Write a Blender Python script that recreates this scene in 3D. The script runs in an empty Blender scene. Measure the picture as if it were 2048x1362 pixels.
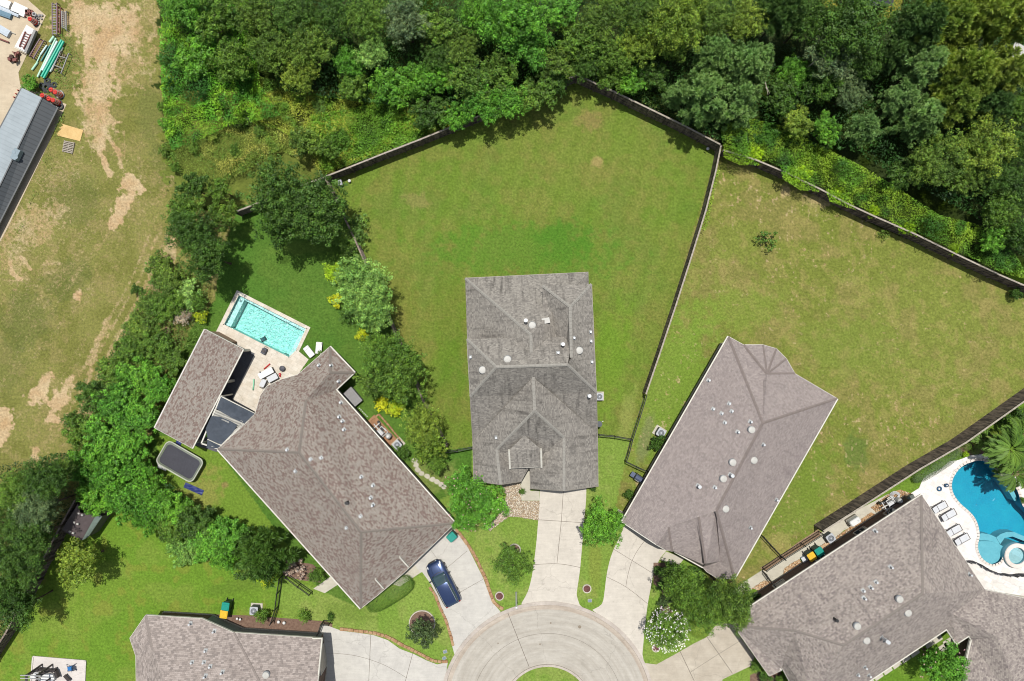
import bpy, math, random
import numpy as np
from mathutils import Vector, Matrix
from mathutils.geometry import tessellate_polygon, intersect_ray_tri
random.seed(7)
SC = bpy.context.scene
COL = SC.collection
H = 68.0
# ------------------------------------------------------------------ camera, sky, sun, exposure
cd = bpy.data.cameras.new('camera'); cam = bpy.data.objects.new('camera', cd); COL.objects.link(cam)
cam.location = (0, 0, H); cam.rotation_euler = (0, 0, 0)
cd.sensor_width = 36; cd.lens = 36 * H / 102.4; cd.clip_end = 3000
SC.camera = cam
wd = bpy.data.worlds.new("World"); SC.world = wd; wd.use_nodes = True
wn = wd.node_tree
SUN_D = Vector((0.02, -0.265, -1.0)).normalized()
sky = wn.nodes.new('ShaderNodeTexSky'); sky.sky_type = 'NISHITA'; sky.sun_disc = False
sky.sun_elevation = math.asin(-SUN_D.z); sky.sun_rotation = math.atan2(-SUN_D.x, -SUN_D.y)
bg = wn.nodes['Background']; bg.inputs[1].default_value = 0.125
hs = wn.nodes.new('ShaderNodeHueSaturation'); hs.inputs['Saturation'].default_value = 0.55
wn.links.new(sky.outputs[0], hs.inputs['Color']); wn.links.new(hs.outputs[0], bg.inputs[0])
sl = bpy.data.lights.new('sun', 'SUN'); sl.energy = 4.7; sl.angle = math.radians(0.53); sl.color = (1, 0.965, 0.91)
so = bpy.data.objects.new('sun', sl); COL.objects.link(so)
so.rotation_euler = SUN_D.to_track_quat('-Z', 'Y').to_euler()
SC.view_settings.view_transform = 'Standard'; SC.view_settings.look = 'None'
SC.view_settings.exposure = 0.2; SC.view_settings.gamma = 1.0
try:
    SC.cycles.max_bounces = 6; SC.cycles.diffuse_bounces = 3; SC.cycles.transparent_max_bounces = 8
    SC.cycles.filter_width = 1.05; SC.cycles.caustics_reflective = False; SC.cycles.caustics_refractive = False
except Exception: pass

# ------------------------------------------------------------------ measuring frames (full photo pixels)
FR = {'A': (0, 0, 2.962), 'B': (500, 0, 2.962), 'C': (1000, 0, 2.962), 'D': (1500, 0, 2.962), 'E': (0, 440, 2.962),
      'F': (400, 440, 2.962), '1': (900, 500, 3.783), '2': (1200, 640, 2.962), '3': (1600, 740, 3.096),
      '4': (0, 900, 2.948), '5': (400, 880, 2.825), '6': (800, 860, 2.713), '7': (1180, 960, 3.389),
      '8': (1560, 960, 3.387), 'P': (420, 560, 4.538), 'Q': (670, 760, 6.81), 'Y': (0, 0, 8.51), 'X': (20, 130, 7.17),
      'S': (0, 1290, 10.24), 'K': (420, 1190, 7.314), 'T': (300, 780, 6.19), 'N': (1840, 800, 8.514), 'J': (1500, 1050, 9.08),
      'U': (1700, 940, 7.314), 'L': (1200, 840, 9.73), '0': (0, 0, 1.0)}
def fr(k, x, y):
    a = FR[k]; return (a[0] + x / a[2], a[1] + y / a[2])
def frs(k, pts): return [fr(k, x, y) for x, y in pts]
def W(px, py, z=0.0):
    s = (H - z) / H / 20.0
    return Vector(((px - 1024) * s, (681 - py) * s, z))
def WF(k, x, y, z=0.0): return W(*fr(k, x, y), z)

# ------------------------------------------------------------------ colour + materials
K0 = 1.62
def lin(c): return tuple(((v / 255) / 12.92 if v / 255 <= 0.04045 else ((v / 255 + 0.055) / 1.055) ** 2.4) for v in c)
def C(r, g, b, k=None):      # the sunlit look of a surface in the photo -> its albedo
    k = k or K0
    return tuple(min(0.85, v / k) for v in lin((r, g, b)))
MATS = {}
class NT:
    def __init__(s, name):
        s.m = bpy.data.materials.new(name); s.m.use_nodes = True; s.t = s.m.node_tree
        s.b = s.t.nodes['Principled BSDF']
    def n(s, t, **kw):
        x = s.t.nodes.new(t)
        for k, v in kw.items(): setattr(x, k, v)
        return x
    def l(s, a, b): s.t.links.new(a, b)
    def math(s, op, a, b=None, c=None):
        x = s.n('ShaderNodeMath', operation=op)
        for i, v in enumerate((a, b, c)):
            if v is None: continue
            if isinstance(v, (int, float)): x.inputs[i].default_value = v
            else: s.l(v, x.inputs[i])
        return x.outputs[0]
    def mix(s, f, a, b, blend='MIX'):
        x = s.n('ShaderNodeMix', data_type='RGBA', blend_type=blend)
        for i, v in ((0, f), (6, a), (7, b)):
            if isinstance(v, (int, float)): x.inputs[i].default_value = v
            elif isinstance(v, tuple): x.inputs[i].default_value = (*v[:3], 1)
            else: s.l(v, x.inputs[i])
        return x.outputs[2]
    def noise(s, vec, scale, detail=3, rough=0.55):
        x = s.n('ShaderNodeTexNoise'); x.inputs['Scale'].default_value = scale; x.inputs['Detail'].default_value = detail
        x.inputs['Roughness'].default_value = rough
        if vec is not None: s.l(vec, x.inputs['Vector'])
        return x.outputs['Fac']
    def ramp(s, f, stops, interp='LINEAR'):
        x = s.n('ShaderNodeValToRGB'); x.color_ramp.interpolation = interp
        e = x.color_ramp.elements
        while len(e) < len(stops): e.new(0.5)
        for el, (p, c) in zip(e, stops):
            el.position = p; el.color = (c, c, c, 1) if isinstance(c, (int, float)) else (*c[:3], 1)
        s.l(f, x.inputs[0]); return x.outputs[0]
    def bump(s, h, st=0.3, dist=0.05):
        x = s.n('ShaderNodeBump'); x.inputs['Strength'].default_value = st; x.inputs['Distance'].default_value = dist
        s.l(h, x.inputs['Height']); s.l(x.outputs[0], s.b.inputs['Normal'])
def pm(name, c, c2=None, scale=3.0, rough=0.7, metal=0.0, bump=0.0, spec=0.4, fine=None, coat=0.0, rnd=0.0):
    """two-tone noisy procedural paint / stone / cloth"""
    if name in MATS: return MATS[name]
    q = NT(name)
    c2 = c2 or tuple(v * 0.82 for v in c)
    tc = q.n('ShaderNodeTexCoord').outputs['Object']
    f = q.ramp(q.noise(tc, scale, 5, 0.6), [(0.32, 0.0), (0.68, 1.0)])
    col = q.mix(f, c, c2)
    g = q.noise(tc, fine or scale * 9, 3, 0.7)
    col = q.mix(0.35, col, q.ramp(g, [(0.3, 0.55), (0.7, 1.35)]), 'MULTIPLY')
    if rnd:
        oi = q.n('ShaderNodeObjectInfo').outputs['Random']
        col = q.mix(1.0, col, q.ramp(oi, [(0, 1 - rnd), (1, 1.0)]), 'MULTIPLY')
    q.l(col, q.b.inputs['Base Color'])
    q.b.inputs['Roughness'].default_value = rough; q.b.inputs['Metallic'].default_value = metal
    q.b.inputs['Specular IOR Level'].default_value = spec; q.b.inputs['Coat Weight'].default_value = coat
    if bump: q.bump(g, bump, 0.03)
    MATS[name] = q.m; return q.m

def shingle_mat(name, stops, stain, stain_amt, w=0.2, h=0.145, streak=0.0, blotch=0.0):
    q = NT(name)
    uv = q.n('ShaderNodeUVMap').outputs[0]
    sx = q.n('ShaderNodeSeparateXYZ'); q.l(uv, sx.inputs[0])
    row = q.math('FLOOR', q.math('DIVIDE', sx.outputs[1], h))
    wn_ = q.n('ShaderNodeTexWhiteNoise', noise_dimensions='1D'); q.l(row, wn_.inputs['W'])
    cell = q.math('FLOOR', q.math('ADD', q.math('DIVIDE', sx.outputs[0], w), q.math('MULTIPLY', wn_.outputs[0], 7.3)))
    cb = q.n('ShaderNodeCombineXYZ'); q.l(cell, cb.inputs[0]); q.l(row, cb.inputs[1])
    w2 = q.n('ShaderNodeTexWhiteNoise', noise_dimensions='2D'); q.l(cb.outputs[0], w2.inputs['Vector'])
    f = w2.outputs['Value']
    if blotch:
        mpb = q.n('ShaderNodeMapping'); mpb.inputs['Scale'].default_value = (.55, 1.5, 1); q.l(uv, mpb.inputs['Vector'])
        nb = q.noise(mpb.outputs[0], blotch, 5, 0.7)
        f = q.math('ADD', q.math('MULTIPLY', f, 0.58), q.math('MULTIPLY', q.ramp(nb, [(0.3, 0.0), (0.7, 1.0)]), 0.42))
    col = q.ramp(f, stops, 'LINEAR')
    mp = q.n('ShaderNodeMapping'); mp.inputs['Scale'].default_value = (2.6, 0.35, 1); q.l(uv, mp.inputs['Vector'])
    st = q.ramp(q.noise(mp.outputs[0], 0.75, 5, 0.7), [(0.5, 0.0), (0.72, 1.0)])
    geo = q.n('ShaderNodeNewGeometry').outputs['Position']
    big = q.ramp(q.noise(geo, 0.22, 3), [(0.42 - .2 * streak, 0.0), (0.62 - .1 * streak, 1.0)])
    col = q.mix(q.math('MULTIPLY', q.math('MULTIPLY', st, big), stain_amt), col, stain)
    fine = q.noise(uv, 9, 3, 0.8)
    col = q.mix(0.6, col, q.ramp(fine, [(0.3, 0.62), (0.7, 1.3)]), 'MULTIPLY')
    mot = q.noise(geo, 0.9, 4, 0.6)
    col = q.mix(0.5, col, q.ramp(mot, [(0.3, 0.88), (0.7, 1.08)]), 'MULTIPLY')
    frac = q.math('FRACT', q.math('DIVIDE', sx.outputs[1], h))
    edge = q.ramp(frac, [(0.0, 0.6), (0.22, 1.0)])
    col = q.mix(0.6, col, edge, 'MULTIPLY')
    q.l(col, q.b.inputs['Base Color']); q.b.inputs['Roughness'].default_value = 0.92
    q.b.inputs['Specular IOR Level'].default_value = 0.15
    q.bump(q.math('ADD', q.math('MULTIPLY', frac, -0.6), w2.outputs['Value']), 0.5, 0.02)
    return q.m

# ------------------------------------------------------------------ mesh builder
class MB:
    def __init__(s): s.v = []; s.f = []; s.mi = []; s.m = 0
    def add(s, vs, fs):
        o = len(s.v); s.v += [tuple(v) for v in vs]; s.f += [tuple(i + o for i in f) for f in fs]; s.mi += [s.m] * len(fs)
        return s
    def box(s, c, d, rz=0.0, taper=1.0, ry=0.0):
        x, y, z = d[0] / 2, d[1] / 2, d[2] / 2
        M = Matrix.Translation(Vector(c)) @ Matrix.Rotation(rz, 4, 'Z') @ Matrix.Rotation(ry, 4, 'Y')
        vs = [M @ Vector((a * x * (taper if c_ < 0 else 1), b * y * (taper if c_ < 0 else 1), c_ * z)) for c_ in (-1, 1) for a, b in ((-1, -1), (1, -1), (1, 1), (-1, 1))]
        return s.add(vs, [(3, 2, 1, 0), (4, 5, 6, 7), (0, 1, 5, 4), (1, 2, 6, 5), (2, 3, 7, 6), (3, 0, 4, 7)])
    def rbox(s, c, d, rz=0.0, r=0.05, taper=1.0):
        """box with rounded vertical corners and a chamfered top"""
        pts = rrect(d[0], d[1], r); M = Matrix.Translation(Vector(c)) @ Matrix.Rotation(rz, 4, 'Z'); n = len(pts)
        vs = []
        ch = min(r * 0.5, d[2] * 0.3)
        for zz, k in ((-d[2] / 2, taper), (d[2] / 2 - ch, 1), (d[2] / 2, 1 - 2 * ch / max(d[0], d[1]))):
            vs += [M @ Vector((x * k, y * k, zz)) for x, y in pts]
        fs = [tuple(range(n))[::-1], tuple(range(2 * n, 3 * n))]
        for j in (0, 1):
            fs += [(j * n + i, j * n + (i + 1) % n, (j + 1) * n + (i + 1) % n, (j + 1) * n + i) for i in range(n)]
        return s.add(vs, fs)
    def prism(s, pts, z0, z1):
        n = len(pts); vs = [(p[0], p[1], z0) for p in pts] + [(p[0], p[1], z1) for p in pts]
        tri = tessellate_polygon([[Vector((p[0], p[1], 0)) for p in pts]])
        fs = [tuple(t) for t in tri] + [tuple(i + n for i in t) for t in tri]
        fs += [(i, (i + 1) % n, n + (i + 1) % n, n + i) for i in range(n)]
        return s.add(vs, fs)
    def cyl(s, x, y, z0, z1, r1, r2=None, n=14, cap=True):
        r2 = r1 if r2 is None else r2
        a = [2 * math.pi * i / n for i in range(n)]
        vs = [(x + r1 * math.cos(t), y + r1 * math.sin(t), z0) for t in a] + [(x + r2 * math.cos(t), y + r2 * math.sin(t), z1) for t in a]
        fs = [(i, (i + 1) % n, n + (i + 1) % n, n + i) for i in range(n)]
        if cap: fs += [tuple(range(n))[::-1], tuple(range(n, 2 * n))]
        return s.add(vs, fs)
    def lathe(s, x, y, prof, n=20):
        vs = []; fs = []
        for r, z in prof: vs += [(x + r * math.cos(2 * math.pi * i / n), y + r * math.sin(2 * math.pi * i / n), z) for i in range(n)]
        for j in range(len(prof) - 1): fs += [(j * n + i, j * n + (i + 1) % n, (j + 1) * n + (i + 1) % n, (j + 1) * n + i) for i in range(n)]
        if prof[-1][0] > 1e-4: fs.append(tuple(range((len(prof) - 1) * n, len(prof) * n)))
        return s.add(vs, fs)
    def tube(s, pts, r, n=6, closed=False, r2=None):
        P = [Vector(p) for p in pts]; m = len(P); vs = []; fs = []
        for i, p in enumerate(P):
            a = P[(i - 1) % m] if (closed or i) else p; b = P[(i + 1) % m] if (closed or i < m - 1) else p
            d = (b - a); d = d.normalized() if d.length > 1e-9 else Vector((0, 0, 1))
            u = d.cross(Vector((0, 0, 1)))
            if u.length < 1e-3: u = Vector((1, 0, 0))
            u.normalize(); w = u.cross(d)
            rr = r if r2 is None else r + (r2 - r) * i / max(1, m - 1)
            vs += [p + (u * math.cos(2 * math.pi * k / n) + w * math.sin(2 * math.pi * k / n)) * rr for k in range(n)]
        for i in range(m if closed else m - 1):
            j = (i + 1) % m
            fs += [(i * n + k, i * n + (k + 1) % n, j * n + (k + 1) % n, j * n + k) for k in range(n)]
        if not closed: fs += [tuple(range(n))[::-1], tuple(range((m - 1) * n, m * n))]
        return s.add(vs, fs)
    def beam(s, a, b, w, h):
        """rectangular bar between two points, w wide (level), h high"""
        a, b = Vector(a), Vector(b); d = (b - a).normalized(); u = d.cross(Vector((0, 0, 1)))
        if u.length < 1e-3: u = Vector((1, 0, 0))
        u = u.normalized() * w / 2; t = u.cross(d).normalized() * h / 2
        vs = [p + i * u + j * t for p in (a, b) for i, j in ((-1, -1), (1, -1), (1, 1), (-1, 1))]
        return s.add(vs, [(0, 1, 2, 3), (7, 6, 5, 4), (0, 4, 5, 1), (1, 5, 6, 2), (2, 6, 7, 3), (3, 7, 4, 0)])
    def build(s, name, mat, parent=None, smooth=False, loc=None):
        o0 = Vector(parent['_o']) if parent is not None and '_o' in parent else Vector((0, 0, 0))
        if loc is not None: o0 = Vector(loc)
        me = bpy.data.meshes.new(name)
        me.from_pydata([(v[0] - o0.x, v[1] - o0.y, v[2] - o0.z) for v in s.v], [], s.f)
        ms = mat if isinstance(mat, (list, tuple)) else [mat]
        for m in ms: me.materials.append(m)
        if len(ms) > 1: me.polygons.foreach_set('material_index', s.mi)
        if smooth: me.polygons.foreach_set('use_smooth', [True] * len(me.polygons))
        ob = bpy.data.objects.new(name, me); COL.objects.link(ob)
        if parent is not None:
            ob.parent = parent
            if '_o' in parent: ob['_o'] = parent['_o']
        elif loc is not None: ob.location = loc
        return ob
def rrect(w, d, r, k=4):
    r = min(r, w / 2 - 1e-3, d / 2 - 1e-3); out = []
    for cx, cy, a0 in ((w / 2 - r, d / 2 - r, 0), (-w / 2 + r, d / 2 - r, 90), (-w / 2 + r, -d / 2 + r, 180), (w / 2 - r, -d / 2 + r, 270)):
        out += [(cx + r * math.cos(math.radians(a0 + 90 * i / k)), cy + r * math.sin(math.radians(a0 + 90 * i / k))) for i in range(k + 1)]
    return out
def thing(name, label, cat, loc=(0, 0, 0), group=None, rz=0.0, world=False):
    """Empty at a thing's base. world=True: parts are given in world coordinates."""
    o = bpy.data.objects.new(name, None); COL.objects.link(o); o.empty_display_size = 0.2
    o.location = loc; o.rotation_euler = (0, 0, rz); o['label'] = label; o['category'] = cat
    if group: o['group'] = group
    if world: o['_o'] = tuple(loc)
    return o
def tag(o, label, cat, group=None):
    o['label'] = label; o['category'] = cat
    if group: o['group'] = group
    return o
def struct(o, kind='structure'): o['kind'] = kind; return o
def copy_tree(o, parent=None):
    c = o.copy(); COL.objects.link(c)
    if parent is not None: c.parent = parent
    for ch in list(o.children): copy_tree(ch, c)
    return c
def put(proto, used, loc, rz, label, group=None, scale=None):
    o = proto if not used else copy_tree(proto)
    o.location = loc; o.rotation_euler = (0, 0, rz); o['label'] = label
    if group: o['group'] = group
    if scale: o.scale = scale if isinstance(scale, tuple) else (scale,) * 3
    return o
def sheet(name, loops, z, mat, kind='structure', parent=None, vmat=None, drop=0.0):
    """flat sheet from px loops (first outer, the rest holes); drop gives it a downturned edge"""
    L = [[W(p[0], p[1], 0) for p in lp] for lp in loops]
    tri = tessellate_polygon(L); vs = [v for lp in L for v in lp]
    mb = MB(); mb.add([(v.x, v.y, z) for v in vs], [tuple(t) for t in tri])
    if drop:
        for lp in L:
            n = len(lp); o = len(mb.v)
            mb.add([(v.x, v.y, z) for v in lp] + [(v.x, v.y, z - drop) for v in lp], [(i, (i + 1) % n, n + (i + 1) % n, n + i) for i in range(n)])
    ob = mb.build(name, mat, parent)
    # face normals up
    me = ob.data
    for p in me.polygons:
        if abs(p.normal.z) > 0.5 and p.normal.z < 0: p.flip()
    if kind: ob['kind'] = kind
    return ob
def smooth_loop(pts, k=4, closed=True):
    """Catmull-Rom through px points"""
    n = len(pts); out = []
    for i in range(n if closed else n - 1):
        g = lambda j: pts[j % n] if closed else pts[max(0, min(n - 1, j))]
        p0, p1, p2, p3 = g(i - 1), g(i), g(i + 1), g(i + 2)
        for t in [q / k for q in range(k)]:
            out.append(tuple(0.5 * (2 * p1[d] + (p2[d] - p0[d]) * t + (2 * p0[d] - 5 * p1[d] + 4 * p2[d] - p3[d]) * t * t + (3 * p1[d] - p0[d] - 3 * p2[d] + p3[d]) * t ** 3) for d in (0, 1)))
    if not closed: out.append(pts[-1])
    return out
# ------------------------------------------------------------------ numpy noise
_rng = np.random.RandomState(11)
_lat = _rng.rand(256, 256)
def vnoise(x, y, sc, seed=0):
    x = x * sc + seed * 17.31 + 500; y = y * sc + seed * 9.7 + 500
    xi = np.floor(x).astype(int); yi = np.floor(y).astype(int); fx = x - xi; fy = y - yi
    fx = fx * fx * (3 - 2 * fx); fy = fy * fy * (3 - 2 * fy)
    g = lambda a, b: _lat[a % 256, b % 256]
    return (g(xi, yi) * (1 - fx) + g(xi + 1, yi) * fx) * (1 - fy) + (g(xi, yi + 1) * (1 - fx) + g(xi + 1, yi + 1) * fx) * fy
def fbm(x, y, sc, oct=4, seed=0, rough=0.55):
    s = 0; a = 1; t = 0
    for i in range(oct):
        s = s + a * vnoise(x, y, sc * 2 ** i, seed + i * 3); t += a; a *= rough
    return s / t
def inpoly(x, y, poly):
    r = np.zeros(x.shape, bool); n = len(poly)
    for i in range(n):
        x1, y1 = poly[i]; x2, y2 = poly[(i + 1) % n]
        if y1 == y2: continue
        c = ((y1 > y) != (y2 > y)) & (x < (x2 - x1) * (y - y1) / (y2 - y1) + x1)
        r ^= c
    return r
# ================================================================== GROUND, LAWNS
POOL1 = frs('P', [(262, 130), (878, 440), (785, 640), (718, 706), (122, 405)])
POOL2 = smooth_loop([(1957, 918.6), (1932.7, 924.8), (1915, 937), (1903.6, 954.8), (1900.4, 972.6), (1905, 990), (1918, 1008), (1936, 1024), (1947, 1037),
         (1953.7, 1053), (1956, 1072.7), (1952.7, 1089), (1955, 1105), (1965, 1121), (1984, 1131), (2002, 1124), (2010, 1108), (2022, 1094), (2040, 1090), (2062, 1092), (2078, 1060), (2066, 1030),
         (2047, 1010), (2036, 979), (2020, 960), (2003.7, 952), (1992, 937), (1976, 922.5)], 3)
Z_FOREST = [(332, -90), (326, 300), (345, 420), (470, 425), (490, 412), (640, 362), (900, 262), (1140, 158), (1152, 150), (1438, 292), (1500, 318), (1750, 452), (2048, 573), (2140, 610), (2140, -90)]
Z_POOLYARD = [(475, 415), (650, 358), (725, 500), (795, 660), (855, 800), (893, 900), (945, 893), (945, 965), (880, 1000), (910, 1046), (721, 1217), (640, 1180), (560, 1150),
              (500, 1120), (420, 1060), (330, 980), (292, 900), (312, 850), (380, 660), (430, 600), (440, 520)]
Z_MID = [(645, 362), (900, 262), (1140, 158), (1152, 150), (1436, 293), (1290, 790), (1260, 877), (1195, 872), (945, 893), (893, 900), (855, 800), (795, 660), (725, 500)]
Z_RIGHT = [(1436, 293), (1500, 318), (1750, 452), (2048, 573), (2140, 610), (2140, 730), (2048, 790), (1640, 1060), (1528, 1140), (1440, 1190), (1400, 1130), (1243, 1044), (1232, 1010), (1250, 925), (1262, 876), (1290, 790)]
Z_SW = [(128, 1062), (200, 1040), (330, 980), (420, 1060), (500, 1120), (560, 1150), (560, 1215), (720, 1240), (900, 1330), (900, 1460), (-90, 1460), (-90, 1400), (0, 1290)]
Z_FRONT = [(945, 893), (1195, 872), (1260, 877), (1250, 925), (1232, 1010), (1243, 1044), (1400, 1130), (1440, 1190), (1520, 1240), (1560, 1460), (640, 1460), (560, 1215), (560, 1150), (640, 1180), (721, 1217), (910, 1046), (880, 1000), (945, 965)]
Z_EAST = [(2140, 730), (2048, 790), (1640, 1060), (1528, 1140), (1440, 1190), (1520, 1240), (1560, 1460), (2140, 1460)]
def make_ground():
    st = 3.0
    xs = np.arange(-90, 2139, st); ys = np.arange(-90, 1453, st)
    gx, gy = np.meshgrid(xs, ys); ny, nx = gx.shape
    X = gx / 20.0; Y = gy / 20.0
    col = np.zeros(gx.shape + (3,))
    A = lambda *c: np.array(C(*c))
    def blend(m, c): col[:] = col * (1 - m[..., None]) + np.asarray(c) * m[..., None]
    def sst(v, a, b): t = np.clip((v - a) / (b - a), 0, 1); return t * t * (3 - 2 * t)
    n1 = fbm(X, Y, 0.12, 5, 1); n2 = fbm(X, Y, 0.5, 4, 2); n3 = fbm(X, Y, 2.2, 3, 3); n4 = fbm(X, Y, 0.9, 4, 4)
    nf = vnoise(X, Y, 6.5, 9)
    # base = worked-over lot: olive grass with bare tan soil
    col[:] = A(132, 132, 70)
    blend(sst(n2, .42, .62) * .8, A(118, 120, 58)); blend(sst(n4, .5, .68) * .6, A(146, 136, 84))
    dirt = np.zeros(gx.shape)
    def ell(cx, cy, rx, ry, ang=0, amp=0.5, rag=0.35):
        a = math.radians(ang); dx = gx - cx; dy = gy - cy
        u = (dx * math.cos(a) + dy * math.sin(a)) / rx; v = (-dx * math.sin(a) + dy * math.cos(a)) / ry
        d = np.sqrt(u * u + v * v) + (n3 - .5) * rag * 2 + (n4 - .5) * rag
        return (1 - sst(d, .55, 1.15)) * amp
    for e in [(200, 40, 95, 60, 10, .85), (210, 90, 60, 70, 0, .95), (260, 60, 55, 60, 0, .6), (195, 170, 45, 90, 0, .8), (205, 250, 30, 90, 8, .75), (250, 120, 70, 70, 0, .55),
              (180, 230, 22, 70, 0, .7), (300, 30, 35, 60, 0, .5), (120, 350, 70, 45, -30, .45), (60, 450, 80, 50, -20, .62), (30, 520, 40, 60, 0, .55), (100, 430, 60, 22, -20, .6),
              (50, 560, 60, 35, 20, .35), (240, 300, 60, 26, 60, .4), (150, 290, 40, 60, 0, .35)]:
        dirt = np.maximum(dirt, ell(*e, rag=.8))
    speck = sst(nf * .5 + vnoise(X, Y, 3.3, 77) * .5, .36, .6)
    m = np.clip(dirt * (0.4 + 0.85 * speck) * 1.1, 0, 1)
    bare = np.maximum(np.clip(dirt, 0, 1) * .95, .13 + .26 * n1 + .10 * (n4 - .5) + (.30 * (fbm((X * .83 + Y * .55) * 3.2, (Y * .83 - X * .55) * .22, 1.0, 3, 61) - .5) + .03) * sst(gy, 380, 480))
    trk = np.zeros(gx.shape)
    def track(pts, w, amp, rag=.6):
        nonlocal trk
        d = np.full(gx.shape, 1e9)
        for (x1, y1), (x2, y2) in zip(pts[:-1], pts[1:]):
            t = np.clip(((gx - x1) * (x2 - x1) + (gy - y1) * (y2 - y1)) / ((x2 - x1) ** 2 + (y2 - y1) ** 2 + 1e-6), 0, 1)
            d = np.minimum(d, np.hypot(gx - x1 - t * (x2 - x1), gy - y1 - t * (y2 - y1)))
        trk = np.maximum(trk, (1 - sst(d / w + (n3 - .5) * rag * 2, .5, 1.2)) * amp)
    track(frs('A', [(560, 300), (600, 430), (560, 560), (620, 720), (590, 900), (650, 1030)]), 8, .85)
    track(frs('A', [(640, 560), (600, 400), (610, 300)]), 6, .6)
    track(frs('A', [(540, 480), (560, 640), (600, 760), (700, 900), (720, 990)]), 6, .7)
    track(frs('A', [(735, 780), (740, 940)]), 3.5, .5); track(frs('A', [(430, 350), (540, 440), (660, 560)]), 5, .5)
    track(frs('E', [(60, 240), (70, 320), (130, 355)]), 6, .75); track(frs('E', [(130, 220), (180, 290)]), 6, .7); track(frs('E', [(0, 80), (60, 110), (150, 130), (180, 60), (340, 20)]), 7, .55)
    track(frs('E', [(250, 320), (330, 300)]), 3.5, .5); track(frs('E', [(200, 385), (300, 410)]), 3, .4); track([(320, 400), (352, 330), (420, 300), (500, 268)], 10, .45)
    for k in range(7):      # wheel ruts beside the hedge
        o = k * 9; track([(150 + o * .6, 850 - k * 4), (200 + o, 740), (300 + o * .8, 560), (360, 440)], 2.6, .62, .9)
    for o in (0, 16, 34, 60): track([(100 + o, 860 + o * .2), (150 + o, 770), (200 + o, 670), (262 + o, 560), (300 + o, 470)], 3, .52, 1.1)
    for o in (0, 14): track([(0, 640 + o), (60, 560 + o), (130, 500 + o), (230, 470 + o), (330, 400 + o)], 3, .25, 1.2)
    track([(160, 830), (190, 700), (215, 640)], 9, .6, 1.0); track([(140, 880), (120, 900)], 6, .3)
    bare = np.maximum(bare, np.clip(trk, 0, 1) * 1.05)
    for e in [(264, 370, 28, 24, 0, 1.0), (250, 405, 18, 42, 35, 1.0), (232, 440, 14, 22, 30, 1), (75, 792, 26, 22, -30, 1.), (92, 765, 14, 30, 25, .8), (118, 800, 22, 42, 30, .9), (104, 838, 20, 14, 0, .9),
              (135, 770, 10, 34, 30, .7), (2, 860, 22, 50, 20, 1.0), (10, 835, 18, 20, 0, .9), (70, 908, 12, 22, 10, .7), (85, 950, 18, 28, 10, .6), (228, 11 + 440, 16, 12, 0, .8), (155, 588, 9, 16, 10, .8), (100, 528, 24, 9, -10, .5)]:
        bare = np.maximum(bare, ell(*e, rag=.6) * 1.12)
    for e in [(300, 230, 30, 80, 0, .5), (150, 400, 60, 60, 0, .5), (130, 560, 60, 40, -30, .6), (50, 640, 60, 70, 0, .6), (20, 730, 40, 60, 0, .4), (330, 330, 30, 40, 0, .4)]:
        blend(ell(*e, rag=.5) * .8, A(92, 104, 52))
    lot = col.copy()
    # forest floor
    zi = np.zeros(gx.shape, int)
    zf = inpoly(gx + ((n3 - .5) * 40 + (n4 - .5) * 60) * (gy < 420), gy, Z_FOREST); zi[zf] = 1
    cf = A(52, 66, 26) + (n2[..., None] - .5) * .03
    cf = np.where((((gx < 700) & (gy > 180)) * sst(n4, .4, .6))[..., None] > .45, A(118, 124, 56), cf)
    # open clearing beside the wood's west end
    cl = inpoly(gx + (n4 - .5) * 90, gy + (n3 - .5) * 50, [(330, 300), (420, 270), (520, 240), (620, 250), (640, 350), (500, 410), (340, 420)])
    cf = np.where(cl[..., None], A(108, 120, 52) * (0.7 + .6 * n3[..., None]) * (0.75 + .45 * n2[..., None]), cf)
    top = inpoly(gx, gy, [(1650, -90), (1640, 8), (1700, 40), (1760, 50), (1800, 20), (1830, -90)])
    cf = np.where(top[..., None], A(150, 146, 62), cf)
    bare[zf] *= .0
    bare[zf & cl] = .12
    def zone(poly, i, base, parts):
        m = inpoly(gx, gy, poly); zi[m] = i; bare[m] = 0
        c = np.tile(A(*base), gx.shape + (1,))
        for f, cc in parts:
            f = np.clip(f, 0, 1)[..., None]; c = c * (1 - f) + A(*cc) * f
        return m, c
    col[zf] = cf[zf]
    tuft = sst(nf * .55 + n3 * .45, .35, .65)
    # middle back lawn
    stripe = 0.5 + 0.5 * np.sin((gx * .95 + gy * .3) * .18)
    m, c = zone(Z_MID, 2, (122, 138, 58), [(sst(n1, .40, .60) * .6, (106, 138, 46)), (sst(n2, .46, .66) * .5, (134, 130, 68)), (sst(fbm(X, Y, .3, 3, 14), .52, .68) * .3, (92, 130, 48)),
                                            (sst(n4, .55, .72) * .35, (140, 134, 72)), (tuft * .38, (84, 108, 34)), (stripe * .09, (152, 160, 86)),
                                            (ell(1180, 240, 30, 22, 0, .55, .6), (150, 128, 84)), (ell(1195, 325, 14, 12, 0, .7, .5), (172, 150, 98)), (ell(830, 400, 30, 18, 0, .5, .7), (150, 136, 86)),
                                            (ell(900, 650, 35, 190, 0, .35, .5), (92, 128, 34)), (ell(1220, 720, 40, 140, 10, .5, .5), (112, 150, 44)), (ell(1050, 500, 200, 60, 0, .6, .7), (84, 132, 40)), (ell(1130, 480, 60, 40, 0, .5, .7), (74, 126, 36)),
                                            (ell(790, 600, 40, 80, 0, .35, .6), (130, 122, 60)), (ell(1255, 830, 16, 60, 10, .5, .5), (150, 158, 84))])
    col[m] = c[m]
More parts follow.
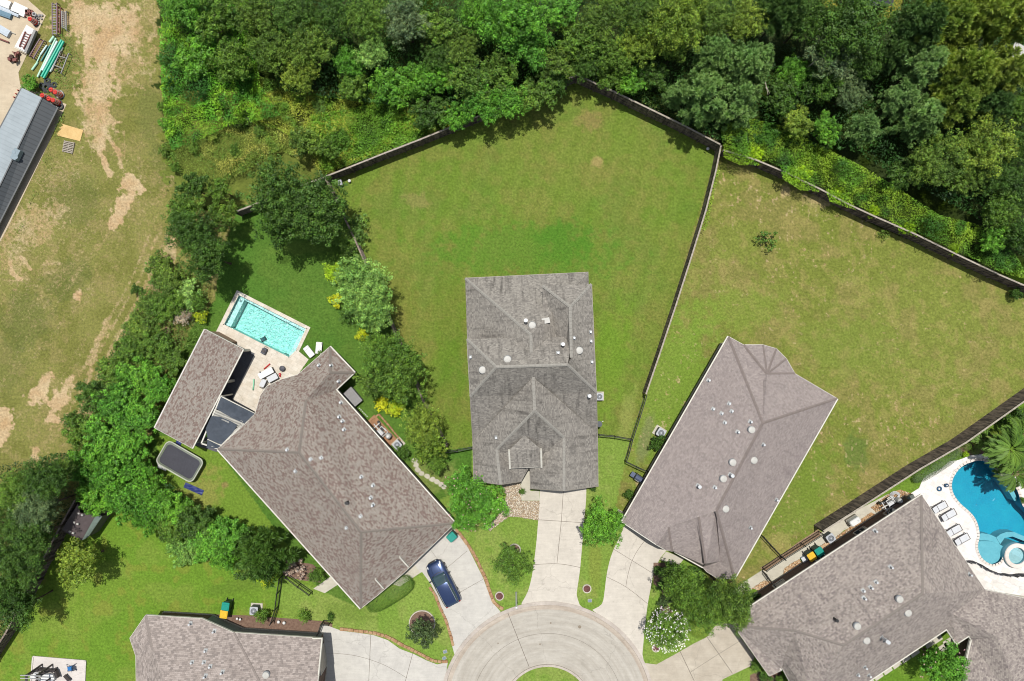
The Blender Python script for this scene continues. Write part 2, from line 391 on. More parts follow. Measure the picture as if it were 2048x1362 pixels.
    # pool garden lawn
    m, c = zone(Z_POOLYARD, 3, (94, 128, 50), [(sst(n1, .42, .6) * .6, (80, 124, 44)), (sst(n2, .5, .7) * .5, (100, 126, 52)), (tuft * .3, (58, 92, 28)),
                                                (ell(570, 520, 12, 10, 0, .7, .3), (60, 84, 28)), (ell(600, 495, 60, 16, 0, .5, .5), (116, 140, 60)),
                                                (inpoly(gx, gy, [(310, 870), (420, 880), (640, 1180), (560, 1150), (330, 980)]) * .75, (122, 150, 54)),
                                                (ell(400, 985, 40, 60, 40, .6, .7), (150, 142, 78)), (ell(450, 970, 9, 8, 0, .8, .3), (150, 128, 84)), (ell(690, 545, 40, 20, 0, .4, .6), (110, 112, 54)),
                                                (ell(860, 950, 60, 40, 0, .6, .6), (140, 148, 82))])
    col[m] = c[m]
    # right lawn, thin and browned
    m, c = zone(Z_RIGHT, 2, (130, 140, 64), [(sst(n1, .42, .6) * .6, (122, 132, 56)), (sst(n2, .48, .66) * .6, (146, 134, 82)), (tuft * .4, (98, 106, 44)),
                                              (sst(fbm(X, Y, 1.0, 4, 31, .7), .50, .66) * .34, (168, 152, 96)), (ell(1340, 780, 90, 190, 18, .75, .5), (118, 150, 54)),
                                              (ell(1600, 990, 60, 130, 30, .65, .6), (112, 138, 50)), (ell(1480, 620, 100, 40, 0, .5, .6), (124, 146, 58)), (ell(1700, 700, 110, 60, 0, .35, .6), (118, 140, 56)),
                                              (ell(1290, 880, 14, 60, 12, .6, .4), (128, 130, 92)), (ell(1560, 1090, 40, 26, 30, .5, .7), (168, 152, 96)), (ell(1710, 905, 26, 36, 0, .5, .7), (84, 112, 54)),
                                              (ell(1640, 400, 30, 16, 10, .55, .8), (196, 170, 128)), (ell(1575, 385, 12, 14, 10, .55, .8), (200, 176, 134)), (ell(1700, 560, 22, 14, 0, .25, .3), (170, 160, 100))])
    sp = sst(fbm(X * 1.0, Y * 2.0, 2.2, 3, 41, .7), .62, .74) * sst(n4, .42, .62) * .6
    bare[m] = (.17 + sp * .55)[m]
    sp2 = sst(fbm(X * 1.7, Y, 1.8, 3, 43, .7), .66, .74) * sst(n1, .44, .56) * .55
    bare[m] = np.maximum(bare, .2 + sp2 * .7)[m]
    col[m] = c[m]
    # south-west lawn
    m, c = zone(Z_SW, 2, (118, 148, 52), [(sst(n1, .42, .6) * .5, (104, 146, 44)), (sst(n2, .5, .68) * .5, (134, 152, 66)), (tuft * .28, (86, 118, 34)), (ell(470, 1175, 60, 16, -8, .35, .6), (92, 112, 46)),
                                           (ell(600, 1205, 14, 10, 0, .7, .6), (170, 160, 90)), (sst(n4, .56, .7) * .4, (142, 140, 62))])
    col[m] = c[m]
    m, c = zone(Z_FRONT, 2, (130, 156, 68), [(sst(n1, .42, .6) * .4, (112, 152, 54)), (sst(n2, .48, .66) * .6, (150, 162, 86)), (tuft * .26, (98, 128, 42)),
                                              (ell(1190, 1130, 14, 80, 0, .5, .3), (134, 140, 62)), (ell(960, 1120, 30, 50, 0, .3, .5), (160, 160, 90)), (ell(700, 1225, 60, 20, 10, .5, .5), (100, 128, 46)),
                                              (ell(840, 1190, 40, 60, 0, .4, .5), (128, 164, 64))])
    col[m] = c[m]
    m, c = zone(Z_EAST, 2, (104, 140, 44), [(sst(n2, .48, .66) * .5, (124, 150, 60)), (tuft * .26, (80, 112, 30)), (inpoly(gx, gy, [(1915, 900), (1960, 870), (2140, 850), (2140, 1100), (2060, 1000), (1990, 915), (1940, 915)]) * 1.0, (150, 126, 104)),
                                             (ell(1700, 1045, 160, 12, -34, .0), (150, 126, 104))])
    col[m] = c[m]
    # everyday bare rims: along driveways and house walls
    cut = inpoly(gx, gy, POOL1) | inpoly(gx, gy, POOL2)
    for P in (POOL1, POOL2):
        cut |= inpoly(gx + st, gy, P) | inpoly(gx, gy + st, P) | inpoly(gx + st, gy + st, P)
    zn = {0: ('dirt_lot', 'structure'), 1: ('forest_floor', 'structure'), 2: ('lawn', 'structure'), 3: ('garden_lawn', 'structure')}
    q = NT('soil_and_grass')
    at = q.n('ShaderNodeAttribute', attribute_name='tint').outputs['Color']
    pos = q.n('ShaderNodeNewGeometry').outputs['Position']
    ba = q.n('ShaderNodeAttribute', attribute_name='bare').outputs['Fac']
    bn = q.noise(pos, 3.2, 7, 0.85)
    bm = q.ramp(q.math('ADD', ba, q.math('MULTIPLY', q.math('SUBTRACT', bn, .5), 1.9)), [(.36, 0), (.80, 1)])
    dcol = q.mix(q.ramp(q.noise(pos, .5, 4, .6), [(.35, 0), (.65, 1)]), C(212, 188, 150), C(196, 162, 122))
    at = q.mix(q.math('MULTIPLY', bm, .85), at, dcol)
    g1 = q.noise(pos, 4.5, 4, 0.75); g2 = q.noise(pos, 26.0, 2, 0.7)
    c_ = q.mix(1.0, at, q.ramp(g1, [(0.28, 0.60), (0.72, 1.42)]), 'MULTIPLY')
    c_ = q.mix(1.0, c_, q.ramp(g2, [(0.25, 0.78), (0.75, 1.22)]), 'MULTIPLY')
    q.l(c_, q.b.inputs['Base Color']); q.b.inputs['Roughness'].default_value = 0.95; q.b.inputs['Specular IOR Level'].default_value = 0.1
    q.bump(q.math('ADD', g1, q.math('MULTIPLY', g2, .5)), 0.55, 0.08)
    wx = (gx - 1024) / 20; wy = (681 - gy) / 20
    lum = fbm(X, Y, .4, 3, 5)
    V = np.stack([wx, wy, np.zeros_like(wx)], -1).reshape(-1, 3)
    Cc = col.reshape(-1, 3)
    idx = np.arange(ny * nx).reshape(ny, nx)
    quads = np.stack([idx[:-1, :-1], idx[1:, :-1], idx[1:, 1:], idx[:-1, 1:]], -1)
    zc = zi[:-1, :-1]; keep = ~cut[:-1, :-1]
    for k, (nm, kind) in zn.items():
        f = quads[(zc == k) & keep].reshape(-1, 4)
        u, inv = np.unique(f, return_inverse=True)
        me = mesh_np(nm, V[u], inv.reshape(-1, 4), Cc[u]); ab = me.attributes.new('bare', 'FLOAT', 'POINT'); ab.data.foreach_set('value', bare.ravel()[u].astype(np.float32))
        me.materials.append(q.m)
        ob = bpy.data.objects.new(nm, me); COL.objects.link(ob); ob['kind'] = kind
    # the land beyond the picture, out to the horizon
    x0, x1 = wx[0, 0], wx[0, -1]; y1, y0 = wy[0, 0], wy[-1, 0]; B = 900
    vs = np.array([(-B, -B, 0), (B, -B, 0), (B, B, 0), (-B, B, 0), (x0, y0, 0), (x1, y0, 0), (x1, y1, 0), (x0, y1, 0)], float)
    me = mesh_np('ground', vs, np.array([(0, 1, 5, 4), (1, 2, 6, 5), (2, 3, 7, 6), (3, 0, 4, 7)]), np.tile(A(110, 126, 56), (8, 1)))
    me.materials.append(q.m); ob = bpy.data.objects.new('ground', me); COL.objects.link(ob); ob['kind'] = 'structure'
def mesh_np(name, V, F, col=None, smooth=False):
    me = bpy.data.meshes.new(name); k = F.shape[1]
    me.vertices.add(len(V)); me.vertices.foreach_set('co', np.ascontiguousarray(V, dtype=np.float32).ravel())
    me.loops.add(F.size); me.loops.foreach_set('vertex_index', np.ascontiguousarray(F, dtype=np.int32).ravel())
    me.polygons.add(len(F)); me.polygons.foreach_set('loop_start', np.arange(0, F.size, k, dtype=np.int32))
    try: me.polygons.foreach_set('loop_total', np.full(len(F), k, dtype=np.int32))
    except Exception: pass
    if col is not None:
        a = me.color_attributes.new('tint', 'FLOAT_COLOR', 'POINT')
        c4 = np.ones((len(V), 4), np.float32); c4[:, :3] = col
        a.data.foreach_set('color', c4.ravel())
    me.update(calc_edges=True)
    if smooth: me.polygons.foreach_set('use_smooth', np.ones(len(F), bool))
    return me
make_ground()

# ================================================================== PAVING
def conc_mat(name, c, c2, joints=None, polar=False, scale=0.5, slab=0.0, contrast=0.5):
    q = NT(name); pos = q.n('ShaderNodeNewGeometry').outputs['Position']; v = pos
    if polar:
        sub = q.n('ShaderNodeVectorMath', operation='SUBTRACT'); q.l(pos, sub.inputs[0]); sub.inputs[1].default_value = polar
        s = q.n('ShaderNodeSeparateXYZ'); q.l(sub.outputs[0], s.inputs[0])
        r = q.math('SQRT', q.math('ADD', q.math('MULTIPLY', s.outputs[0], s.outputs[0]), q.math('MULTIPLY', s.outputs[1], s.outputs[1])))
        an = q.math('ARCTAN2', s.outputs[1], s.outputs[0])
        cb = q.n('ShaderNodeCombineXYZ'); q.l(q.math('MULTIPLY', r, 2.2), cb.inputs[0]); q.l(q.math('MULTIPLY', an, 1.6), cb.inputs[1]); v = cb.outputs[0]
    f = q.ramp(q.noise(v, scale, 6, 0.62), [(0.3, 0.0), (0.7, 1.0)])
    col = q.mix(f, c, c2)
    col = q.mix(contrast, col, q.ramp(q.noise(pos, 1.6, 6, 0.7), [(0.3, 0.8), (0.7, 1.15)]), 'MULTIPLY')
    mpg = q.n('ShaderNodeMapping'); mpg.inputs['Rotation'].default_value = (0, 0, 0.5); mpg.inputs['Scale'].default_value = (0.5, 5, 1); q.l(pos, mpg.inputs['Vector'])
    col = q.mix(contrast * .8, col, q.ramp(q.noise(mpg.outputs[0], 1.2, 4, 0.6), [(0.35, 0.9), (0.65, 1.08)]), 'MULTIPLY')
    g = q.noise(pos, 30, 2, 0.7)
    col = q.mix(0.4, col, q.ramp(g, [(0.3, 0.85), (0.7, 1.12)]), 'MULTIPLY')
    sp = q.ramp(q.noise(pos, 5.0, 3, 0.5), [(0.66, 1.0), (0.76, 0.66)])
    col = q.mix(0.6, col, sp, 'MULTIPLY')
    if slab:
        br = q.n('ShaderNodeTexBrick'); br.inputs['Scale'].default_value = 1.0; br.inputs['Brick Width'].default_value = slab; br.inputs['Row Height'].default_value = slab * .66
        br.inputs['Mortar Size'].default_value = 0.012; br.inputs['Color1'].default_value = (1, 1, 1, 1); br.inputs['Color2'].default_value = (0.84, 0.82, 0.78, 1); br.inputs['Mortar'].default_value = (0.7, .68, .64, 1)
        mp = q.n('ShaderNodeMapping'); mp.inputs['Rotation'].default_value = (0, 0, 0.5); q.l(pos, mp.inputs['Vector']); q.l(mp.outputs[0], br.inputs['Vector'])
        col = q.mix(0.8, col, br.outputs[0], 'MULTIPLY')
    vo = q.n('ShaderNodeTexVoronoi', feature='DISTANCE_TO_EDGE'); vo.inputs['Scale'].default_value = .16
    wv = q.n('ShaderNodeVectorMath', operation='ADD'); q.l(pos, wv.inputs[0]); nz = q.n('ShaderNodeTexNoise'); nz.inputs['Scale'].default_value = 1.3; q.l(pos, nz.inputs['Vector']); q.l(nz.outputs['Color'], wv.inputs[1]); q.l(wv.outputs[0], vo.inputs['Vector'])
    col = q.mix(.45, col, q.ramp(vo.outputs['Distance'], [(0.0, .55), (.006, 1)]), 'MULTIPLY')
    q.l(col, q.b.inputs['Base Color']); q.b.inputs['Roughness'].default_value = 0.85; q.b.inputs['Specular IOR Level'].default_value = 0.25
    q.bump(g, 0.15, 0.01); MATS[name] = q.m; return q.m
CX, CY = 1095, 1418.6
cc = W(CX, CY)
M_ROAD = conc_mat('road_concrete', C(202, 196, 184), C(178, 171, 158), polar=(cc.x, cc.y, 0), scale=1.0)
M_DRIVE = conc_mat('driveway_concrete', C(222, 214, 200), C(208, 200, 187))
M_DRIVEG = conc_mat('grey_driveway_concrete', C(214, 210, 200), C(200, 196, 188))
M_DRIVEB = conc_mat('warm_driveway_concrete', C(206, 196, 178), C(184, 173, 155))
M_KERB = conc_mat('kerb_concrete', C(208, 198, 186), C(186, 175, 164), contrast=.7)
M_GUT = conc_mat('gutter_concrete', C(206, 194, 178), C(176, 162, 146), polar=(cc.x, cc.y, 0), scale=1.6, contrast=.7)
M_JOINT = pm('dark_joint', C(122, 112, 100), rough=.9)  # even dark tone of the joint lines in the paving
M_DECK1 = conc_mat('travertine_paving', C(238, 231, 217), C(226, 214, 196), scale=1.2, slab=.6)
M_DECK2 = conc_mat('stamped_pale_paving', C(250, 247, 242, 1.5), C(236, 232, 228, 1.5), scale=1.5, slab=.8, contrast=.4)
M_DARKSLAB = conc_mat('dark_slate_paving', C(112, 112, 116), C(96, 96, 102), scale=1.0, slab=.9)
M_YARD = conc_mat('yard_concrete', C(216, 200, 172), C(200, 182, 154), scale=.3)
M_WALK = conc_mat('pale_walk_concrete', C(212, 206, 188), C(196, 190, 172))
M_STONE = pm('brown_edging_stone', C(196, 164, 124), C(160, 116, 84), 2.5, .9, bump=.4)
M_WHITESLAB = conc_mat('white_slab_concrete', C(228, 220, 212), C(214, 206, 200))
def ring(r0, r1, a0=0, a1=360, n=150, cx=CX, cy=CY):
    o = [(cx + r1 * math.cos(math.radians(a0 + (a1 - a0) * i / n)), cy + r1 * math.sin(math.radians(a0 + (a1 - a0) * i / n))) for i in range(n + (a1 - a0 < 360))]
    i_ = [(cx + r0 * math.cos(math.radians(a0 + (a1 - a0) * i / n)), cy + r0 * math.sin(math.radians(a0 + (a1 - a0) * i / n))) for i in range(n + (a1 - a0 < 360))]
    return o, i_
def annulus(name, r0, r1, z, mat, drop=0.0, a0=0, a1=360, kind='structure'):
    o, i_ = ring(r0, r1, a0, a1)
    if a1 - a0 < 360: return sheet(name, [o + i_[::-1]], z, mat, kind, drop=drop)
    return sheet(name, [o, i_], z, mat, kind, drop=drop)
annulus('road', 90, 200, 0.004, M_ROAD)
# the road carries on south, out of frame
sheet('road', [[(1030, 1560), (1160, 1560), (1160, 1700), (1030, 1700)]], 0.003, M_ROAD)
annulus('gutter', 200, 209, 0.008, M_GUT)
annulus('kerb', 209, 216, 0.05, M_KERB, drop=.05)
annulus('kerb', 86, 90.5, 0.12, M_KERB, drop=.12)
def line(mb, pts, w, z):
    """a thin line of px points lying on the paving"""
    P = [W(*p) for p in pts]
    for a, b in zip(P[:-1], P[1:]):
        d = (b - a).normalized(); u = Vector((-d.y, d.x, 0)) * w / 2
        mb.add([(a - u).to_tuple()[:2] + (z,), (b - u).to_tuple()[:2] + (z,), (b + u).to_tuple()[:2] + (z,), (a + u).to_tuple()[:2] + (z,)], [(0, 1, 2, 3)])
jb = MB()
line(jb, [(CX + 209 * math.cos(math.radians(a)), CY + 209 * math.sin(math.radians(a))) for a in range(180, 361, 3)], .045, .012)
line(jb, [(1013, 1219), (1058, 1333)], .05, .009)
line(jb, [(CX + 152 * math.cos(math.radians(a)), CY + 152 * math.sin(math.radians(a))) for a in range(180, 361, 4)], .025, .009)
# driveways
D_MID = smooth_loop(frs('6', [(760, 318), (756, 400), (750, 485), (740, 610), (725, 730), (712, 810), (692, 880), (660, 938)]), 3, False) + [(CX + 214 * math.cos(math.radians(a)), CY + 214 * math.sin(math.radians(a))) for a in (256, 262, 268, 274, 280, 286, 290)] + smooth_loop(frs('6', [(975, 948), (960, 900), (962, 860), (978, 745), (1000, 480), (1008, 400), (1013, 312)]), 3, False)
D_MID = [p if p[1] > 985 else (p[0], 962) for p in D_MID]
sheet('driveway', [D_MID], 0.012, M_DRIVE)
line(jb, frs('6', [(753, 487), (1000, 503)]), .04, .016); line(jb, frs('6', [(886, 332), (876, 487), (852, 722)]), .04, .016)
line(jb, smooth_loop(frs('6', [(725, 730), (800, 726), (860, 726), (920, 734), (978, 746)]), 3, False), .04, .016)
D_R = smooth_loop(frs('7', [(235, 300), (200, 390), (160, 470), (130, 560), (110, 660), (98, 760), (80, 840), (15, 880)]), 3, False) + [(CX + 214 * math.cos(math.radians(a)), CY + 214 * math.sin(math.radians(a))) for a in (300, 306, 312, 318, 324, 330, 335)] + smooth_loop(frs('7', [(355, 1180), (372, 1000), (390, 850), (410, 740), (430, 640), (470, 540), (515, 480), (520, 440)]), 3, False) + frs('7', [(360, 330)])
sheet('driveway', [D_R], 0.012, M_DRIVE)
line(jb, frs('7', [(160, 468), (430, 635)]), .035, .016); line(jb, smooth_loop(frs('7', [(375, 405), (320, 480), (280, 560), (255, 650), (243, 722)]), 3, False), .035, .016)
line(jb, smooth_loop(frs('7', [(110, 655), (245, 725), (390, 838)]), 3, False), .035, .016)
D_L = frs('6', [(285, 500), (330, 560), (370, 640), (410, 720), (450, 800), (480, 880), (510, 945), (545, 985)]) + [(CX + 214 * math.cos(math.radians(a)), CY + 214 * math.sin(math.radians(a))) for a in (243, 237, 231, 225, 219, 214, 210)] + frs('6', [(285, 1180), (270, 1090), (235, 990), (200, 900), (170, 840), (120, 770), (110, 775), (50, 812), (-20, 760)])
sheet('driveway', [D_L], 0.012, M_DRIVEG)
line(jb, frs('6', [(258, 745), (365, 655)]), .03, .016); line(jb, frs('6', [(300, 895), (450, 810)]), .03, .016); line(jb, frs('6', [(160, 640), (330, 880)]), .02, .016)
D_LL = frs('5', [(700, 1040), (800, 1078), (900, 1090), (980, 1102), (1060, 1130), (1130, 1180), (1210, 1210), (1280, 1245), (1340, 1268), (1400, 1255)]) + [(CX + 214 * math.cos(math.radians(a)), CY + 214 * math.sin(math.radians(a))) for a in (198, 192, 184, 176)] + [(860, 1460), (640, 1460), (640, 1250)]
sheet('driveway', [D_LL], 0.012, M_DRIVEG)
line(jb, frs('5', [(965, 1100), (952, 1400)]), .04, .016); line(jb, frs('5', [(1205, 1195), (1150, 1400)]), .04, .016); line(jb, smooth_loop(frs('5', [(740, 1203), (860, 1215), (960, 1240), (1060, 1280), (1170, 1345)]), 3, False), .03, .016)
D_RR = frs('7', [(370, 1240), (450, 1250), (560, 1190), (700, 1110), (790, 1065), (830, 1010), (880, 960), (985, 985), (1000, 1040), (1115, 1200), (1090, 1260), (985, 1310), (900, 1350)]) + [(1420, 1420), (1330, 1460), (1310, 1440)] + [(CX + 214 * math.cos(math.radians(a)), CY + 214 * math.sin(math.radians(a))) for a in (0, -8, -16, -20)]
sheet('driveway', [D_RR], 0.012, M_DRIVEB)
line(jb, frs('7', [(610, 1160), (710, 1370)]), .05, .016); line(jb, frs('7', [(790, 1060), (965, 1310)]), .05, .016)
line(jb, frs('7', [(675, 1305), (870, 1180), (1040, 1075)]), .03, .016)
jb.build('paving_joints', M_JOINT)['kind'] = 'structure'
# walks and slabs
sheet('path', [frs('6', [(655, 190), (710, 190), (708, 330), (757, 330), (757, 383), (658, 383)])], 0.016, M_WALK)
sheet('path', [frs('6', [(-60, 770), (60, 700), (110, 775), (50, 815), (0, 850), (-60, 830)])], 0.016, M_WALK)
sheet('path', [frs('J', [(-60, 1000), (200, 830), (600, 560), (960, 330), (1330, 110), (1700, -140), (2500, -560), (2700, -560), (2720, -420), (1700, 100), (1330, 430), (900, 620), (700, 740), (610, 830), (600, 920), (440, 1010), (300, 1010), (100, 1130), (-100, 1250), (-300, 1250), (-330, 1200)])], 0.008, M_WALK)
sheet('path', [frs('7', [(475, 540), (515, 485), (640, 530), (600, 580), (540, 570)])], 0.018, M_WALK)
sheet('path', [frs('5', [(640, 840), (740, 770), (790, 810), (705, 865)])], 0.012, M_WALK)
deck1 = sheet('patio', [frs('P', [(245, 92), (912, 430), (808, 648), (895, 722), (700, 1000), (410, 1240), (200, 1362), (-100, 1200), (-60, 800), (45, 490)]), POOL1], 0.03, M_DECK1, drop=.03)
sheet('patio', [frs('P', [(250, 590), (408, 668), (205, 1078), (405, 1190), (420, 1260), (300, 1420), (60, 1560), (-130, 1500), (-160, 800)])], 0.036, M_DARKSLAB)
deck2 = sheet('patio', [smooth_loop([(1838, 976), (1846, 958), (1860, 947), (1881, 937), (1898, 923), (1912, 921), (1925, 917), (1940, 911), (1962, 908), (1984, 912), (2000, 926), (2010, 946), (2030, 953), (2046, 975), (2060, 1008)], 3, False) + [(2140, 1040), (2140, 1270), (1900, 1270), (1800, 1000)], POOL2], 0.03, M_DECK2, drop=.03)
sheet('slab', [frs('S', [(675, 235), (1755, 325), (1730, 900), (620, 900)])], 0.06, M_WHITESLAB, drop=.06)
# pale raised rim of that slab
mbk = MB()
for a, b in (((675, 235), (1755, 325)), ((1755, 325), (1730, 900)), ((675, 235), (620, 900))):
    p, q_ = WF('S', *a, .08), WF('S', *b, .08); mbk.beam(p, q_, .12, .09)
mbk.build('slab_edging', M_WHITESLAB)['kind'] = 'structure'
sheet('yard_slab', [frs('A', [(-200, -200), (60, -100), (150, -15), (272, 92), (200, 240), (110, 430), (120, 500), (395, 618), (250, 930), (40, 1362), (-200, 1800)])], 0.02, M_YARD)
# gravel strips beside the east house, mulch beds
M_MULCH = pm('bark_mulch', C(142, 116, 98), C(112, 86, 72), 4, .95, bump=.6)
sheet('mulch_bed', [frs('K', [(-150, 290), (0, 280), (600, 300), (1700, 385), (1790, 420), (1790, 560), (1600, 620), (-150, 480)])], 0.01, M_MULCH)
sheet('mulch_bed', [frs('7', [(430, 560), (520, 560), (540, 680), (500, 800), (560, 900), (470, 900), (490, 760), (430, 700)])], 0.014, M_MULCH)
sheet('mulch_bed', [[(570, 1120), (625, 1128), (650, 1150), (640, 1165), (600, 1160), (566, 1150)]], 0.01, M_MULCH)
sheet('mulch_bed', [[(1560, 1340), (1545, 1330), (1500, 1350), (1500, 1440), (1600, 1440)]], 0.01, M_MULCH)
# ================================================================== HOUSES
STOPS1 = [(0.0, C(124, 106, 98)), (0.36, C(138, 119, 110)), (0.46, C(152, 142, 133)), (0.75, C(166, 158, 147)), (1.0, C(138, 132, 124))]
M_SH1 = shingle_mat('mottled_brown_shingle', STOPS1, C(120, 100, 92), .2, w=.21, h=.13, blotch=6.0)
M_SH2 = shingle_mat('weathered_grey_shingle', [(0, C(140, 135, 128)), (.5, C(160, 154, 145)), (1, C(174, 168, 158))], C(84, 80, 76), .9, streak=1.0)
M_SH3 = shingle_mat('taupe_grey_shingle', [(0, C(150, 140, 136)), (.5, C(162, 151, 146)), (1, C(172, 161, 155))], C(122, 110, 110), .5)
M_SH4 = shingle_mat('pinkish_grey_shingle', [(0, C(148, 138, 132)), (.5, C(172, 160, 152)), (1, C(190, 178, 170))], C(124, 112, 108), .4, w=.26, h=.16)
M_SH5 = shingle_mat('driftwood_grey_shingle', [(0, C(140, 130, 126)), (.5, C(164, 154, 146)), (1, C(180, 170, 160))], C(98, 88, 88), .75)
M_TRIM = pm('cream_trim_paint', C(232, 228, 214), rough=.5); M_TRIMG = pm('grey_trim_paint', C(168, 160, 148), rough=.5)
M_BRICK = pm('brown_brick_wall', C(128, 104, 88), C(98, 78, 66), 6, .9, bump=.3); M_SIDING = pm('sage_siding', C(150, 160, 152), C(138, 148, 140), 2, .8)
M_DKBRICK = pm('dark_brick_wall', C(124, 104, 92), C(92, 76, 68), 6, .9, bump=.3); M_TANB = pm('tan_brick_wall', C(176, 150, 124), C(150, 124, 100), 6, .9, bump=.3)
M_GLASS = pm('window_glass', (0.03, 0.045, 0.05), rough=.06, spec=.9)
M_WFRAME = pm('window_frame_paint', C(214, 210, 200), rough=.5)
M_VENT = pm('galvanised_vent', C(226, 228, 228), C(196, 200, 202), 6, .45, metal=.1); M_VENTD = pm('vent_flashing', C(160, 164, 168), rough=.5)
M_DOME = pm('white_dome', C(204, 202, 194), C(190, 188, 180), 3, .5); M_BLACKP = pm('black_pipe', (0.02, .02, .02), rough=.5)
M_LEAD = pm('roof_flashing_metal', C(190, 192, 190), rough=.6)
HOUSES = {}
def house(key, label, V, F, shm, wallm, fascia=M_TRIMG, outline=None, caps=(), capm=None, gut=(), inset=0.5, name='house', cat='house', wall=True, skip=()):
    P = {k: W(*v) if len(v) == 3 else WF(*v) for k, v in V.items() if v[0] != '@'}
    for k, v in [kv for _ in range(3) for kv in V.items()]:
        if v[0] == '@' and k not in P and all(x in P for x in v[1].split()):      # a point lying on the roof plane of three others
            a, b, d = (P[x] for x in v[1].split()); nn = (b - a).cross(d - a); o = Vector((0, 0, H)); r = W(v[2], v[3], 0) - o; P[k] = o + r * ((a - o).dot(nn) / r.dot(nn))
    ol = [P[k] for k in outline.split()]
    c = sum(ol, Vector()) / len(ol); root = thing(name, label, cat, (c.x, c.y, 0), world=True)
    mb = MB(); tris = []
    keys = list(P); ix = {k: i for i, k in enumerate(keys)}
    me = bpy.data.meshes.new('roof'); vs = []; fs = []; uvs = []
    for f in F:
        ks = f.split(); pts = [P[k] for k in ks]
        nrm = Vector()
        for i in range(len(pts)): nrm += (pts[i] - c).cross(pts[(i + 1) % len(pts)] - c)
        if nrm.z < 0: pts = pts[::-1]; nrm = -nrm
        nrm.normalize(); u = Vector((-nrm.y, nrm.x, 0)); u = u.normalized() if u.length > 1e-3 else Vector((1, 0, 0)); v = nrm.cross(u)
        o = len(vs); vs += [tuple(p - Vector((c.x, c.y, 0))) for p in pts]
        for t in tessellate_polygon([pts]):
            t = tuple(t); a, b, d = (pts[i] for i in t)
            if (b - a).cross(d - a).z < 0: t = t[::-1]
            fs.append(tuple(o + i for i in t)); tris.append(tuple(pts[i] for i in t))
            uvs += [(pts[i].dot(u), pts[i].dot(v)) for i in t]
    me.from_pydata(vs, [], fs); l = me.uv_layers.new(name='UVMap')
    for i, q in enumerate(uvs): l.data[i].uv = q
    me.materials.append(shm)
    roof = bpy.data.objects.new('roof', me); COL.objects.link(roof); roof.parent = root; roof['_o'] = root['_o']
    # fascia boards all round
    fb = MB(); n = len(ol)
    oks = outline.split()
    for i in range(n):
        a, b = ol[i], ol[(i + 1) % n]
        if (oks[i], oks[(i + 1) % n]) in skip: continue
        fb.beam(a + Vector((0, 0, -.11)), b + Vector((0, 0, -.11)), .07, .2)
    fb.build('fascia', fascia, root)
    if gut:
        g = MB()
        for a, b in gut: 
            a, b = P[a], P[b]; d = (b - a).normalized(); o_ = Vector((d.y, -d.x, 0)) * .06
            if ((a + b) / 2 + o_ - c).length < ((a + b) / 2 - c).length: o_ = -o_
            g.beam(a + o_ + Vector((0, 0, -.02)), b + o_ + Vector((0, 0, -.02)), .11, .12)
        g.build('gutter', M_TRIM, root)
    if caps:
        for a, b in caps:
            cb = MB()
            a, b = P[a], P[b]; d = (b - a); L = d.length; k = max(1, int(L / .3)); d /= k
            for i in range(k):
                p, q = a + d * i, a + d * (i + .97); u = d.cross(Vector((0, 0, 1))).normalized() * .13
                cb.add([p + u + Vector((0, 0, -.03)), q + u + Vector((0, 0, -.02)), q + Vector((0, 0, .05)), p + Vector((0, 0, .035)), p - u + Vector((0, 0, -.03)), q - u + Vector((0, 0, -.02))], [(0, 1, 2, 3), (3, 2, 5, 4)])
            cb.build('ridge_cap', capm or shm, root)
    if wall:
        area = sum(ol[i].x * ol[(i + 1) % n].y - ol[(i + 1) % n].x * ol[i].y for i in range(n)); sg = 1 if area > 0 else -1
        ins = []
        for i in range(n):
            p0, p1, p2 = ol[i - 1], ol[i], ol[(i + 1) % n]
            d1 = Vector((p1.x - p0.x, p1.y - p0.y)); d2 = Vector((p2.x - p1.x, p2.y - p1.y)); d1.normalize(); d2.normalize()
            n1 = Vector((-d1.y, d1.x)) * sg; n2 = Vector((-d2.y, d2.x)) * sg; m = n1 + n2; k = inset / max(.35, m.dot(n1)) 
            ins.append(Vector((p1.x + m.x * k, p1.y + m.y * k, p1.z - .12)))
        wb = MB()
        for i in range(n):
            a, b = ins[i], ins[(i + 1) % n]
            za, zb = (a.z, b.z) if (oks[i], oks[(i + 1) % n]) not in skip else (min(a.z, b.z),) * 2
            wb.add([(a.x, a.y, -.05), (b.x, b.y, -.05), (b.x, b.y, zb), (a.x, a.y, za)], [(0, 1, 2, 3)])
        wo = wb.build('wall', wallm, root); HOUSES[key + '_w'] = (ins, wo)
        ft = MB()
        for i in range(n):
            a, b = ins[i], ins[(i + 1) % n]; ft.beam((a.x, a.y, .06), (b.x, b.y, .06), .16, .16)
        ft.build('plinth', M_WALK, root)
        # soffit
        sf = MB(); sf.add([tuple(p + Vector((0, 0, -.2))) for p in ol] + [(p.x, p.y, p.z - .08) for p in ins], [(i, (i + 1) % n, n + (i + 1) % n, n + i) for i in range(n) if (oks[i], oks[(i + 1) % n]) not in skip])
        sf.build('soffit', M_TRIMG, root)
    HOUSES[key] = (root, roof, tris)
    return root
def roof_hit(key, px, py):
    o = Vector((0, 0, H)); d = (W(px, py, 0) - o).normalized(); best = None
    for t in HOUSES[key][2]:
        h = intersect_ray_tri(t[0], t[1], t[2], d, o, True)
        if h is not None and (best is None or h.z > best[0].z):
            nn = (t[1] - t[0]).cross(t[2] - t[0]).normalized(); best = (h, nn if nn.z > 0 else -nn)
    return best
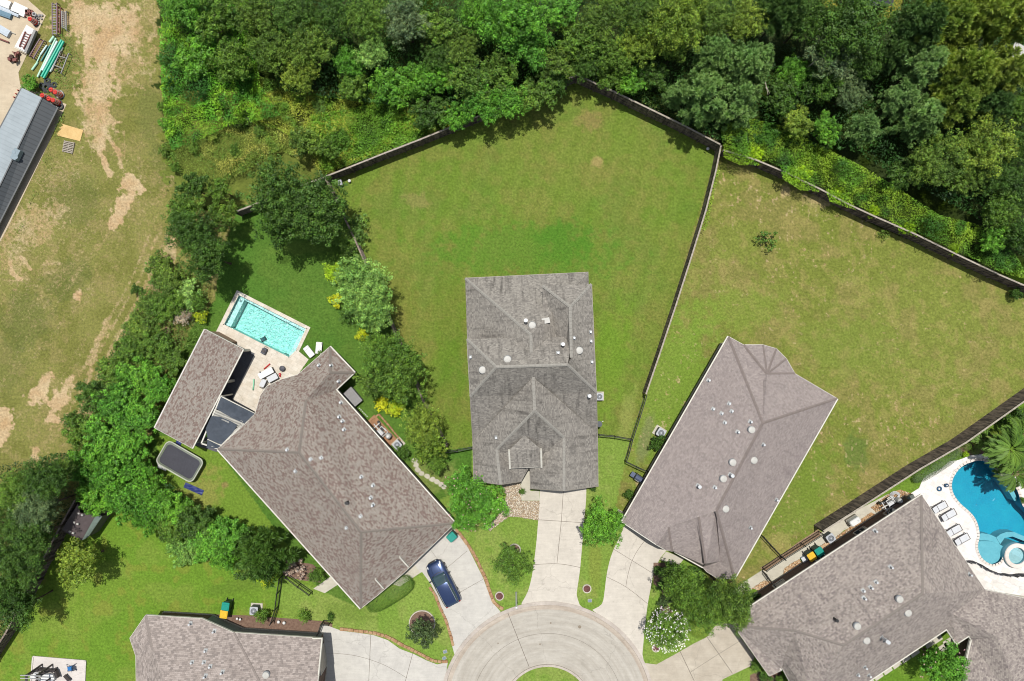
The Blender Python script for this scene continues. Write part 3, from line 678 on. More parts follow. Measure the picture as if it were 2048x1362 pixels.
def opening(key, i, t, w, z0, z1, kind='window'):
    ins, wo = HOUSES[key + '_w']; root = HOUSES[key][0]; n = len(ins)
    a, b = ins[i % n], ins[(i + 1) % n]; a = Vector((a.x, a.y, 0)); b = Vector((b.x, b.y, 0)); d = (b - a); L = d.length; d.normalize()
    c0 = sum(ins, Vector()) / n; out = Vector((d.y, -d.x, 0))
    if out.dot(a - Vector((c0.x, c0.y, 0))) < 0: out = -out
    c = a + d * (L * t) + out * .02; ang = math.atan2(d.y, d.x); zc = (z0 + z1) / 2
    fb = MB()
    for s in (-1, 1): fb.beam(c + d * s * w / 2 + Vector((0, 0, z0)), c + d * s * w / 2 + Vector((0, 0, z1)), .09, .1)
    for z in (z0, z1): fb.beam(c - d * w / 2 + Vector((0, 0, z)), c + d * w / 2 + Vector((0, 0, z)), .1, .09)
    if kind == 'window':
        fb.beam(c + Vector((0, 0, z0)), c + Vector((0, 0, z1)), .05, .06)
        f = fb.build('window', M_WFRAME, root); p = MB(); p.box((c.x, c.y, zc), (w, .03, z1 - z0), ang); p.build('pane', M_GLASS, f)
    elif kind == 'garage_door':
        f = fb.build('door_frame', M_WFRAME, root); p = MB()
        for k in range(4): p.box((c.x, c.y, z0 + (k + .5) * (z1 - z0) / 4), (w, .05, (z1 - z0) / 4 - .03), ang)
        p.build('garage_door', pm('garage_door_paint', C(206, 196, 180), rough=.6), root)
    else:
        f = fb.build('door_frame', M_WFRAME, root); p = MB(); p.box((c.x, c.y, zc), (w, .06, z1 - z0), ang); p.build('door', pm('door_paint', C(110, 70, 46), rough=.5), root)
def fittings(key, domes=(), pipes=(), blacks=()):
    root, roof, _ = HOUSES[key]
    for k, x, y in domes:
        r = roof_hit(key, *fr(k, x, y))
        if not r: continue
        h, nn = r; mb = MB()
        mb.lathe(0, 0, [(.36, -.12), (.34, .02), (.28, .04), (.28, .08)], 20); b = mb.build('vent_collar', M_VENTD, roof)
        b.location = h - Vector(root['_o']) + Vector((0, 0, .12 * (1 - nn.z) / .15 * .6)); m2 = MB(); m2.lathe(0, 0, [(.30, .07), (.32, .09), (.29, .12), (.16, .14), (.0, .145)], 20); d = m2.build('skylight_dome', M_DOME, roof); d.location = b.location
        for o in (b, d):
            o.data.transform(Matrix.Translation(-Vector((0, 0, 0))))
            for v in o.data.vertices: v.co += Vector(root['_o'])
    for k, x, y, *hh in pipes:
        r = roof_hit(key, *fr(k, x, y))
        if not r: continue
        h, nn = r; ht = hh[0] if hh else .35; mb = MB(); q = Vector(root['_o'])
        f = MB(); f.box((0, 0, .0), (.34, .34, .03)); 
        M = Matrix.Translation(h + nn * .02) @ nn.to_track_quat('Z', 'Y').to_matrix().to_4x4()
        f.v = [tuple(M @ Vector(v)) for v in f.v]; f.build('pipe_flashing', M_LEAD, roof)
        mb.cyl(h.x, h.y, h.z - .08, h.z + ht, .065 if ht < .6 else .11, n=10); mb.cyl(h.x, h.y, h.z + ht, h.z + ht + .1, .10 if ht < .6 else .17, n=10)
        mb.build('vent_pipe', M_VENT, roof)
    for k, x, y in blacks:
        r = roof_hit(key, *fr(k, x, y))
        if r:
            h, nn = r; mb = MB(); mb.cyl(h.x, h.y, h.z - .08, h.z + .5, .1, n=10); mb.cyl(h.x, h.y, h.z + .5, h.z + .6, .16, n=10); mb.build('vent_pipe', M_BLACKP, roof)
# ---- middle house
E = 2.8
V2 = dict(A=('1', 115, 213, E), B=('1', 1047, 168, E), Be=('1', 1062, 640, E), R1=('1', 612, 640, 6.4), R2=('1', 615, 830, 6.4), Ws=('1', 133, 800, E), W2b=('1', 129, 670, E),
          N1=('1', 700, 270, 5.0), N2=('1', 1071, 258, 5.0), N3=('1', 910, 430, 6.3), N4=('1', 918, 815, 6.6), N6=('1', 702, 800, 5.0), N7=('1', 860, 860, 5.0),
          W2=('1', 128, 672, 5.3), W3=('1', 152, 1110, 5.3), M1=('1', 350, 885, 7.2), M2=('1', 890, 868, 7.2), Mn=('1', 925, 655, 5.4), D=('1', 1108, 1075, 5.1),
          L1=(945.6, 882, E), R3=(1195, 867, E), F1=(1066.5, 753.8, 6.5), F2=(1069.2, 821.2, 6.5), G1=(993.5, 898.7, 4.2), GB=(1001, 969, 4.2), SW=(947.4, 962, E),
          Hq=(1128, 874.7, 4.7), Gp=(1128, 981.6, 4.7), SE=(1196.2, 972.4, E), S1=(1041.4, 963.2, E), Gw=(1060, 930, 3.2), Gs=(1061.7, 977.2, E),
          En=(1048.8, 870, 5.0), e1=(1018.2, 900.5, 4.7), e2=(1020, 936.3, 4.0), e3=(1083, 933.7, 4.0), e4=(1082, 898.7, 4.7))
F2_ = ['A B R1', 'A R1 R2 Ws', 'B Be R2 R1', 'N1 N2 N3', 'N1 N3 N4 N7 N6', 'N4 M2 N7', 'N2 D M2 N4 N3', 'W2 M1 M2 Mn', 'W2 W3 M1', 'M1 W3 L1 R3 D M2', 'F1 L1 SW GB G1 F2', 'F1 F2 Hq Gp SE R3', 'F2 G1 S1 Gw Hq', 'G1 GB S1', 'Hq Gp Gs Gw', 'En e1 e2 e3 e4']
V2 = {k: v[:-1] + (round(E + (v[-1] - E) * 1.5, 3),) for k, v in V2.items()}
h2 = house('h2', 'grey hip roofed house in the middle with a white edged entry roof', V2, F2_, M_SH2, M_TANB,
           outline='A B N2 D R3 SE Gp Gs Gw S1 GB SW L1 W3 W2', skip={('W2', 'A'), ('B', 'N2')}, capm=pm('light_ridge_shingle', C(172, 168, 158), C(154, 150, 142), 5, .95), caps=[('A', 'R1'), ('R1', 'R2'), ('N2', 'N3'), ('N1', 'N3'), ('N3', 'N4'), ('M1', 'M2'), ('M1', 'W2'), ('M1', 'W3'), ('M2', 'D'), ('F1', 'F2'), ('F2', 'G1'), ('F2', 'Hq'), ('Hq', 'Gp'), ('G1', 'GB')])
mb = MB()
for a, b in (('e1', 'e2'), ('e3', 'e4')):
    a, b = W(*V2[a]), W(*V2[b]); mb.beam(a, b, .16, .3)
mb.beam(W(*V2['e2']) + Vector((0, 0, -.12)), W(*V2['e3']) + Vector((0, 0, -.12)), .06, .2)
mb.build('entry_trim', M_TRIM, h2)
mb = MB()
for k in ('e2', 'e3'):
    p = W(*V2[k]); q = .35 if k == 'e2' else -.35; mb.box((p.x + q, p.y + .35, (p.z - .1) / 2), (.35, .35, p.z - .1))
mb.build('porch_column', M_TANB, h2)
for s in ((0, .35, 1.6), (0, .65, 1.6), (14, .3, 1.2), (12, .5, 1.2), (4, .5, 1.0)): opening('h2', s[0], s[1], s[2], .9, 2.2)
opening('h2', 5, .5, 2.9, .05, 2.2, 'garage_door'); opening('h2', 6, .5, .6, .05, 2.1, 'garage_door')
fittings('h2', [('1', 622, 570), ('1', 435, 827), ('1', 247, 907), ('1', 977, 760)], [('1', 572, 535, 1.0), ('1', 850, 712, .9), ('1', 938, 665), ('1', 1062, 620), ('1', 1065, 690), ('1', 1072, 847), ('1', 157, 810), ('1', 817, 777), ('1', 1050, 1100, .6), ('6', 522, 40)])
r = roof_hit('h2', *fr('1', 725, 535))
mb = MB(); mb.box((r[0].x, r[0].y, r[0].z + .05), (.7, .5, .12), .2); mb.build('saddle_flashing', M_DOME, HOUSES['h2'][1])
# ---- left house with mottled roof
V1 = dict(W=(435.4, 898.4, E), S=(721.4, 1217, E), s1=(754, 1191.5, E), s2=(801.8, 1150.8, E), s3=(830, 1124, E), E=(910.4, 1046.4, E), I=(672.8, 780.3, E), t2=(709.6, 745.5, E), t1=(660, 693.2, E), p1=(595.8, 749, E), p2=(562, 759, E), p3=(533.4, 772.5, E), p4=(520.9, 791, E), p5=(509.7, 828.3, E),
          Ra=(598, 905, 5.9), Rb=(722, 1064, 5.9), Rc=(612, 800, 4.7), T=(660, 745, 3.8))
h1 = house('h1', 'long house with mottled red brown shingles beside the rectangular pool', V1,
           ['W S Rb Ra', 'S s1 s2 s3 E Rb', 'E I Rc Ra Rb', 'W Ra p5', 'p5 Ra Rc p4', 'p4 Rc p3', 'p3 Rc p2', 'p2 Rc p1', 't1 t2 T', 't2 I Rc T', 't1 T Rc p1'], M_SH1, M_TANB, M_TRIM,
           outline='W S s1 s2 s3 E I t2 t1 p1 p2 p3 p4 p5', gut=[('W', 'S'), ('E', 'I'), ('I', 't2'), ('t2', 't1')], caps=[('Ra', 'Rb'), ('Rb', 'S'), ('Rb', 'E'), ('Ra', 'W'), ('Ra', 'Rc'), ('T', 't1'), ('T', 't2')])
mb = MB()
for a, b in (((1130, 658), (1178, 712)), ((993, 783), (1038, 834))):
    pa = roof_hit('h1', *fr('5', *a)); pb = roof_hit('h1', *fr('5', *b))
    za = pa[0] if pa else WF('5', *a, 3.3); zb = pb[0] if pb else WF('5', *b, 2.9)
    mb = MB(); mb.beam(za + Vector((0, 0, .12)), zb + Vector((0, 0, .1)), .12, .25)
    mb.build('gable_trim', M_TRIM, h1)
opening('h1', 4, .5, 4.6, .05, 2.3, 'garage_door'); opening('h1', 5, .3, 1.2, .8, 2.1); opening('h1', 5, .6, .9, .8, 2.1); opening('h1', 5, .85, 1.4, .8, 2.1); opening('h1', 10, .5, 2.0, .1, 2.2); opening('h1', 0, .3, 1.4, .8, 2.1); opening('h1', 0, .7, 1.4, .8, 2.1)
fittings('h1', [], [('5', 493, 55, .2), ('5', 625, 108, .2), ('5', 685, 100, .2), ('5', 540, 175, .2), ('5', 912, 207), ('5', 978, 255), ('5', 965, 325), ('5', 978, 365, .5), ('5', 907, 430, .2), ('5', 828, 495, .2), ('F', 705, 860), ('F', 777, 860), ('F', 822, 955), ('F', 835, 1080), ('F', 825, 1165), ('F', 845, 1190), ('F', 853, 1240)], [('5', 835, 348)])
# ---- pool house
Vp = dict(a=('0', 410.2, 658.8, 3.1), b=('0', 486.1, 698.3, 2.7), c=('0', 384.2, 896.4, 2.7), d=('0', 309.9, 856, 3.1))
hp = house('hp', 'narrow pool house with a single slope mottled roof beside the pool patio', Vp, ['a b c d'], M_SH1, M_TANB, M_TRIM, outline='a b c d', gut=[('b', 'c'), ('a', 'd')], wall=False, name='pool_house', cat='pool house')
mb = MB()
a, b, c_, d = (WF(*Vp[k]) for k in 'abcd')
for t in (.03, .35, .67, .97):
    p = b.lerp(c_, t); q = p + (a - b).normalized() * .3; mb.box((q.x, q.y, 1.32), (.22, .22, 2.62), .5)
mb.build('post', M_TRIM, hp)
mb = MB(); ia = a.lerp(b, .55); idd = d.lerp(c_, .55)
for p, q in ((a, ia), (ia, idd), (idd, d), (d, a)):
    p = p.lerp((a + b + c_ + d) / 4, .03); q = q.lerp((a + b + c_ + d) / 4, .03)
    mb.add([(p.x, p.y, 0), (q.x, q.y, 0), (q.x, q.y, 2.75), (p.x, p.y, 2.85)], [(0, 1, 2, 3)])
mb.build('wall', M_TANB, hp)
# ---- right house
V3 = dict(N=(1456.6, 672.7, E), b1=(1487, 689.6, E), b2=(1525.8, 689.6, E), b3=(1552.8, 697.4, E), b4=(1573, 717.6, E), b5=(1590, 747.4, E), E=(1674.3, 797, E), S=(1469.2, 1156.2, E), s1=(1436.7, 1157.7, E), s2=(1413, 1143, E), s3=(1405.7, 1134, E), s4=(1349.7, 1103, E), s5=(1330.5, 1100, 3.7), s6=('@', 'N W R1', 1312.8, 1089.8), W=(1243.4, 1044, E),
          R1=(1525.8, 846, 6.0), R2=('@', 'N W R1', 1433, 1021.5), B0=(1534, 748, 4.3), B6=(1526, 762, 4.3), K=('@', 'N W R1', 1338, 1054), K2=(1392.5, 1042.6, 5.15), K3=(1407, 1129.7, 3.9), K4=(1345, 1101.6, 4.0),
          J1=(1398, 1030.8, 5.5), J2=(1431, 1023, 5.6), J3=(1441, 1122.3, 3.5), J4=(1411.6, 1127, 4.7))
h3 = house('h3', 'taupe grey house with a rounded bay on its far end between two driveways', V3,
           ['N W s6 K R2 R1', 's6 s5 K4 K', 's5 s4 K4', 'K K2 K3 K4', 'K2 J1 J4 K3', 'K4 K3 s3 s4', 'J1 J2 J3 J4', 'K J1 R2', 'K K2 J1', 'J2 R2 J1', 'R1 R2 S E', 'R2 S s1 s2 J3 J2', 'J3 J4 s3 s2', 'N b1 B0 B6 R1', 'B0 b1 b2', 'B0 b2 b3', 'B0 b3 b4', 'B0 b4 b5', 'B0 b5 E R1 B6'], M_SH3, M_DKBRICK, M_TRIM,
           outline='N b1 b2 b3 b4 b5 E S s1 s2 s3 s4 s5 s6 W', gut=[('N', 'W'), ('E', 'S'), ('s4', 's3')], caps=[('R1', 'R2'), ('R1', 'N'), ('R1', 'E'), ('R2', 'S'), ('B0', 'b1'), ('B0', 'b2'), ('B0', 'b3'), ('B0', 'b4'), ('B0', 'b5'), ('K', 'K4'), ('J1', 'J4')], capm=pm('dark_ridge_shingle', C(142, 130, 124), rough=.95))
opening('h3', 13, .5, 4.6, .05, 2.3, 'garage_door'); opening('h3', 14, .2, 1.0, .8, 2.1); opening('h3', 14, .5, 1.2, .8, 2.1); opening('h3', 14, .8, 1.2, .8, 2.1); opening('h3', 2, .5, 1.0, .5, 2.2); opening('h3', 3, .5, .9, .5, 2.2); opening('h3', 6, .4, 1.4, .8, 2.1)
fittings('h3', [('2', 897, 650), ('2', 785, 843), ('2', 730, 940), ('2', 910, 830), ('2', 743, 1118)], [('2', 642, 357), ('2', 670, 527, .2), ('2', 720, 553, .2), ('2', 780, 540, .2), ('2', 765, 495, .2), ('2', 740, 607, .2), ('2', 890, 602), ('2', 815, 662), ('2', 965, 737), ('2', 772, 915, .6), ('2', 580, 980, .6), ('2', 680, 990), ('2', 1043, 1063), ('2', 890, 1228)])
# ---- bottom-left house
V4 = dict(a=(291, 1230.7, E), e=(403.7, 1237.5, E), f=(466.4, 1265.3, E), g=(644.2, 1277, E), h=(632, 1402, 6.4), j=(632, 1520, E), k=(275, 1520, E), c=(271.4, 1312, E), b=(259.5, 1276.5, E), x=(303, 1294, 3.9), r1=(345, 1395, 6.4), r2=(540, 1405, 6.4))
h4 = house('h4', 'pinkish grey roofed house cut by the lower frame edge beside the bins', V4, ['a e f r2 r1 x', 'f g h r2', 'a x b', 'b x c', 'c x r1 k', 'k r1 r2 h j'], M_SH4, M_BRICK, M_TRIM, outline='a e f g h j k c b', gut=[], caps=[('f', 'r2'), ('a', 'x'), ('r1', 'r2')], inset=.75)
mb = MB(); g_, hh_ = W(*V4['g']), W(*V4['h'])
mb.beam(g_ + Vector((-.9, .05, .05)), g_ + Vector((.06, .05, .05)), .1, .2); mb.beam(g_ + Vector((0.03, 0, .05)), g_.lerp(hh_, .6) + Vector((.03, 0, .05)), .12, .2); mb.build('gable_trim', M_TRIM, h4)
opening('h4', 2, .42, .9, .9, 1.7); opening('h4', 0, .5, 1.2, .9, 2.0); opening('h4', 3, .6, 2.2, .05, 2.2, 'garage_door')
# side wall facing the bins is pale siding
ins, wo = HOUSES['h4_w']
a, b = ins[2], ins[3]; mb = MB(); mb.add([(a.x, a.y + .012, 0.15), (b.x, b.y + .012, 0.15), (b.x, b.y + .012, b.z), (a.x, a.y + .012, a.z)], [(0, 1, 2, 3)])
a, b = ins[1], ins[2]; mb.add([(a.x, a.y + .012, 0.15), (b.x, b.y + .012, 0.15), (b.x, b.y + .012, b.z), (a.x, a.y + .012, a.z)], [(0, 1, 2, 3)]); mb.build('siding', M_SIDING, h4)
fittings('h4', [('5', 375, 1325)], [('4', 1125, 1020), ('4', 1265, 1065), ('4', 1213, 1182, .2), ('4', 1133, 1250, .2), ('4', 1203, 1250, .2), ('4', 1240, 1275, .2), ('4', 1313, 1307), ('4', 1213, 1330)])
# ---- bottom-right house
V5 = dict(N=(1842.8, 989.5, E), w1=(1497.2, 1215.2, E), w=(1467.7, 1252, E), s1=(1538.5, 1352, E), s2=(1563.6, 1340.6, E), s3=(1559, 1326, E), s4=(1583, 1370, E), s5=(1640, 1480, E), s6=(1690, 1440, E), s7=(1737, 1362, E), n1=(1892, 1258.2, E), n2=(1911.4, 1287.7, E), n3=(1936.4, 1271.5, 3.1), n4=(1941, 1279, E), n5=(1930.5, 1323, E), n6=(1920, 1460, E), z1=(2140, 1460, E), z2=(2140, 1210, E), e2=(2048, 1196, E), e1=(1970.4, 1180, E),
          q1=(1845.8, 1187.3, 6.7), q2=('@', 'N w1 q1', 1687, 1290.7), q3=('@', 'N w1 q1', 1589.5, 1261), v1=(1905, 1228, 3.6), r=(1995, 1274, 4.2), q5=(2140, 1335, 4.4), q9=(2062, 1460, 4.2), q7=(1625, 1400, 4.6), q8=(1567, 1318, 3.4))
h5 = house('h5', 'large driftwood grey house wrapping a paved courtyard beside the curved pool', V5,
           ['N w1 w q3 q2 q1', 'N e1 q1', 'q1 q2 s7 n1 v1', 'v1 n1 n2', 'q1 v1 e1', 'v1 r e1', 'v1 n2 n3 r', 'n3 n4 r', 'n4 n5 n6 q9 r', 'e1 e2 z2 q5 r', 'r q5 z1 q9', 'w s1 s2 q8 q3', 'q8 s2 s3', 'q3 q8 s3 s4 q7 q2', 'q7 s4 s5', 'q7 s5 s6 s7 q2'], M_SH5, M_DKBRICK, M_TRIM,
           outline='N w1 w s1 s2 s3 s4 s5 s6 s7 n1 n2 n3 n4 n5 n6 z1 z2 e2 e1', gut=[('N', 'w1'), ('n2', 'n3'), ('n3', 'n4'), ('n4', 'n5'), ('s2', 's3'), ('n1', 's7'), ('n1', 'n2')], caps=[('N', 'q1'), ('q1', 'q2'), ('q3', 'q2'), ('q3', 'w')], inset=.6)
for i, t, w_ in ((0, .12, 1.0), (0, .3, 1.2), (0, .55, 1.0), (0, .8, 1.2), (19, .3, 2.2), (19, .7, 2.2), (8, .5, 1.2), (9, .3, 1.2), (9, .7, 1.2), (2, .5, 1.2)): opening('h5', i, t, w_, .7, 2.1)
opening('h5', 2, .5, 4.6, .05, 2.3, 'garage_door')
fittings('h5', [('8', 803, 803), ('8', 520, 988), ('8', 863, 898), ('8', 583, 1085)], [('8', 642, 342), ('8', 747, 587), ('8', 612, 725), ('8', 563, 748, .2), ('8', 567, 797), ('8', 650, 690, .2), ('8', 1280, 637), ('8', 600, 1320), ('8', 527, 1318, .2), ('8', 573, 1265), ('8', 688, 1063, .9), ('8', 710, 1080, .6)], [('8', 368, 937)])
# ---- courtyard squares
for i in range(7):
    u = i * 66
    x, y = 905 - u * .93, 1175 + u * .60 ; 
    sheet('courtyard_slab', [frs('8', [(x - 30, y - 8), (x + 22, y - 42), (x + 42, y - 8), (x - 10, y + 28)])], 0.05, M_WALK, drop=.05)
for (x, y) in ((1060, 1080), (1100, 1140), (1130, 1105), (1005, 1112)):
    sheet('courtyard_slab', [frs('8', [(x - 30, y - 8), (x + 22, y - 42), (x + 42, y - 4), (x - 10, y + 30)])], 0.05, M_WALK, drop=.05)
# ---- warehouse
M_MGREY = pm('pale_metal_roofing', C(166, 178, 184), C(154, 166, 174), 1, .55, metal=.0); 
def ribbed(name, c, w, rough, ang, lo=.62):
    q = NT(name); pos = q.n('ShaderNodeNewGeometry').outputs['Position']
    mp = q.n('ShaderNodeMapping'); mp.inputs['Rotation'].default_value = (0, 0, ang); q.l(pos, mp.inputs['Vector'])
    s = q.n('ShaderNodeSeparateXYZ'); q.l(mp.outputs[0], s.inputs[0])
    f = q.math('FRACT', q.math('DIVIDE', s.outputs[0], w)); e = q.ramp(f, [(0, lo), (.12, lo), (.22, 1), (.86, 1), (1, (lo + 1) / 2)])
    col = q.mix(1, c, e, 'MULTIPLY'); col = q.mix(.5, col, q.ramp(q.noise(pos, .8, 5), [(.3, .8), (.7, 1.15)]), 'MULTIPLY')
    q.l(col, q.b.inputs['Base Color']); q.b.inputs['Roughness'].default_value = rough; q.bump(f, .4, .05); return q.m
a_ = W(84.4, 195.8, 1.5); b_ = W(-60, 497, 1.5); angr = math.atan2(b_.y - a_.y, b_.x - a_.x)
M_MDARK = ribbed('charcoal_ribbed_roofing', C(66, 72, 76), .42, .6, -angr)
M_MLIGHT = ribbed('pale_ribbed_roofing', C(164, 174, 178), .42, .6, -angr, .93)
wr = thing('warehouse', 'long metal warehouse with pale and charcoal roof slopes in the work yard', 'warehouse', (W(20, 330).x, W(20, 330).y, 0), world=True)
A1, A2, R1_, R2_, B1, B2 = W(43.9, 175.6, .95), W(-110, 460, .95), a_, b_, W(115, 214.4, .8), W(-27, 495, .8)
mb = MB(); mb.add([A1, R1_, R2_, A2], [(0, 1, 2, 3)]); mb.build('roof', M_MLIGHT, wr)
mb = MB(); mb.add([R1_ + Vector((0, 0, .01)), B1, B2, R2_ + Vector((0, 0, .01))], [(0, 1, 2, 3)]); mb.build('roof', M_MDARK, wr)
mb = MB(); mb.beam(R1_ + Vector((0, 0, .03)), R2_ + Vector((0, 0, .03)), .12, .04); mb.beam(B1 + Vector((.05, -.02, -.05)), B2 + Vector((.05, -.02, -.05)), .14, .14); mb.beam(A1 + Vector((-.05, 0, -.05)), A2 + Vector((-.05, 0, -.05)), .12, .12); mb.build('gutter', pm('dull_metal_gutter', C(110, 112, 112), rough=.6), wr)
mb = MB(); g = [p.copy() for p in (A1, R1_, B1, B2, R2_, A2)]; cen = sum(g, Vector()) / 6; dq = (R2_ - R1_).normalized(); g = [p + Vector((dq.y, -dq.x, 0)) * (.75 if i in (0, 5) else -.75 if i in (2, 3) else 0) * (1 if (A1 - R1_).dot(Vector((dq.y, -dq.x, 0))) < 0 else -1) + dq * (.25 if i < 3 else -.25) for i, p in enumerate(g)]
for i in range(6):
    p, q_ = g[i], g[(i + 1) % 6]; mb.add([(p.x, p.y, 0), (q_.x, q_.y, 0), (q_.x, q_.y, q_.z - .04), (p.x, p.y, p.z - .04)], [(0, 1, 2, 3)])
mb.build('wall', pm('steel_wall_panel', C(150, 140, 128), rough=.6), wr)
mb = MB(); p = W(32, 309, 1.6); mb.rbox((p.x, p.y, 1.5), (.62, 1.1, .5), -.47, .06); mb.cyl(p.x - .1, p.y + .2, 1.74, 1.77, .2); mb.cyl(p.x + .1, p.y - .3, 1.74, 1.77, .2); mb.build('air_conditioner', pm('rooftop_unit_paint', C(150, 168, 176), rough=.5), wr)
# ---- storage shed
sh = thing('storage_shed', 'small brown roofed garden shed with white skylights beneath the big hedge', 'shed', (W(165, 1045).x, W(165, 1045).y, 0), world=True)
FR['G'] = (100, 980, 6.81)
q1, q2, q3, q4 = WF('G', 380, 190, 2.2), WF('G', 160, 540, 2.2), WF('G', 430, 690, 2.0), WF('G', 630, 330, 2.0)
ra, rb = WF('G', 410, 310, 2.7), WF('G', 270, 610, 2.7)
q5, q6 = WF('G', 520, 640, 1.8), WF('G', 715, 355, 1.8)
mb = MB(); mb.add([q1, q2, rb, ra], [(0, 1, 2, 3)]); mb.add([ra, rb, q3, q4], [(0, 1, 2, 3)]); mb.build('roof', pm('brown_shed_roofing', C(104, 92, 92), C(90, 80, 80), 3, .8), sh)
q7, q8 = q5 + Vector((0, 0, 0)), q6 + Vector((0, 0, 0))
mb = MB(); mb.add([q3 + Vector((0, 0, -.02)), q4 + Vector((0, 0, -.02)), q8, q7], [(0, 1, 2, 3)]); mb.build('awning', pm('green_plastic_awning', C(120, 136, 126), rough=.5), sh)
mb = MB()
lo = [q1, q2, rb, q3, q7, q8, q4, ra]
lo = [q1, q2, q3, q7, q8, q4]
cen = sum(lo, Vector()) / len(lo)
for i in range(len(lo)):
    p, q_ = lo[i].lerp(cen, .06), lo[(i + 1) % len(lo)].lerp(cen, .06); mb.add([(p.x, p.y, 0), (q_.x, q_.y, 0), (q_.x, q_.y, lo[(i + 1) % len(lo)].z - .05), (p.x, p.y, lo[i].z - .05)], [(0, 1, 2, 3)])
mb.build('wall', pm('dark_resin_wall', C(110, 104, 98), rough=.7), sh)
for x, y in ((395, 322), (437, 342), (333, 443), (376, 463), (272, 567), (315, 587)):
    mb = MB(); z = 2.62 if (x, y) in ((395, 322), (333, 443), (272, 567)) else 2.66
    p = WF('G', x, y, z); mb.rbox((p.x, p.y, z), (.22, .17, .14), -.4, .06); mb.build('skylight', M_DOME, sh)
# a neighbour's building peeping through the wood at the right
nb = thing('garden_outbuilding', 'white roofed outbuilding half hidden by pines at the right frame edge', 'outbuilding', (W(2040, 105).x, W(2040, 105).y, 0), world=True)
mb = MB(); p = W(2046, 112, 3); mb.box((p.x, p.y, 3.0), (2.6, 1.7, .12), -.5); mb.build('roof', M_DOME, nb)
mb = MB(); mb.box((p.x, p.y, 1.45), (2.3, 1.4, 2.9), -.5); mb.build('wall', M_TRIMG, nb)
nb = thing('garden_outbuilding', 'dark roofed outbuilding touching the upper frame edge in a clearing', 'outbuilding', (W(1745, -12).x, W(1745, -12).y, 0), world=True)
mb = MB(); p = W(1748, -14, 3); mb.add([(p.x - 2, p.y - 1, 2.6), (p.x + 2, p.y - 1, 2.6), (p.x + 2, p.y + .5, 3.4), (p.x - 2, p.y + .5, 3.4), (p.x - 2, p.y + 2, 2.6), (p.x + 2, p.y + 2, 2.6)], [(0, 1, 2, 3), (3, 2, 5, 4)]); mb.build('roof', M_MDARK, nb)
mb = MB(); mb.box((p.x, p.y + .5, 1.3), (3.6, 2.6, 2.6)); mb.build('wall', M_TRIMG, nb)
# ================================================================== FENCES
def wood_mat(name, c, c2):
    q = NT(name); tc = q.n('ShaderNodeNewGeometry').outputs['Position']
    mp = q.n('ShaderNodeMapping'); mp.inputs['Scale'].default_value = (1.6, 1.6, .25); q.l(tc, mp.inputs['Vector'])
    col = q.mix(q.ramp(q.noise(mp.outputs[0], 2.5, 5, .7), [(.4, 0), (.6, 1)]), c, c2)
    q.l(col, q.b.inputs['Base Color']); q.b.inputs['Roughness'].default_value = .9; return q.m
M_FENCE = wood_mat('dark_weathered_boards', C(138, 122, 108), C(62, 52, 48))
M_FENCEG = wood_mat('grey_weathered_boards', C(150, 138, 126), C(112, 98, 88))
M_CAP = wood_mat('pale_cap_rail', C(186, 176, 160), C(156, 146, 132))
M_CAPD = wood_mat('brown_cap_rail', C(160, 146, 130), C(120, 106, 94))
M_IRON = pm('black_iron', (.015, .015, .015), rough=.5)
def wood_fence(label, pts, h=1.85, mat=None, capm=None, cap=True, group=None, back=False):
    P = [W(p[0], p[1], h) for p in pts]; c = sum(P, Vector()) / len(P)
    r = thing('wooden_fence', label, 'fence', (c.x, c.y, 0), group, world=True)
    b = MB(); rl = MB(); cp = MB(); rr = random.Random(len(label))
    posts = []
    for p, q in zip(P[:-1], P[1:]):
        d = (q - p); L = d.length; d.normalize(); u = Vector((-d.y, d.x, 0)); ang = math.atan2(d.y, d.x); n = max(1, int(L / .15))
        # rails face the house side (towards the frame middle)
        m = (p + q) / 2
        if (u.dot(-m) < 0) != back: u = -u
        for i in range(n):
            t = (i + .5) * L / n; k = p + d * t; hh = h - .05 + rr.uniform(-.04, .03)
            b.box((k.x, k.y, hh / 2), (L / n - .008, .022 + rr.uniform(0, .012), hh), ang)
        for z in (.35, .95, 1.55): rl.beam(Vector((p.x, p.y, z)) + u * .045, Vector((q.x, q.y, z)) + u * .045, .045, .09)
        if cap: cp.beam(Vector((p.x, p.y, h + .01)), Vector((q.x, q.y, h + .01)), .15, .045)
        else: cp.beam(Vector((p.x, p.y, h - .05)) + u * .05, Vector((q.x, q.y, h - .05)) + u * .05, .05, .09)
        k = max(1, round(L / 2.4))
        for i in range(k + 1):
            s = p + d * (L * i / k) + u * .1
            if not posts or (s - posts[-1]).length > .8: posts.append(s)
    b.build('fence_boards', mat or M_FENCE, r); rl.build('fence_rail', mat or M_FENCE, r); cp.build('cap_rail', capm or M_CAP, r)
    for s in posts[:80]:
        m = MB(); m.box((s.x, s.y, (h - .02) / 2), (.1, .1, h - .02)); m.build('fence_post', mat or M_FENCE, r)
    return r
wood_fence('dark boarded fence with pale cap rail below the dry weeds', [(636, 359), (700, 334), (770, 306), (840, 279), (902, 254)], 1.85)
wood_fence('dark boarded fence hidden under overhanging trees at the lawn top', [(905, 252), (980, 223), (1060, 192), (1134, 163)], 1.85)
wood_fence('dark boarded fence with cap rail running from the lawn peak to its corner', [(1135, 158), (1154, 150), (1230, 184), (1300, 218), (1370, 252), (1441, 289)], 1.95)
wood_fence('narrow fence between the two large lawns with grey cap rail', frs('0', [(1442, 291), (1432, 340), (1412, 420), (1384, 510), (1352, 610), (1318, 712), (1292, 788)]), 1.85, back=True)
wood_fence('vine smothered fence along the browned lawn and the wood', [(1446, 300), (1510, 319), (1572, 345), (1640, 378), (1700, 410), (1752, 434), (1830, 468), (1920, 512), (2000, 550), (2130, 606)], 1.85)
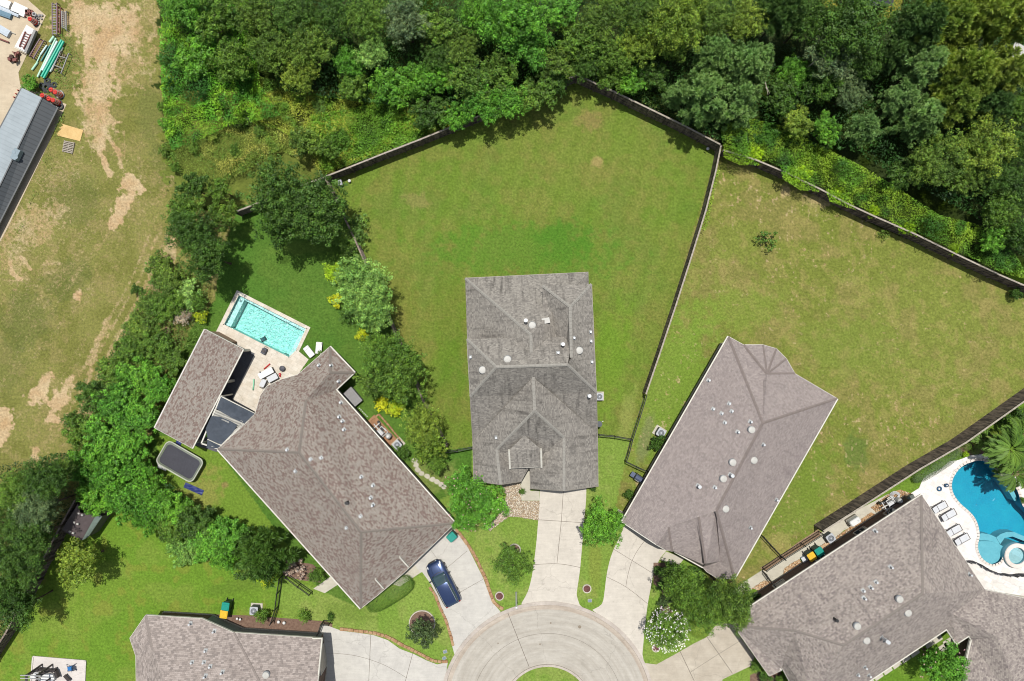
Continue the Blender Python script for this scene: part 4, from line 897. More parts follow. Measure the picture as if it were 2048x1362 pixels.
wood_fence('tall black stained fence with wide pale top beside the curved pool garden', [(1647, 1062), (1710, 1022), (1840, 938), (1932, 885), (2048, 803), (2130, 745)], 2.15, capm=M_CAP, back=True)
wood_fence('fence glimpsed behind garden trees west of the central lawn', [(650, 356), (664, 385), (709, 477), (788, 662), (846, 801), (892, 893)], 1.75, mat=M_FENCEG, capm=M_CAPD)
wood_fence('short brown fence at the top corner of the pool garden', [(470, 424), (506, 410), (560, 388), (636, 359)], 1.75, mat=M_FENCEG, capm=M_CAP)
wood_fence('dark fence under trees on the south west lawn edge', [(-30, 1330), (10, 1268), (40, 1210), (80, 1130), (122, 1050), (150, 1000)], 1.85, capm=M_CAPD)
def iron_fence(label, pts, h=1.25, pick=.11, name='iron_fence', cat='fence', gz=0.0, base=False, ext=()):
    """pts are base points"""
    P = [W(p[0], p[1], 0) for p in pts]; c = sum(P, Vector()) / len(P)
    r = thing(name, label, cat, (c.x, c.y, 0), world=True); rl = MB(); pk = MB(); last = None
    for p, q in zip(P[:-1], P[1:]):
        d = q - p; L = d.length; d.normalize()
        for z in (.12, h * .84, h): rl.beam(p + Vector((0, 0, z)), q + Vector((0, 0, z)), .045, .04)
        n = int(L / pick)
        for i in range(1, n):
            k = p + d * (L * i / n); pk.box((k.x, k.y, h / 2 + .05), (.018, .018, h))
        k = max(1, round(L / 2.0))
        for i in range(k + 1):
            s = p + d * (L * i / k)
            if last is None or (s - last).length > .6:
                m = MB(); m.box((s.x, s.y, (h + .1) / 2), (.07, .07, h + .1)); m.build('fence_post', M_IRON, r); last = s
    rl.build('fence_rail', M_IRON, r); pk.build('picket', M_IRON, r); return r
iron_fence('black iron fence continuing south from the narrow wooden fence', [(1289, 790), (1276, 832), (1261, 878), (1255, 902), (1249, 920)])
iron_fence('short iron fence joining the middle house to its east boundary', [(1196, 868), (1228, 871), (1261, 877)])
iron_fence('iron fence piece reaching the taupe house wall above the grill', [(1249, 921), (1272, 932), (1294, 942)])
iron_fence('short iron fence left of the middle house under a shrub', [(945, 893), (915, 899), (890, 902)])
iron_fence('iron fence with a gravel footing beside the long side walk', [(1524, 1134), (1560, 1110), (1600, 1085), (1636, 1062)], 1.3)
iron_fence('iron fence crossing the lawn tip east of the taupe house', [(1520, 1068), (1540, 1090), (1562, 1113)], 1.2)
iron_fence('black iron gate across the side walk by the large house', [(1524, 1141), (1534, 1155), (1545, 1168)], 1.3, name='iron_gate', cat='gate')
iron_fence('iron fence between yellow shrub and the bin side lawn', [(566, 1150), (561, 1180), (557, 1212), (548, 1240)], 1.2)
iron_fence('low iron fence beside the dry grey shrub south of the hedge', [(578, 1148), (602, 1166), (625, 1182)], 1.2)
iron_fence('black iron gate standing at the bin side house corner', [(664, 1240), (648, 1240), (640, 1262)], 1.3, name='iron_gate', cat='gate')
# pale footing under the picket run
sheet('gravel_strip', [frs('J', [(180, 780), (590, 530), (860, 320), (1230, 80), (1330, 150), (970, 400), (620, 610), (270, 840)])], 0.013, pm('brown_pea_gravel', C(176, 148, 120), C(132, 106, 84), 5, .95, bump=.6))
M_RIVER = pm('tan_river_stone', C(206, 172, 128), C(168, 124, 84), 4, .9, bump=.6, fine=14)
def pebbles(name, loop, n, s0, s1, cols, z=.03):
    xs = [p[0] for p in loop]; ys = [p[1] for p in loop]; rr = np.random.RandomState(len(name) + n)
    px = rr.uniform(min(xs), max(xs), n * 3); py = rr.uniform(min(ys), max(ys), n * 3); m = inpoly(px, py, loop); px = px[m][:n]; py = py[m][:n]; n = len(px)
    oc = np.array([(1, 0, 0), (0, 1, 0), (-1, 0, 0), (0, -1, 0), (0, 0, .7), (0, 0, -.7)]); of = np.array([(0, 1, 4), (1, 2, 4), (2, 3, 4), (3, 0, 4), (1, 0, 5), (2, 1, 5), (3, 2, 5), (0, 3, 5)])
    s = rr.uniform(s0, s1, n)[:, None, None] * rr.uniform(.7, 1.2, (n, 1, 3)); a = rr.uniform(0, 6.28, n); ca, sa = np.cos(a)[:, None], np.sin(a)[:, None]
    v = oc[None] * s; v = np.stack([v[..., 0] * ca - v[..., 1] * sa, v[..., 0] * sa + v[..., 1] * ca, v[..., 2]], -1)
    c = np.stack([(px - 1024) / 20, (681 - py) / 20, np.full(n, z)], -1)[:, None]; V = (v + c).reshape(-1, 3)
    F = (of[None] + np.arange(n)[:, None, None] * 6).reshape(-1, 3); cc_ = np.array([C(*k) for k in cols])[rr.randint(0, len(cols), n)] * rr.uniform(.8, 1.15, (n, 1))
    me = mesh_np(name, V, F, np.repeat(cc_, 6, 0)); me.materials.append(M_TINT); ob = bpy.data.objects.new(name, me); COL.objects.link(ob); ob['kind'] = 'stuff'; return ob
q = NT('tinted_stone'); at = q.n('ShaderNodeAttribute', attribute_name='tint').outputs['Color']; q.l(at, q.b.inputs['Base Color']); q.b.inputs['Roughness'].default_value = .85; M_TINT = q.m
gl = frs('6', [(540, 292), (654, 278), (656, 385), (757, 385), (750, 488), (700, 482), (640, 470), (590, 470), (540, 505), (490, 545), (470, 530), (520, 480), (560, 420), (580, 350)])
sheet('gravel_bed', [gl], 0.012, pm('tan_gravel', C(200, 178, 146), C(170, 146, 116), 5, .95, bump=.6, fine=16))
pebbles('gravel', gl, 2600, .04, .1, [(222, 208, 184), (204, 180, 150), (232, 222, 204), (184, 164, 138)])
for lp in (frs('J', [(600, 900), (620, 800), (720, 720), (900, 620), (940, 700), (800, 800), (640, 900)]), frs('J', [(1260, 400), (1400, 310), (1440, 330), (1300, 430)]), frs('3', [(140, 1090), (440, 880), (470, 900), (180, 1110)]), frs('7', [(1100, 735), (1180, 680), (1240, 690), (1160, 750)]), frs('3', [(440, 850), (560, 760), (620, 740), (700, 770), (640, 790), (470, 880)])):
    sheet('gravel_strip', [lp], 0.02, M_RIVER)
    pebbles('gravel', lp, 260, .06, .12, [(214, 180, 136), (180, 136, 96), (220, 200, 170)], .04)
# ------- stone edgings
def edging(label, pts, w=.32, mat=None, h=.14):
    P = [W(*p) for p in pts]; c = sum(P, Vector()) / len(P); mb = MB(); rr = random.Random(len(label)); 
    for p, q_ in zip(P[:-1], P[1:]):
        d = q_ - p; L = d.length; d.normalize(); n = max(1, int(L / .38)); a = math.atan2(d.y, d.x)
        for i in range(n):
            k = p + d * (L * (i + .5) / n); mb.rbox((k.x + rr.uniform(-.02, .02), k.y + rr.uniform(-.02, .02), h / 2), (L / n - .03, w * rr.uniform(.85, 1.1), h * rr.uniform(.8, 1.1)), a + rr.uniform(-.06, .06), .04)
    o = mb.build('stone_edging', mat or M_STONE, loc=(c.x, c.y, 0)); tag(o, label, 'edging', 'brown stone edgings'); return o
edging('brown stone edging right of the parked car driveway', smooth_loop(frs('6', [(300, 530), (345, 590), (390, 655), (430, 730), (465, 810), (490, 880), (515, 940), (560, 970)]), 2, False))
edging('brown stone edging left of the parked car driveway', smooth_loop(frs('6', [(160, 850), (195, 900), (215, 960), (245, 1020), (268, 1090), (290, 1170)]), 2, False), .26)
edging('brown stone edging above the lower left driveway', smooth_loop(frs('5', [(790, 1065), (900, 1078), (1000, 1092), (1080, 1120), (1150, 1160), (1230, 1198), (1320, 1245), (1400, 1250)]), 2, False))
edging('short stone edging north of the rear pool equipment pad', frs('Q', [(470, 560), (600, 465), (740, 620), (900, 830)]), .18)
# tree rings in the verge
def treering(label, px, py, r, edge, mulch):
    p = W(px, py); t = thing('tree_ring', label, 'tree ring', p, 'round mulched rings in the lawns', world=True)
    mb = MB(); mb.lathe(p.x, p.y, [(r - .09, .0), (r - .09, .1), (r, .11), (r + .02, .0)], 28); mb.build('ring_edging', edge, t)
    mb = MB(); mb.cyl(p.x, p.y, 0, .06, r - .085, n=28); mb.build('mulch', mulch, t); return t
M_RM = pm('red_brown_mulch', C(128, 84, 78), C(96, 62, 58), 6, .95, bump=.7)
treering('grey edged mulch ring beside the white post', *fr('6', 540, 900), .44, M_KERB, M_RM)
treering('cream edged mulch ring between the middle and right driveways', *fr('6', 1014, 860), .44, M_WALK, M_RM)
treering('mulch ring at the foot of the white flowering crepe myrtle', *fr('7', 446, 1138), .40, M_WALK, M_RM)
treering('wide pale ringed bed around the dark magnolia', *fr('5', 1255, 1035), 1.32, M_WALK, M_MULCH)
treering('small mulch ring north of the front lawn tree', *fr('6', 622, 650), .62, M_WALK, M_MULCH)
# ================================================================== POOLS
M_PLASTER = pm('aqua_pool_plaster', C(196, 232, 222, 1.2), C(168, 224, 214, 1.2), 3.0, .6, fine=10)  # two-tone mottle paints the water's caustic light into the plaster colour
M_PLASTER2 = pm('blue_pool_plaster', C(36, 166, 190, 1.3), C(28, 154, 184, 1.3), .8, .6, fine=8)
M_BENCH1 = pm('pale_pool_bench', C(226, 240, 236, 1.1), rough=.6)
M_SHELF = pm('blue_grey_pool_shelf', C(150, 196, 206, 1.35), C(138, 186, 198, 1.35), 2, .6)
def water_mat(name, tint, wscale, glint):
    q = NT(name); q.t.nodes.remove(q.b); out = q.t.nodes['Material Output']
    tr = q.n('ShaderNodeBsdfTransparent'); tr.inputs[0].default_value = (*tint, 1)
    gl = q.n('ShaderNodeBsdfGlossy'); gl.inputs['Roughness'].default_value = .14
    fz = q.n('ShaderNodeFresnel'); fz.inputs[0].default_value = 1.33
    pos = q.n('ShaderNodeNewGeometry').outputs['Position']
    b = q.n('ShaderNodeBump'); b.inputs['Strength'].default_value = glint; b.inputs['Distance'].default_value = .22
    n = q.n('ShaderNodeTexNoise'); n.inputs['Scale'].default_value = wscale; n.inputs['Detail'].default_value = 2; n.inputs['Distortion'].default_value = 1.2; q.l(pos, n.inputs['Vector'])
    q.l(n.outputs['Fac'], b.inputs['Height']); q.l(b.outputs[0], gl.inputs['Normal']); q.l(b.outputs[0], fz.inputs['Normal'])
    m = q.n('ShaderNodeMixShader'); q.l(fz.outputs[0], m.inputs[0]); q.l(tr.outputs[0], m.inputs[1]); q.l(gl.outputs[0], m.inputs[2]); q.l(m.outputs[0], out.inputs['Surface']); return q.m
def basin(root, loop, depth, mat, name='basin', top=0.03):
    L = [W(*p) for p in loop]; mb = MB(); n = len(L)
    tri = tessellate_polygon([L]); mb.add([(v.x, v.y, -depth) for v in L], [tuple(t) for t in tri])
    mb.add([(v.x, v.y, top) for v in L] + [(v.x, v.y, -depth) for v in L], [(i, (i + 1) % n, n + (i + 1) % n, n + i) for i in range(n)])
    return mb.build(name, mat, root)
def vol(root, loop, z0, z1, mat, name):
    L = [W(*p) for p in loop]; return MB().prism(L, z0, z1).build(name, mat, root)
c = W(528, 648)
p1 = thing('swimming_pool', 'rectangular turquoise swimming pool with pale stone surround', 'pool', c, world=True)
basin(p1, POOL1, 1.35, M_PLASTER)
vol(p1, frs('P', [(262, 131), (298, 180), (174, 424), (124, 404)]), -1.34, -.38, M_BENCH1, 'bench')
vol(p1, frs('P', [(264, 131), (877, 441), (852, 470), (299, 180)]), -1.34, -.36, M_BENCH1, 'step')
vol(p1, frs('P', [(851, 470), (877, 441), (784, 639), (717, 705), (700, 680), (800, 500)]), -1.34, -.5, M_BENCH1, 'step')
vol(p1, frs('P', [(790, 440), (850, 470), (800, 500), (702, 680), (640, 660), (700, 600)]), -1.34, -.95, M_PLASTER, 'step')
sheet('water', [POOL1], -.07, water_mat('pool_water', (.74, .95, .95), 3.6, 1.0), None, parent=None)
w = bpy.data.objects['water']; w['kind'] = 'structure'
c = W(1985, 1020)
p2 = thing('swimming_pool', 'curved deep blue swimming pool with a round spa and tanning shelf', 'pool', c, world=True)
basin(p2, POOL2, 1.5, M_PLASTER2)
shelf = frs('3', [(1097, 1078), (1130, 1066), (1190, 1066), (1252, 1086), (1290, 1120), (1290, 1190), (1246, 1200), (1190, 1212), (1130, 1182), (1098, 1130)])
vol(p2, smooth_loop(shelf, 2), -1.49, -.3, M_SHELF, 'tanning_shelf')
vol(p2, frs('3', [(1102, 1035), (1150, 1020), (1200, 1028), (1238, 1045), (1262, 1090), (1230, 1086), (1190, 1068), (1130, 1064), (1096, 1080)]), -1.49, -.55, M_SHELF, 'step')
vol(p2, frs('3', [(1238, 1046), (1262, 1026), (1300, 1012), (1350, 1012), (1440, 1050), (1440, 1080), (1340, 1040), (1290, 1048), (1262, 1088)]), -1.49, -.5, M_SHELF, 'step')
vol(p2, smooth_loop(frs('3', [(1245, 682), (1262, 678), (1300, 700), (1340, 750), (1362, 810), (1345, 815), (1318, 770), (1285, 730)]), 2), -1.49, -.4, M_SHELF, 'bench')
ob = sheet('water', [POOL2], -.06, water_mat('deep_pool_water', (.68, .92, .95), 1.4, .5), 'structure')
def coping(root, loop, w, z, mat, name='coping'):
    L = [W(*p) for p in loop]; c_ = sum(L, Vector()) / len(L); mb = MB(); n = len(L)
    for i in range(n): 
        a, b = L[i], L[(i + 1) % n]; d = (b - a)
        if d.length < .02: continue
        d.normalize(); mb.beam(a - d * .02 + Vector((0, 0, z)), b + d * .02 + Vector((0, 0, z)), w, .05)
    return mb.build(name, mat, root)
coping(p2, POOL2, .26, .035, conc_mat('white_coping_stone', C(244, 236, 226), C(230, 216, 204)), 'coping')
coping(p1, POOL1, .12, .03, M_DECK1, 'coping')
sp = W(*fr('3', 1330, 1145)); spa = thing('spa', 'round raised spa with pale stone rim in the curved pool', 'hot tub', sp, world=True)
mb = MB(); mb.lathe(sp.x, sp.y, [(1.25, -1.49), (1.25, .3), (1.2, .36), (.86, .36), (.82, .3), (.82, -.45), (.45, -.45), (.42, -.75), (0, -.75)], 40)
ob = mb.build('spa_shell', [MATS['white_coping_stone'], M_SHELF], spa)
for p_ in ob.data.polygons:
    z = p_.center.z + 0; r_ = math.hypot(p_.center.x, p_.center.y)
    p_.material_index = 1 if (r_ < .83 and z < .3) or (r_ > 1.2 and z < -.05) else 0
mb = MB(); mb.cyl(sp.x, sp.y, .16, .17, .83, n=40, cap=True); mb.build('spa_water', water_mat('spa_water', (.8, .94, .97), 2.2, .15), spa)
# wavy black mesh pool barrier
mb = MB(); ps = MB(); bp = smooth_loop(frs('8', [(1250, 545), (1290, 543), (1330, 556), (1370, 583), (1400, 598), (1440, 614), (1480, 630), (1520, 630), (1560, 638), (1600, 632), (1650, 632), (1700, 640)]), 3, False)
P_ = [W(p[0], p[1], 0) for p in bp]; cb = thing('pool_barrier', 'sagging black mesh pool barrier winding over the pale paving', 'barrier', P_[6], world=True)
for i, (a, b) in enumerate(zip(P_[:-1], P_[1:])):
    za, zb = .95 + .08 * math.sin(i * 1.7), .95 + .08 * math.sin((i + 1) * 1.7); k = .05 * math.sin(i * 2.2)
    mb.add([(a.x, a.y, .03), (b.x, b.y, .03), (b.x + k, b.y, zb), (a.x + k, a.y, za)], [(0, 1, 2, 3)])
mb.build('mesh_panel', pm('black_mesh_cloth', C(60, 60, 66), rough=.8), cb)
for i in range(0, len(P_), 4):
    m = MB(); m.cyl(P_[i].x, P_[i].y, 0, 1.15, .025, n=8); m.build('post', M_IRON, cb)
# pool cleaner robot in the left pool
c = WF('P', 445, 535); o = thing('pool_cleaner', 'dark pool cleaner resting near the paving side of the rectangular pool', 'pool cleaner', (c.x, c.y, -1.35), world=True)
mb = MB(); mb.rbox((c.x, c.y, -1.2), (.42, .36, .22), .5, .08); mb.build('body', pm('dark_teal_plastic', C(20, 90, 100), rough=.4), o)
for s in (-1, 1):
    mb = MB(); mb.box((c.x + s * .2, c.y + s * .1, -1.24), (.08, .4, .2), .5); mb.build('track', M_BLACKP, o)
# ================================================================== PATIO THINGS
M_WHITE = pm('white_plastic', C(242, 242, 240), C(232, 232, 228), 3, .45); M_SLING = pm('pale_grey_sling', C(222, 224, 226), C(212, 214, 216), 4, .7)
M_DARKM = pm('dark_bronze_metal', C(66, 58, 56), rough=.5); M_RED = pm('red_plastic', C(214, 40, 44), rough=.45); M_GREENF = pm('mint_foam', C(150, 228, 186), rough=.7)
def chaise():
    t = thing('chaise_lounge', '', 'lounger')
    mb = MB(); L, Wd, h = 1.55, .68, .36
    for s in (-1, 1): mb.beam((s * Wd / 2, -L / 2, h), (s * Wd / 2, L / 2, h), .045, .05)
    for y in (-L / 2, L * .12, L / 2): mb.beam((-Wd / 2, y, h), (Wd / 2, y, h), .045, .045)
    mb.build('frame', M_DARKM, t)
    for s in (-1, 1):
        for y in (-L / 2 + .12, L / 2 - .18):
            m = MB(); m.beam((s * Wd / 2, y, 0), (s * Wd / 2, y, h), .04, .04); m.build('leg', M_DARKM, t)
    m = MB(); m.box((0, -L * .17, h + .005), (Wd - .05, L * .56, .015)); m.build('seat', M_SLING, t)
    m = MB(); m.add([(-Wd / 2 + .03, L * .13, h + .01), (Wd / 2 - .03, L * .13, h + .01), (Wd / 2 - .03, L * .48, h + .12), (-Wd / 2 + .03, L * .48, h + .12)], [(0, 1, 2, 3)]); m.build('backrest', M_SLING, t)
    return t
ch = chaise(); lab = ['chaise lounge nearest the side walk corner of the large house', 'second chaise lounge from the side walk, pulled a little towards the pool', 'third chaise lounge beside the curved pool', 'chaise lounge closest to the spa and black barrier']
for i, (x, y) in enumerate(((1310, 545), (1440, 660), (1520, 885), (1635, 1015))):
    p = WF('U', x, y, .36); put(ch, i > 0, (p.x, p.y, .03), math.atan2(80, 145) + math.pi / 2, lab[i], 'chaise lounges by the curved pool')
def mat_lounger():
    t = thing('lawn_lounger', '', 'lounger'); m = MB(); m.rbox((0, 0, .3), (.62, 1.2, .12), 0, .08); m.build('cushion', M_WHITE, t)
    m = MB(); m.rbox((0, .42, .38), (.5, .25, .08), 0, .05); m.build('pillow', M_WHITE, t)
    for s in (-1, 1):
        for y in (-.45, .45):
            k = MB(); k.box((s * .24, y, .12), (.05, .05, .24)); k.build('leg', M_WHITE, t)
    return t
ml = mat_lounger()
p = WF('P', 898, 650, .3); put(ml, False, (p.x, p.y, 0), math.radians(38), 'white lawn lounger lying tilted next to the pool corner', 'white loungers on the grass')
p = WF('P', 988, 617, .3); put(ml, True, (p.x, p.y, 0), math.radians(-5), 'white lawn lounger standing upright beside the house roof', 'white loungers on the grass')
def slabtable(label, cx, cy, w, d, rz, mat, name='patio_table', cat='table', h=.72, legs=4):
    p = WF('P', cx, cy, h); t = thing(name, label, cat, (p.x, p.y, .03), rz=rz); m = MB(); m.rbox((0, 0, h - .04), (w, d, .05), 0, .05); m.build('tabletop', mat, t)
    for sx in (-1, 1):
        for sy in (-1, 1): k = MB(); k.box((sx * (w / 2 - .08), sy * (d / 2 - .08), (h - .06) / 2), (.05, .05, h - .06)); k.build('leg', M_DARKM, t)
    return t
slabtable('white patio table with a red noodle along its edge', 505, 845, 1.55, .62, math.radians(28), M_WHITE)
slabtable('pale grey patio table set at an angle by the house', 565, 888, 1.05, .6, math.radians(28), M_SLING, h=.5)
t = thing('patio_bench', 'short pale bench with dark curved side frame next to the patio tables', 'bench', WF('P', 480, 935, .4), rz=math.radians(-25)); t.location.z = .03
m = MB(); m.rbox((0, 0, .4), (.5, .8, .06), 0, .08); m.build('seat', M_SLING, t)
m = MB(); m.tube([(.28, .55, .45), (.32, .3, .42), (.3, 0, .4), (.26, -.3, .4), (.1, -.48, .42), (-.1, -.5, .42)], .035); m.build('frame', M_DARKM, t)
for sx in (-1, 1):
    for sy in (-1, 1): k = MB(); k.box((sx * .2, sy * .33, .19), (.04, .04, .38)); k.build('leg', M_DARKM, t)
m = MB(); a = WF('P', 562, 792, .06); b = WF('P', 618, 893, .06); m.tube([a, a.lerp(b, .3) + Vector((.05, 0, 0)), a.lerp(b, .6), b], .035); tag(m.build('pool_pole', M_DARKM, loc=(a.x, a.y, .03)), 'dark pole lying on the patio beyond the tables', 'pole')
def noodle(label, a, b, mat, r=.05, z=.1):
    A_, B_ = WF('P', *a, z), WF('P', *b, z); mid = (A_ + B_) / 2 + Vector((.03, .03, 0)); m = MB(); m.tube([A_, A_.lerp(mid, .6), mid, B_], r, 8); tag(m.build('foam_noodle', mat, loc=(A_.x, A_.y, .03), smooth=True), label, 'foam noodle', 'pool noodles on the patio')
noodle('mint green foam noodle on the pale paving', (398, 900), (390, 1000), M_GREENF, .07)
noodle('red foam noodle beside the white patio table', (490, 808), (546, 760), M_RED, .065)
p = WF('P', 637, 862); t = thing('pool_float', 'small crumpled red float near the round dark lid', 'pool float', (p.x, p.y, .03)); m = MB(); m.lathe(0, .07, [(.0, 0), (.12, .02), (.14, .08), (.07, .13), (0, .13)], 12); m.lathe(.02, -.12, [(.0, 0), (.08, .02), (.09, .07), (.04, .1), (0, .1)], 10); m.build('inflated_body', M_RED, t, True)
m = MB(); m.cyl(0, 0.07, .13, .16, .02); m.build('valve', M_WHITE, t)
p = WF('P', 664, 802); t = thing('fire_pit', 'round dark lidded fire bowl on the pale patio', 'fire bowl', (p.x, p.y, .03)); m = MB(); m.lathe(0, 0, [(.16, 0), (.26, .12), (.28, .3), (.25, .31)], 20); m.build('bowl', M_DARKM, t); m = MB(); m.lathe(0, 0, [(.27, .3), (.25, .33), (.1, .38), (.0, .39)], 20); m.build('lid', pm('dark_grey_lid', C(84, 84, 92), rough=.6), t)
p = WF('P', 500, 645); t = thing('equipment_box', 'dark grey box with handle at the edge of the rectangular pool', 'box', (p.x, p.y, .03), rz=math.radians(-25)); m = MB(); m.rbox((0, 0, .22), (.45, .58, .42), 0, .06); m.build('body', pm('slate_plastic', C(82, 86, 98), rough=.5), t)
m = MB(); m.rbox((0, .02, .45), (.3, .34, .06), 0, .05); m.build('lid', M_DARKM, t); m = MB(); m.tube([(-.1, .3, .3), (-.1, .5, .34), (.15, .5, .34), (.15, .3, .3)], .02); m.build('handle', M_DARKM, t)
p = WF('P', 482, 832); m = MB(); m.lathe(0, 0, [(.06, 0), (.07, .12), (.0, .13)], 10); o = m.build('cup', M_DARKM); o.location = (p.x, p.y, .73); tag(o, 'small dark cup standing on the white patio table', 'cup')
# floats by the curved pool
p = WF('U', 1300, 272); t = thing('swim_ring', 'blue and white swim ring on the pale paving', 'swim ring', (p.x, p.y, .03)); m = MB(); m.tube([(.19 * math.cos(a), .19 * math.sin(a), .07) for a in [i * math.pi / 10 for i in range(20)]], .07, 8, True); m.build('inflated_ring', pm('navy_vinyl', C(40, 92, 132), rough=.4), t, True); m = MB(); m.cyl(.19, 0, .13, .15, .02); m.build('valve', M_WHITE, t)
p = WF('U', 1400, 222); t = thing('pool_bag', 'navy drawstring bag with a light logo patch near the pool edge', 'bag', (p.x, p.y, .03), rz=.2); m = MB(); m.rbox((0, 0, .09), (.42, .34, .18), 0, .12); m.build('body', pm('navy_cloth', C(44, 78, 106), rough=.8), t); m = MB(); m.box((0, 0, .185), (.14, .1, .01)); m.build('patch', M_WHITE, t); m = MB(); m.tube([(-.2, .05, .1), (-.3, .12, .06), (-.38, .14, .03)], .02); m.build('strap', M_DARKM, t)
p = WF('N', 990, 975); t = thing('handrail', 'slim metal pool handrail at the top of the curved pool', 'handrail', (p.x, p.y, .03)); m = MB(); m.tube([(0, .3, 0), (0, .3, .75), (0, .1, .85), (0, -.2, .5), (0, -.25, 0)], .02); m.build('rail', M_DARKM, t); m = MB(); m.cyl(0, .3, 0, .02, .05); m.build('escutcheon', M_VENTD, t)
# ------- pergola with shade cloths
pg = thing('pergola', 'slatted pergola roof with black shade cloths between pool house and main house', 'pergola', W(455, 850), world=True)
zt = 2.7; pa = WF('T', 880, 78, zt); pb = WF('T', 1303, 295, zt); pc = WF('T', 840, 725, zt); pd = WF('T', 640, 660, zt); 
m = MB()
for a, b in ((pa, pb), (pa, pd), (pb, pc), (pd, pc)): m.beam(a, b, .12, .2)
m.beam(WF('T', 715, 610, zt), WF('T', 880, 688, zt), .1, .15); m.build('beam', M_TRIM, pg)
m = MB()
for i in range(46):
    t_ = i / 45.
    a = pa.lerp(pd, .02 + .96 * t_)
    # slats run parallel to the long diagonal, seen between the cloths
for i in range(34):
    s = i / 33.; x0 = 780 + s * 400; y0 = 240 + s * 180
    m.beam(WF('T', x0 - 10, y0 + 75, zt + .1), WF('T', x0 + 25, y0 - 8, zt + .1), .05, .06)
for i in range(18):
    s = i / 17.; x0 = 1180 - s * 300; y0 = 400 + s * 280
    m.beam(WF('T', x0 - 40, y0 + 8, zt + .1), WF('T', x0 + 42, y0 - 20 , zt + .1), .05, .06)
m.build('slats', M_TRIM, pg)
M_CLOTH = pm('black_shade_cloth', C(76, 84, 94), C(62, 70, 80), 1.2, .8, fine=3)
for k, lp in enumerate(([(878, 85), (1295, 292), (1168, 415), (1010, 345), (905, 285), (822, 228)], [(760, 322), (870, 330), (990, 380), (1082, 432), (1030, 520), (880, 676), (715, 605), (690, 480)], [(712, 616), (874, 692), (832, 722), (700, 716)])):
    m = MB(); L = [WF('T', x, y, zt + .16) for x, y in lp]; c_ = sum(L, Vector()) / len(L); c_.z -= .12; n = len(L)
    mids = [l.lerp(c_, .5) + Vector((0, 0, .05 * math.sin(i * 2.3))) for i, l in enumerate(L)]
    m.add([tuple(v) for v in L] + [tuple(v) for v in mids] + [tuple(c_)], [(i, (i + 1) % n, n + (i + 1) % n, n + i) for i in range(n)] + [(n + i, n + (i + 1) % n, 2 * n) for i in range(n)])
    m.build('shade_cloth', M_CLOTH, pg)
for p in (pa, pb, pc, pd):
    m = MB(); m.box((p.x, p.y, (zt - .1) / 2), (.14, .14, zt - .1)); m.build('post', M_TRIM, pg)
# ------- trampoline
tp = WF('T', 370, 885, .7); ta = math.atan2(-(880 - 760), (560 - 330)) - .03
tr = thing('trampoline', 'rectangular black trampoline with pale padded rim behind the hedge', 'trampoline', (tp.x, tp.y, 0), rz=math.radians(-30))
m = MB(); op = rrect(4.1, 2.5, .5, 6); ip = rrect(3.75, 2.1, .42, 6); n = len(op)
m.add([(x, y, .72) for x, y in op] + [(x, y, .76) for x, y in ip] + [(x, y, .62) for x, y in op], [(i, (i + 1) % n, n + (i + 1) % n, n + i) for i in range(n)] + [(i, (i + 1) % n, 2 * n + (i + 1) % n, 2 * n + i) for i in range(n)]); 
m2 = MB(); m2.tube([(x, y, .74) for x, y in rrect(4.15, 2.55, .5, 6)], .06, 6, True); m2.build('rim', pm('pale_rim_pad', C(206, 210, 190), rough=.5), tr)
m.build('padding', pm('grey_green_pad', C(120, 128, 112), rough=.6), tr)
m = MB(); m.add([(x, y, .73) for x, y in ip], [tuple(range(n))]); m.build('jumping_mat', pm('black_jump_mat', C(68, 68, 76), C(60, 60, 68), .8, .75), tr)
for sx in (-1, -.33, .33, 1):
    for sy in (-1, 1): k = MB(); k.beam((sx * 1.7, sy * 1.1, 0), (sx * 1.7, sy * 1.2, .7), .06, .06); k.build('leg', M_VENTD, tr)
p = WF('T', 150, 950, .2); t = thing('folded_panel', 'white folded panel leaning at the trampoline corner', 'panel', (p.x, p.y, 0), rz=math.radians(-25)); m = MB(); m.box((0, .1, .12), (1.1, .35, .05)); m.build('upper_leaf', M_WHITE, t); m = MB(); m.box((0, -.15, .06), (.95, .3, .05)); m.build('lower_leaf', M_WHITE, t)
for i, (x, y, w_, d_, r, l) in enumerate(((545, 1222, 2.0, .55, -.42, 'dark blue tarp lying along the hedge shadow'), (355, 658, .55, .4, -.4, 'small dark blue tarp scrap beneath the pool house eave'))):
    p = WF('T', x, y); m = MB(); rr = random.Random(i)
    nx_, ny_ = 8, 4; vs = [((a / nx_ - .5) * w_, (b / ny_ - .5) * d_, .04 + rr.uniform(0, .05)) for b in range(ny_ + 1) for a in range(nx_ + 1)]
    m.add(vs, [(b * (nx_ + 1) + a, b * (nx_ + 1) + a + 1, (b + 1) * (nx_ + 1) + a + 1, (b + 1) * (nx_ + 1) + a) for b in range(ny_) for a in range(nx_)]); o = m.build('tarpaulin', pm('navy_tarp', C(30, 50, 120), rough=.5)); o.location = (p.x, p.y, 0); o.rotation_euler.z = r; tag(o, l, 'tarp')
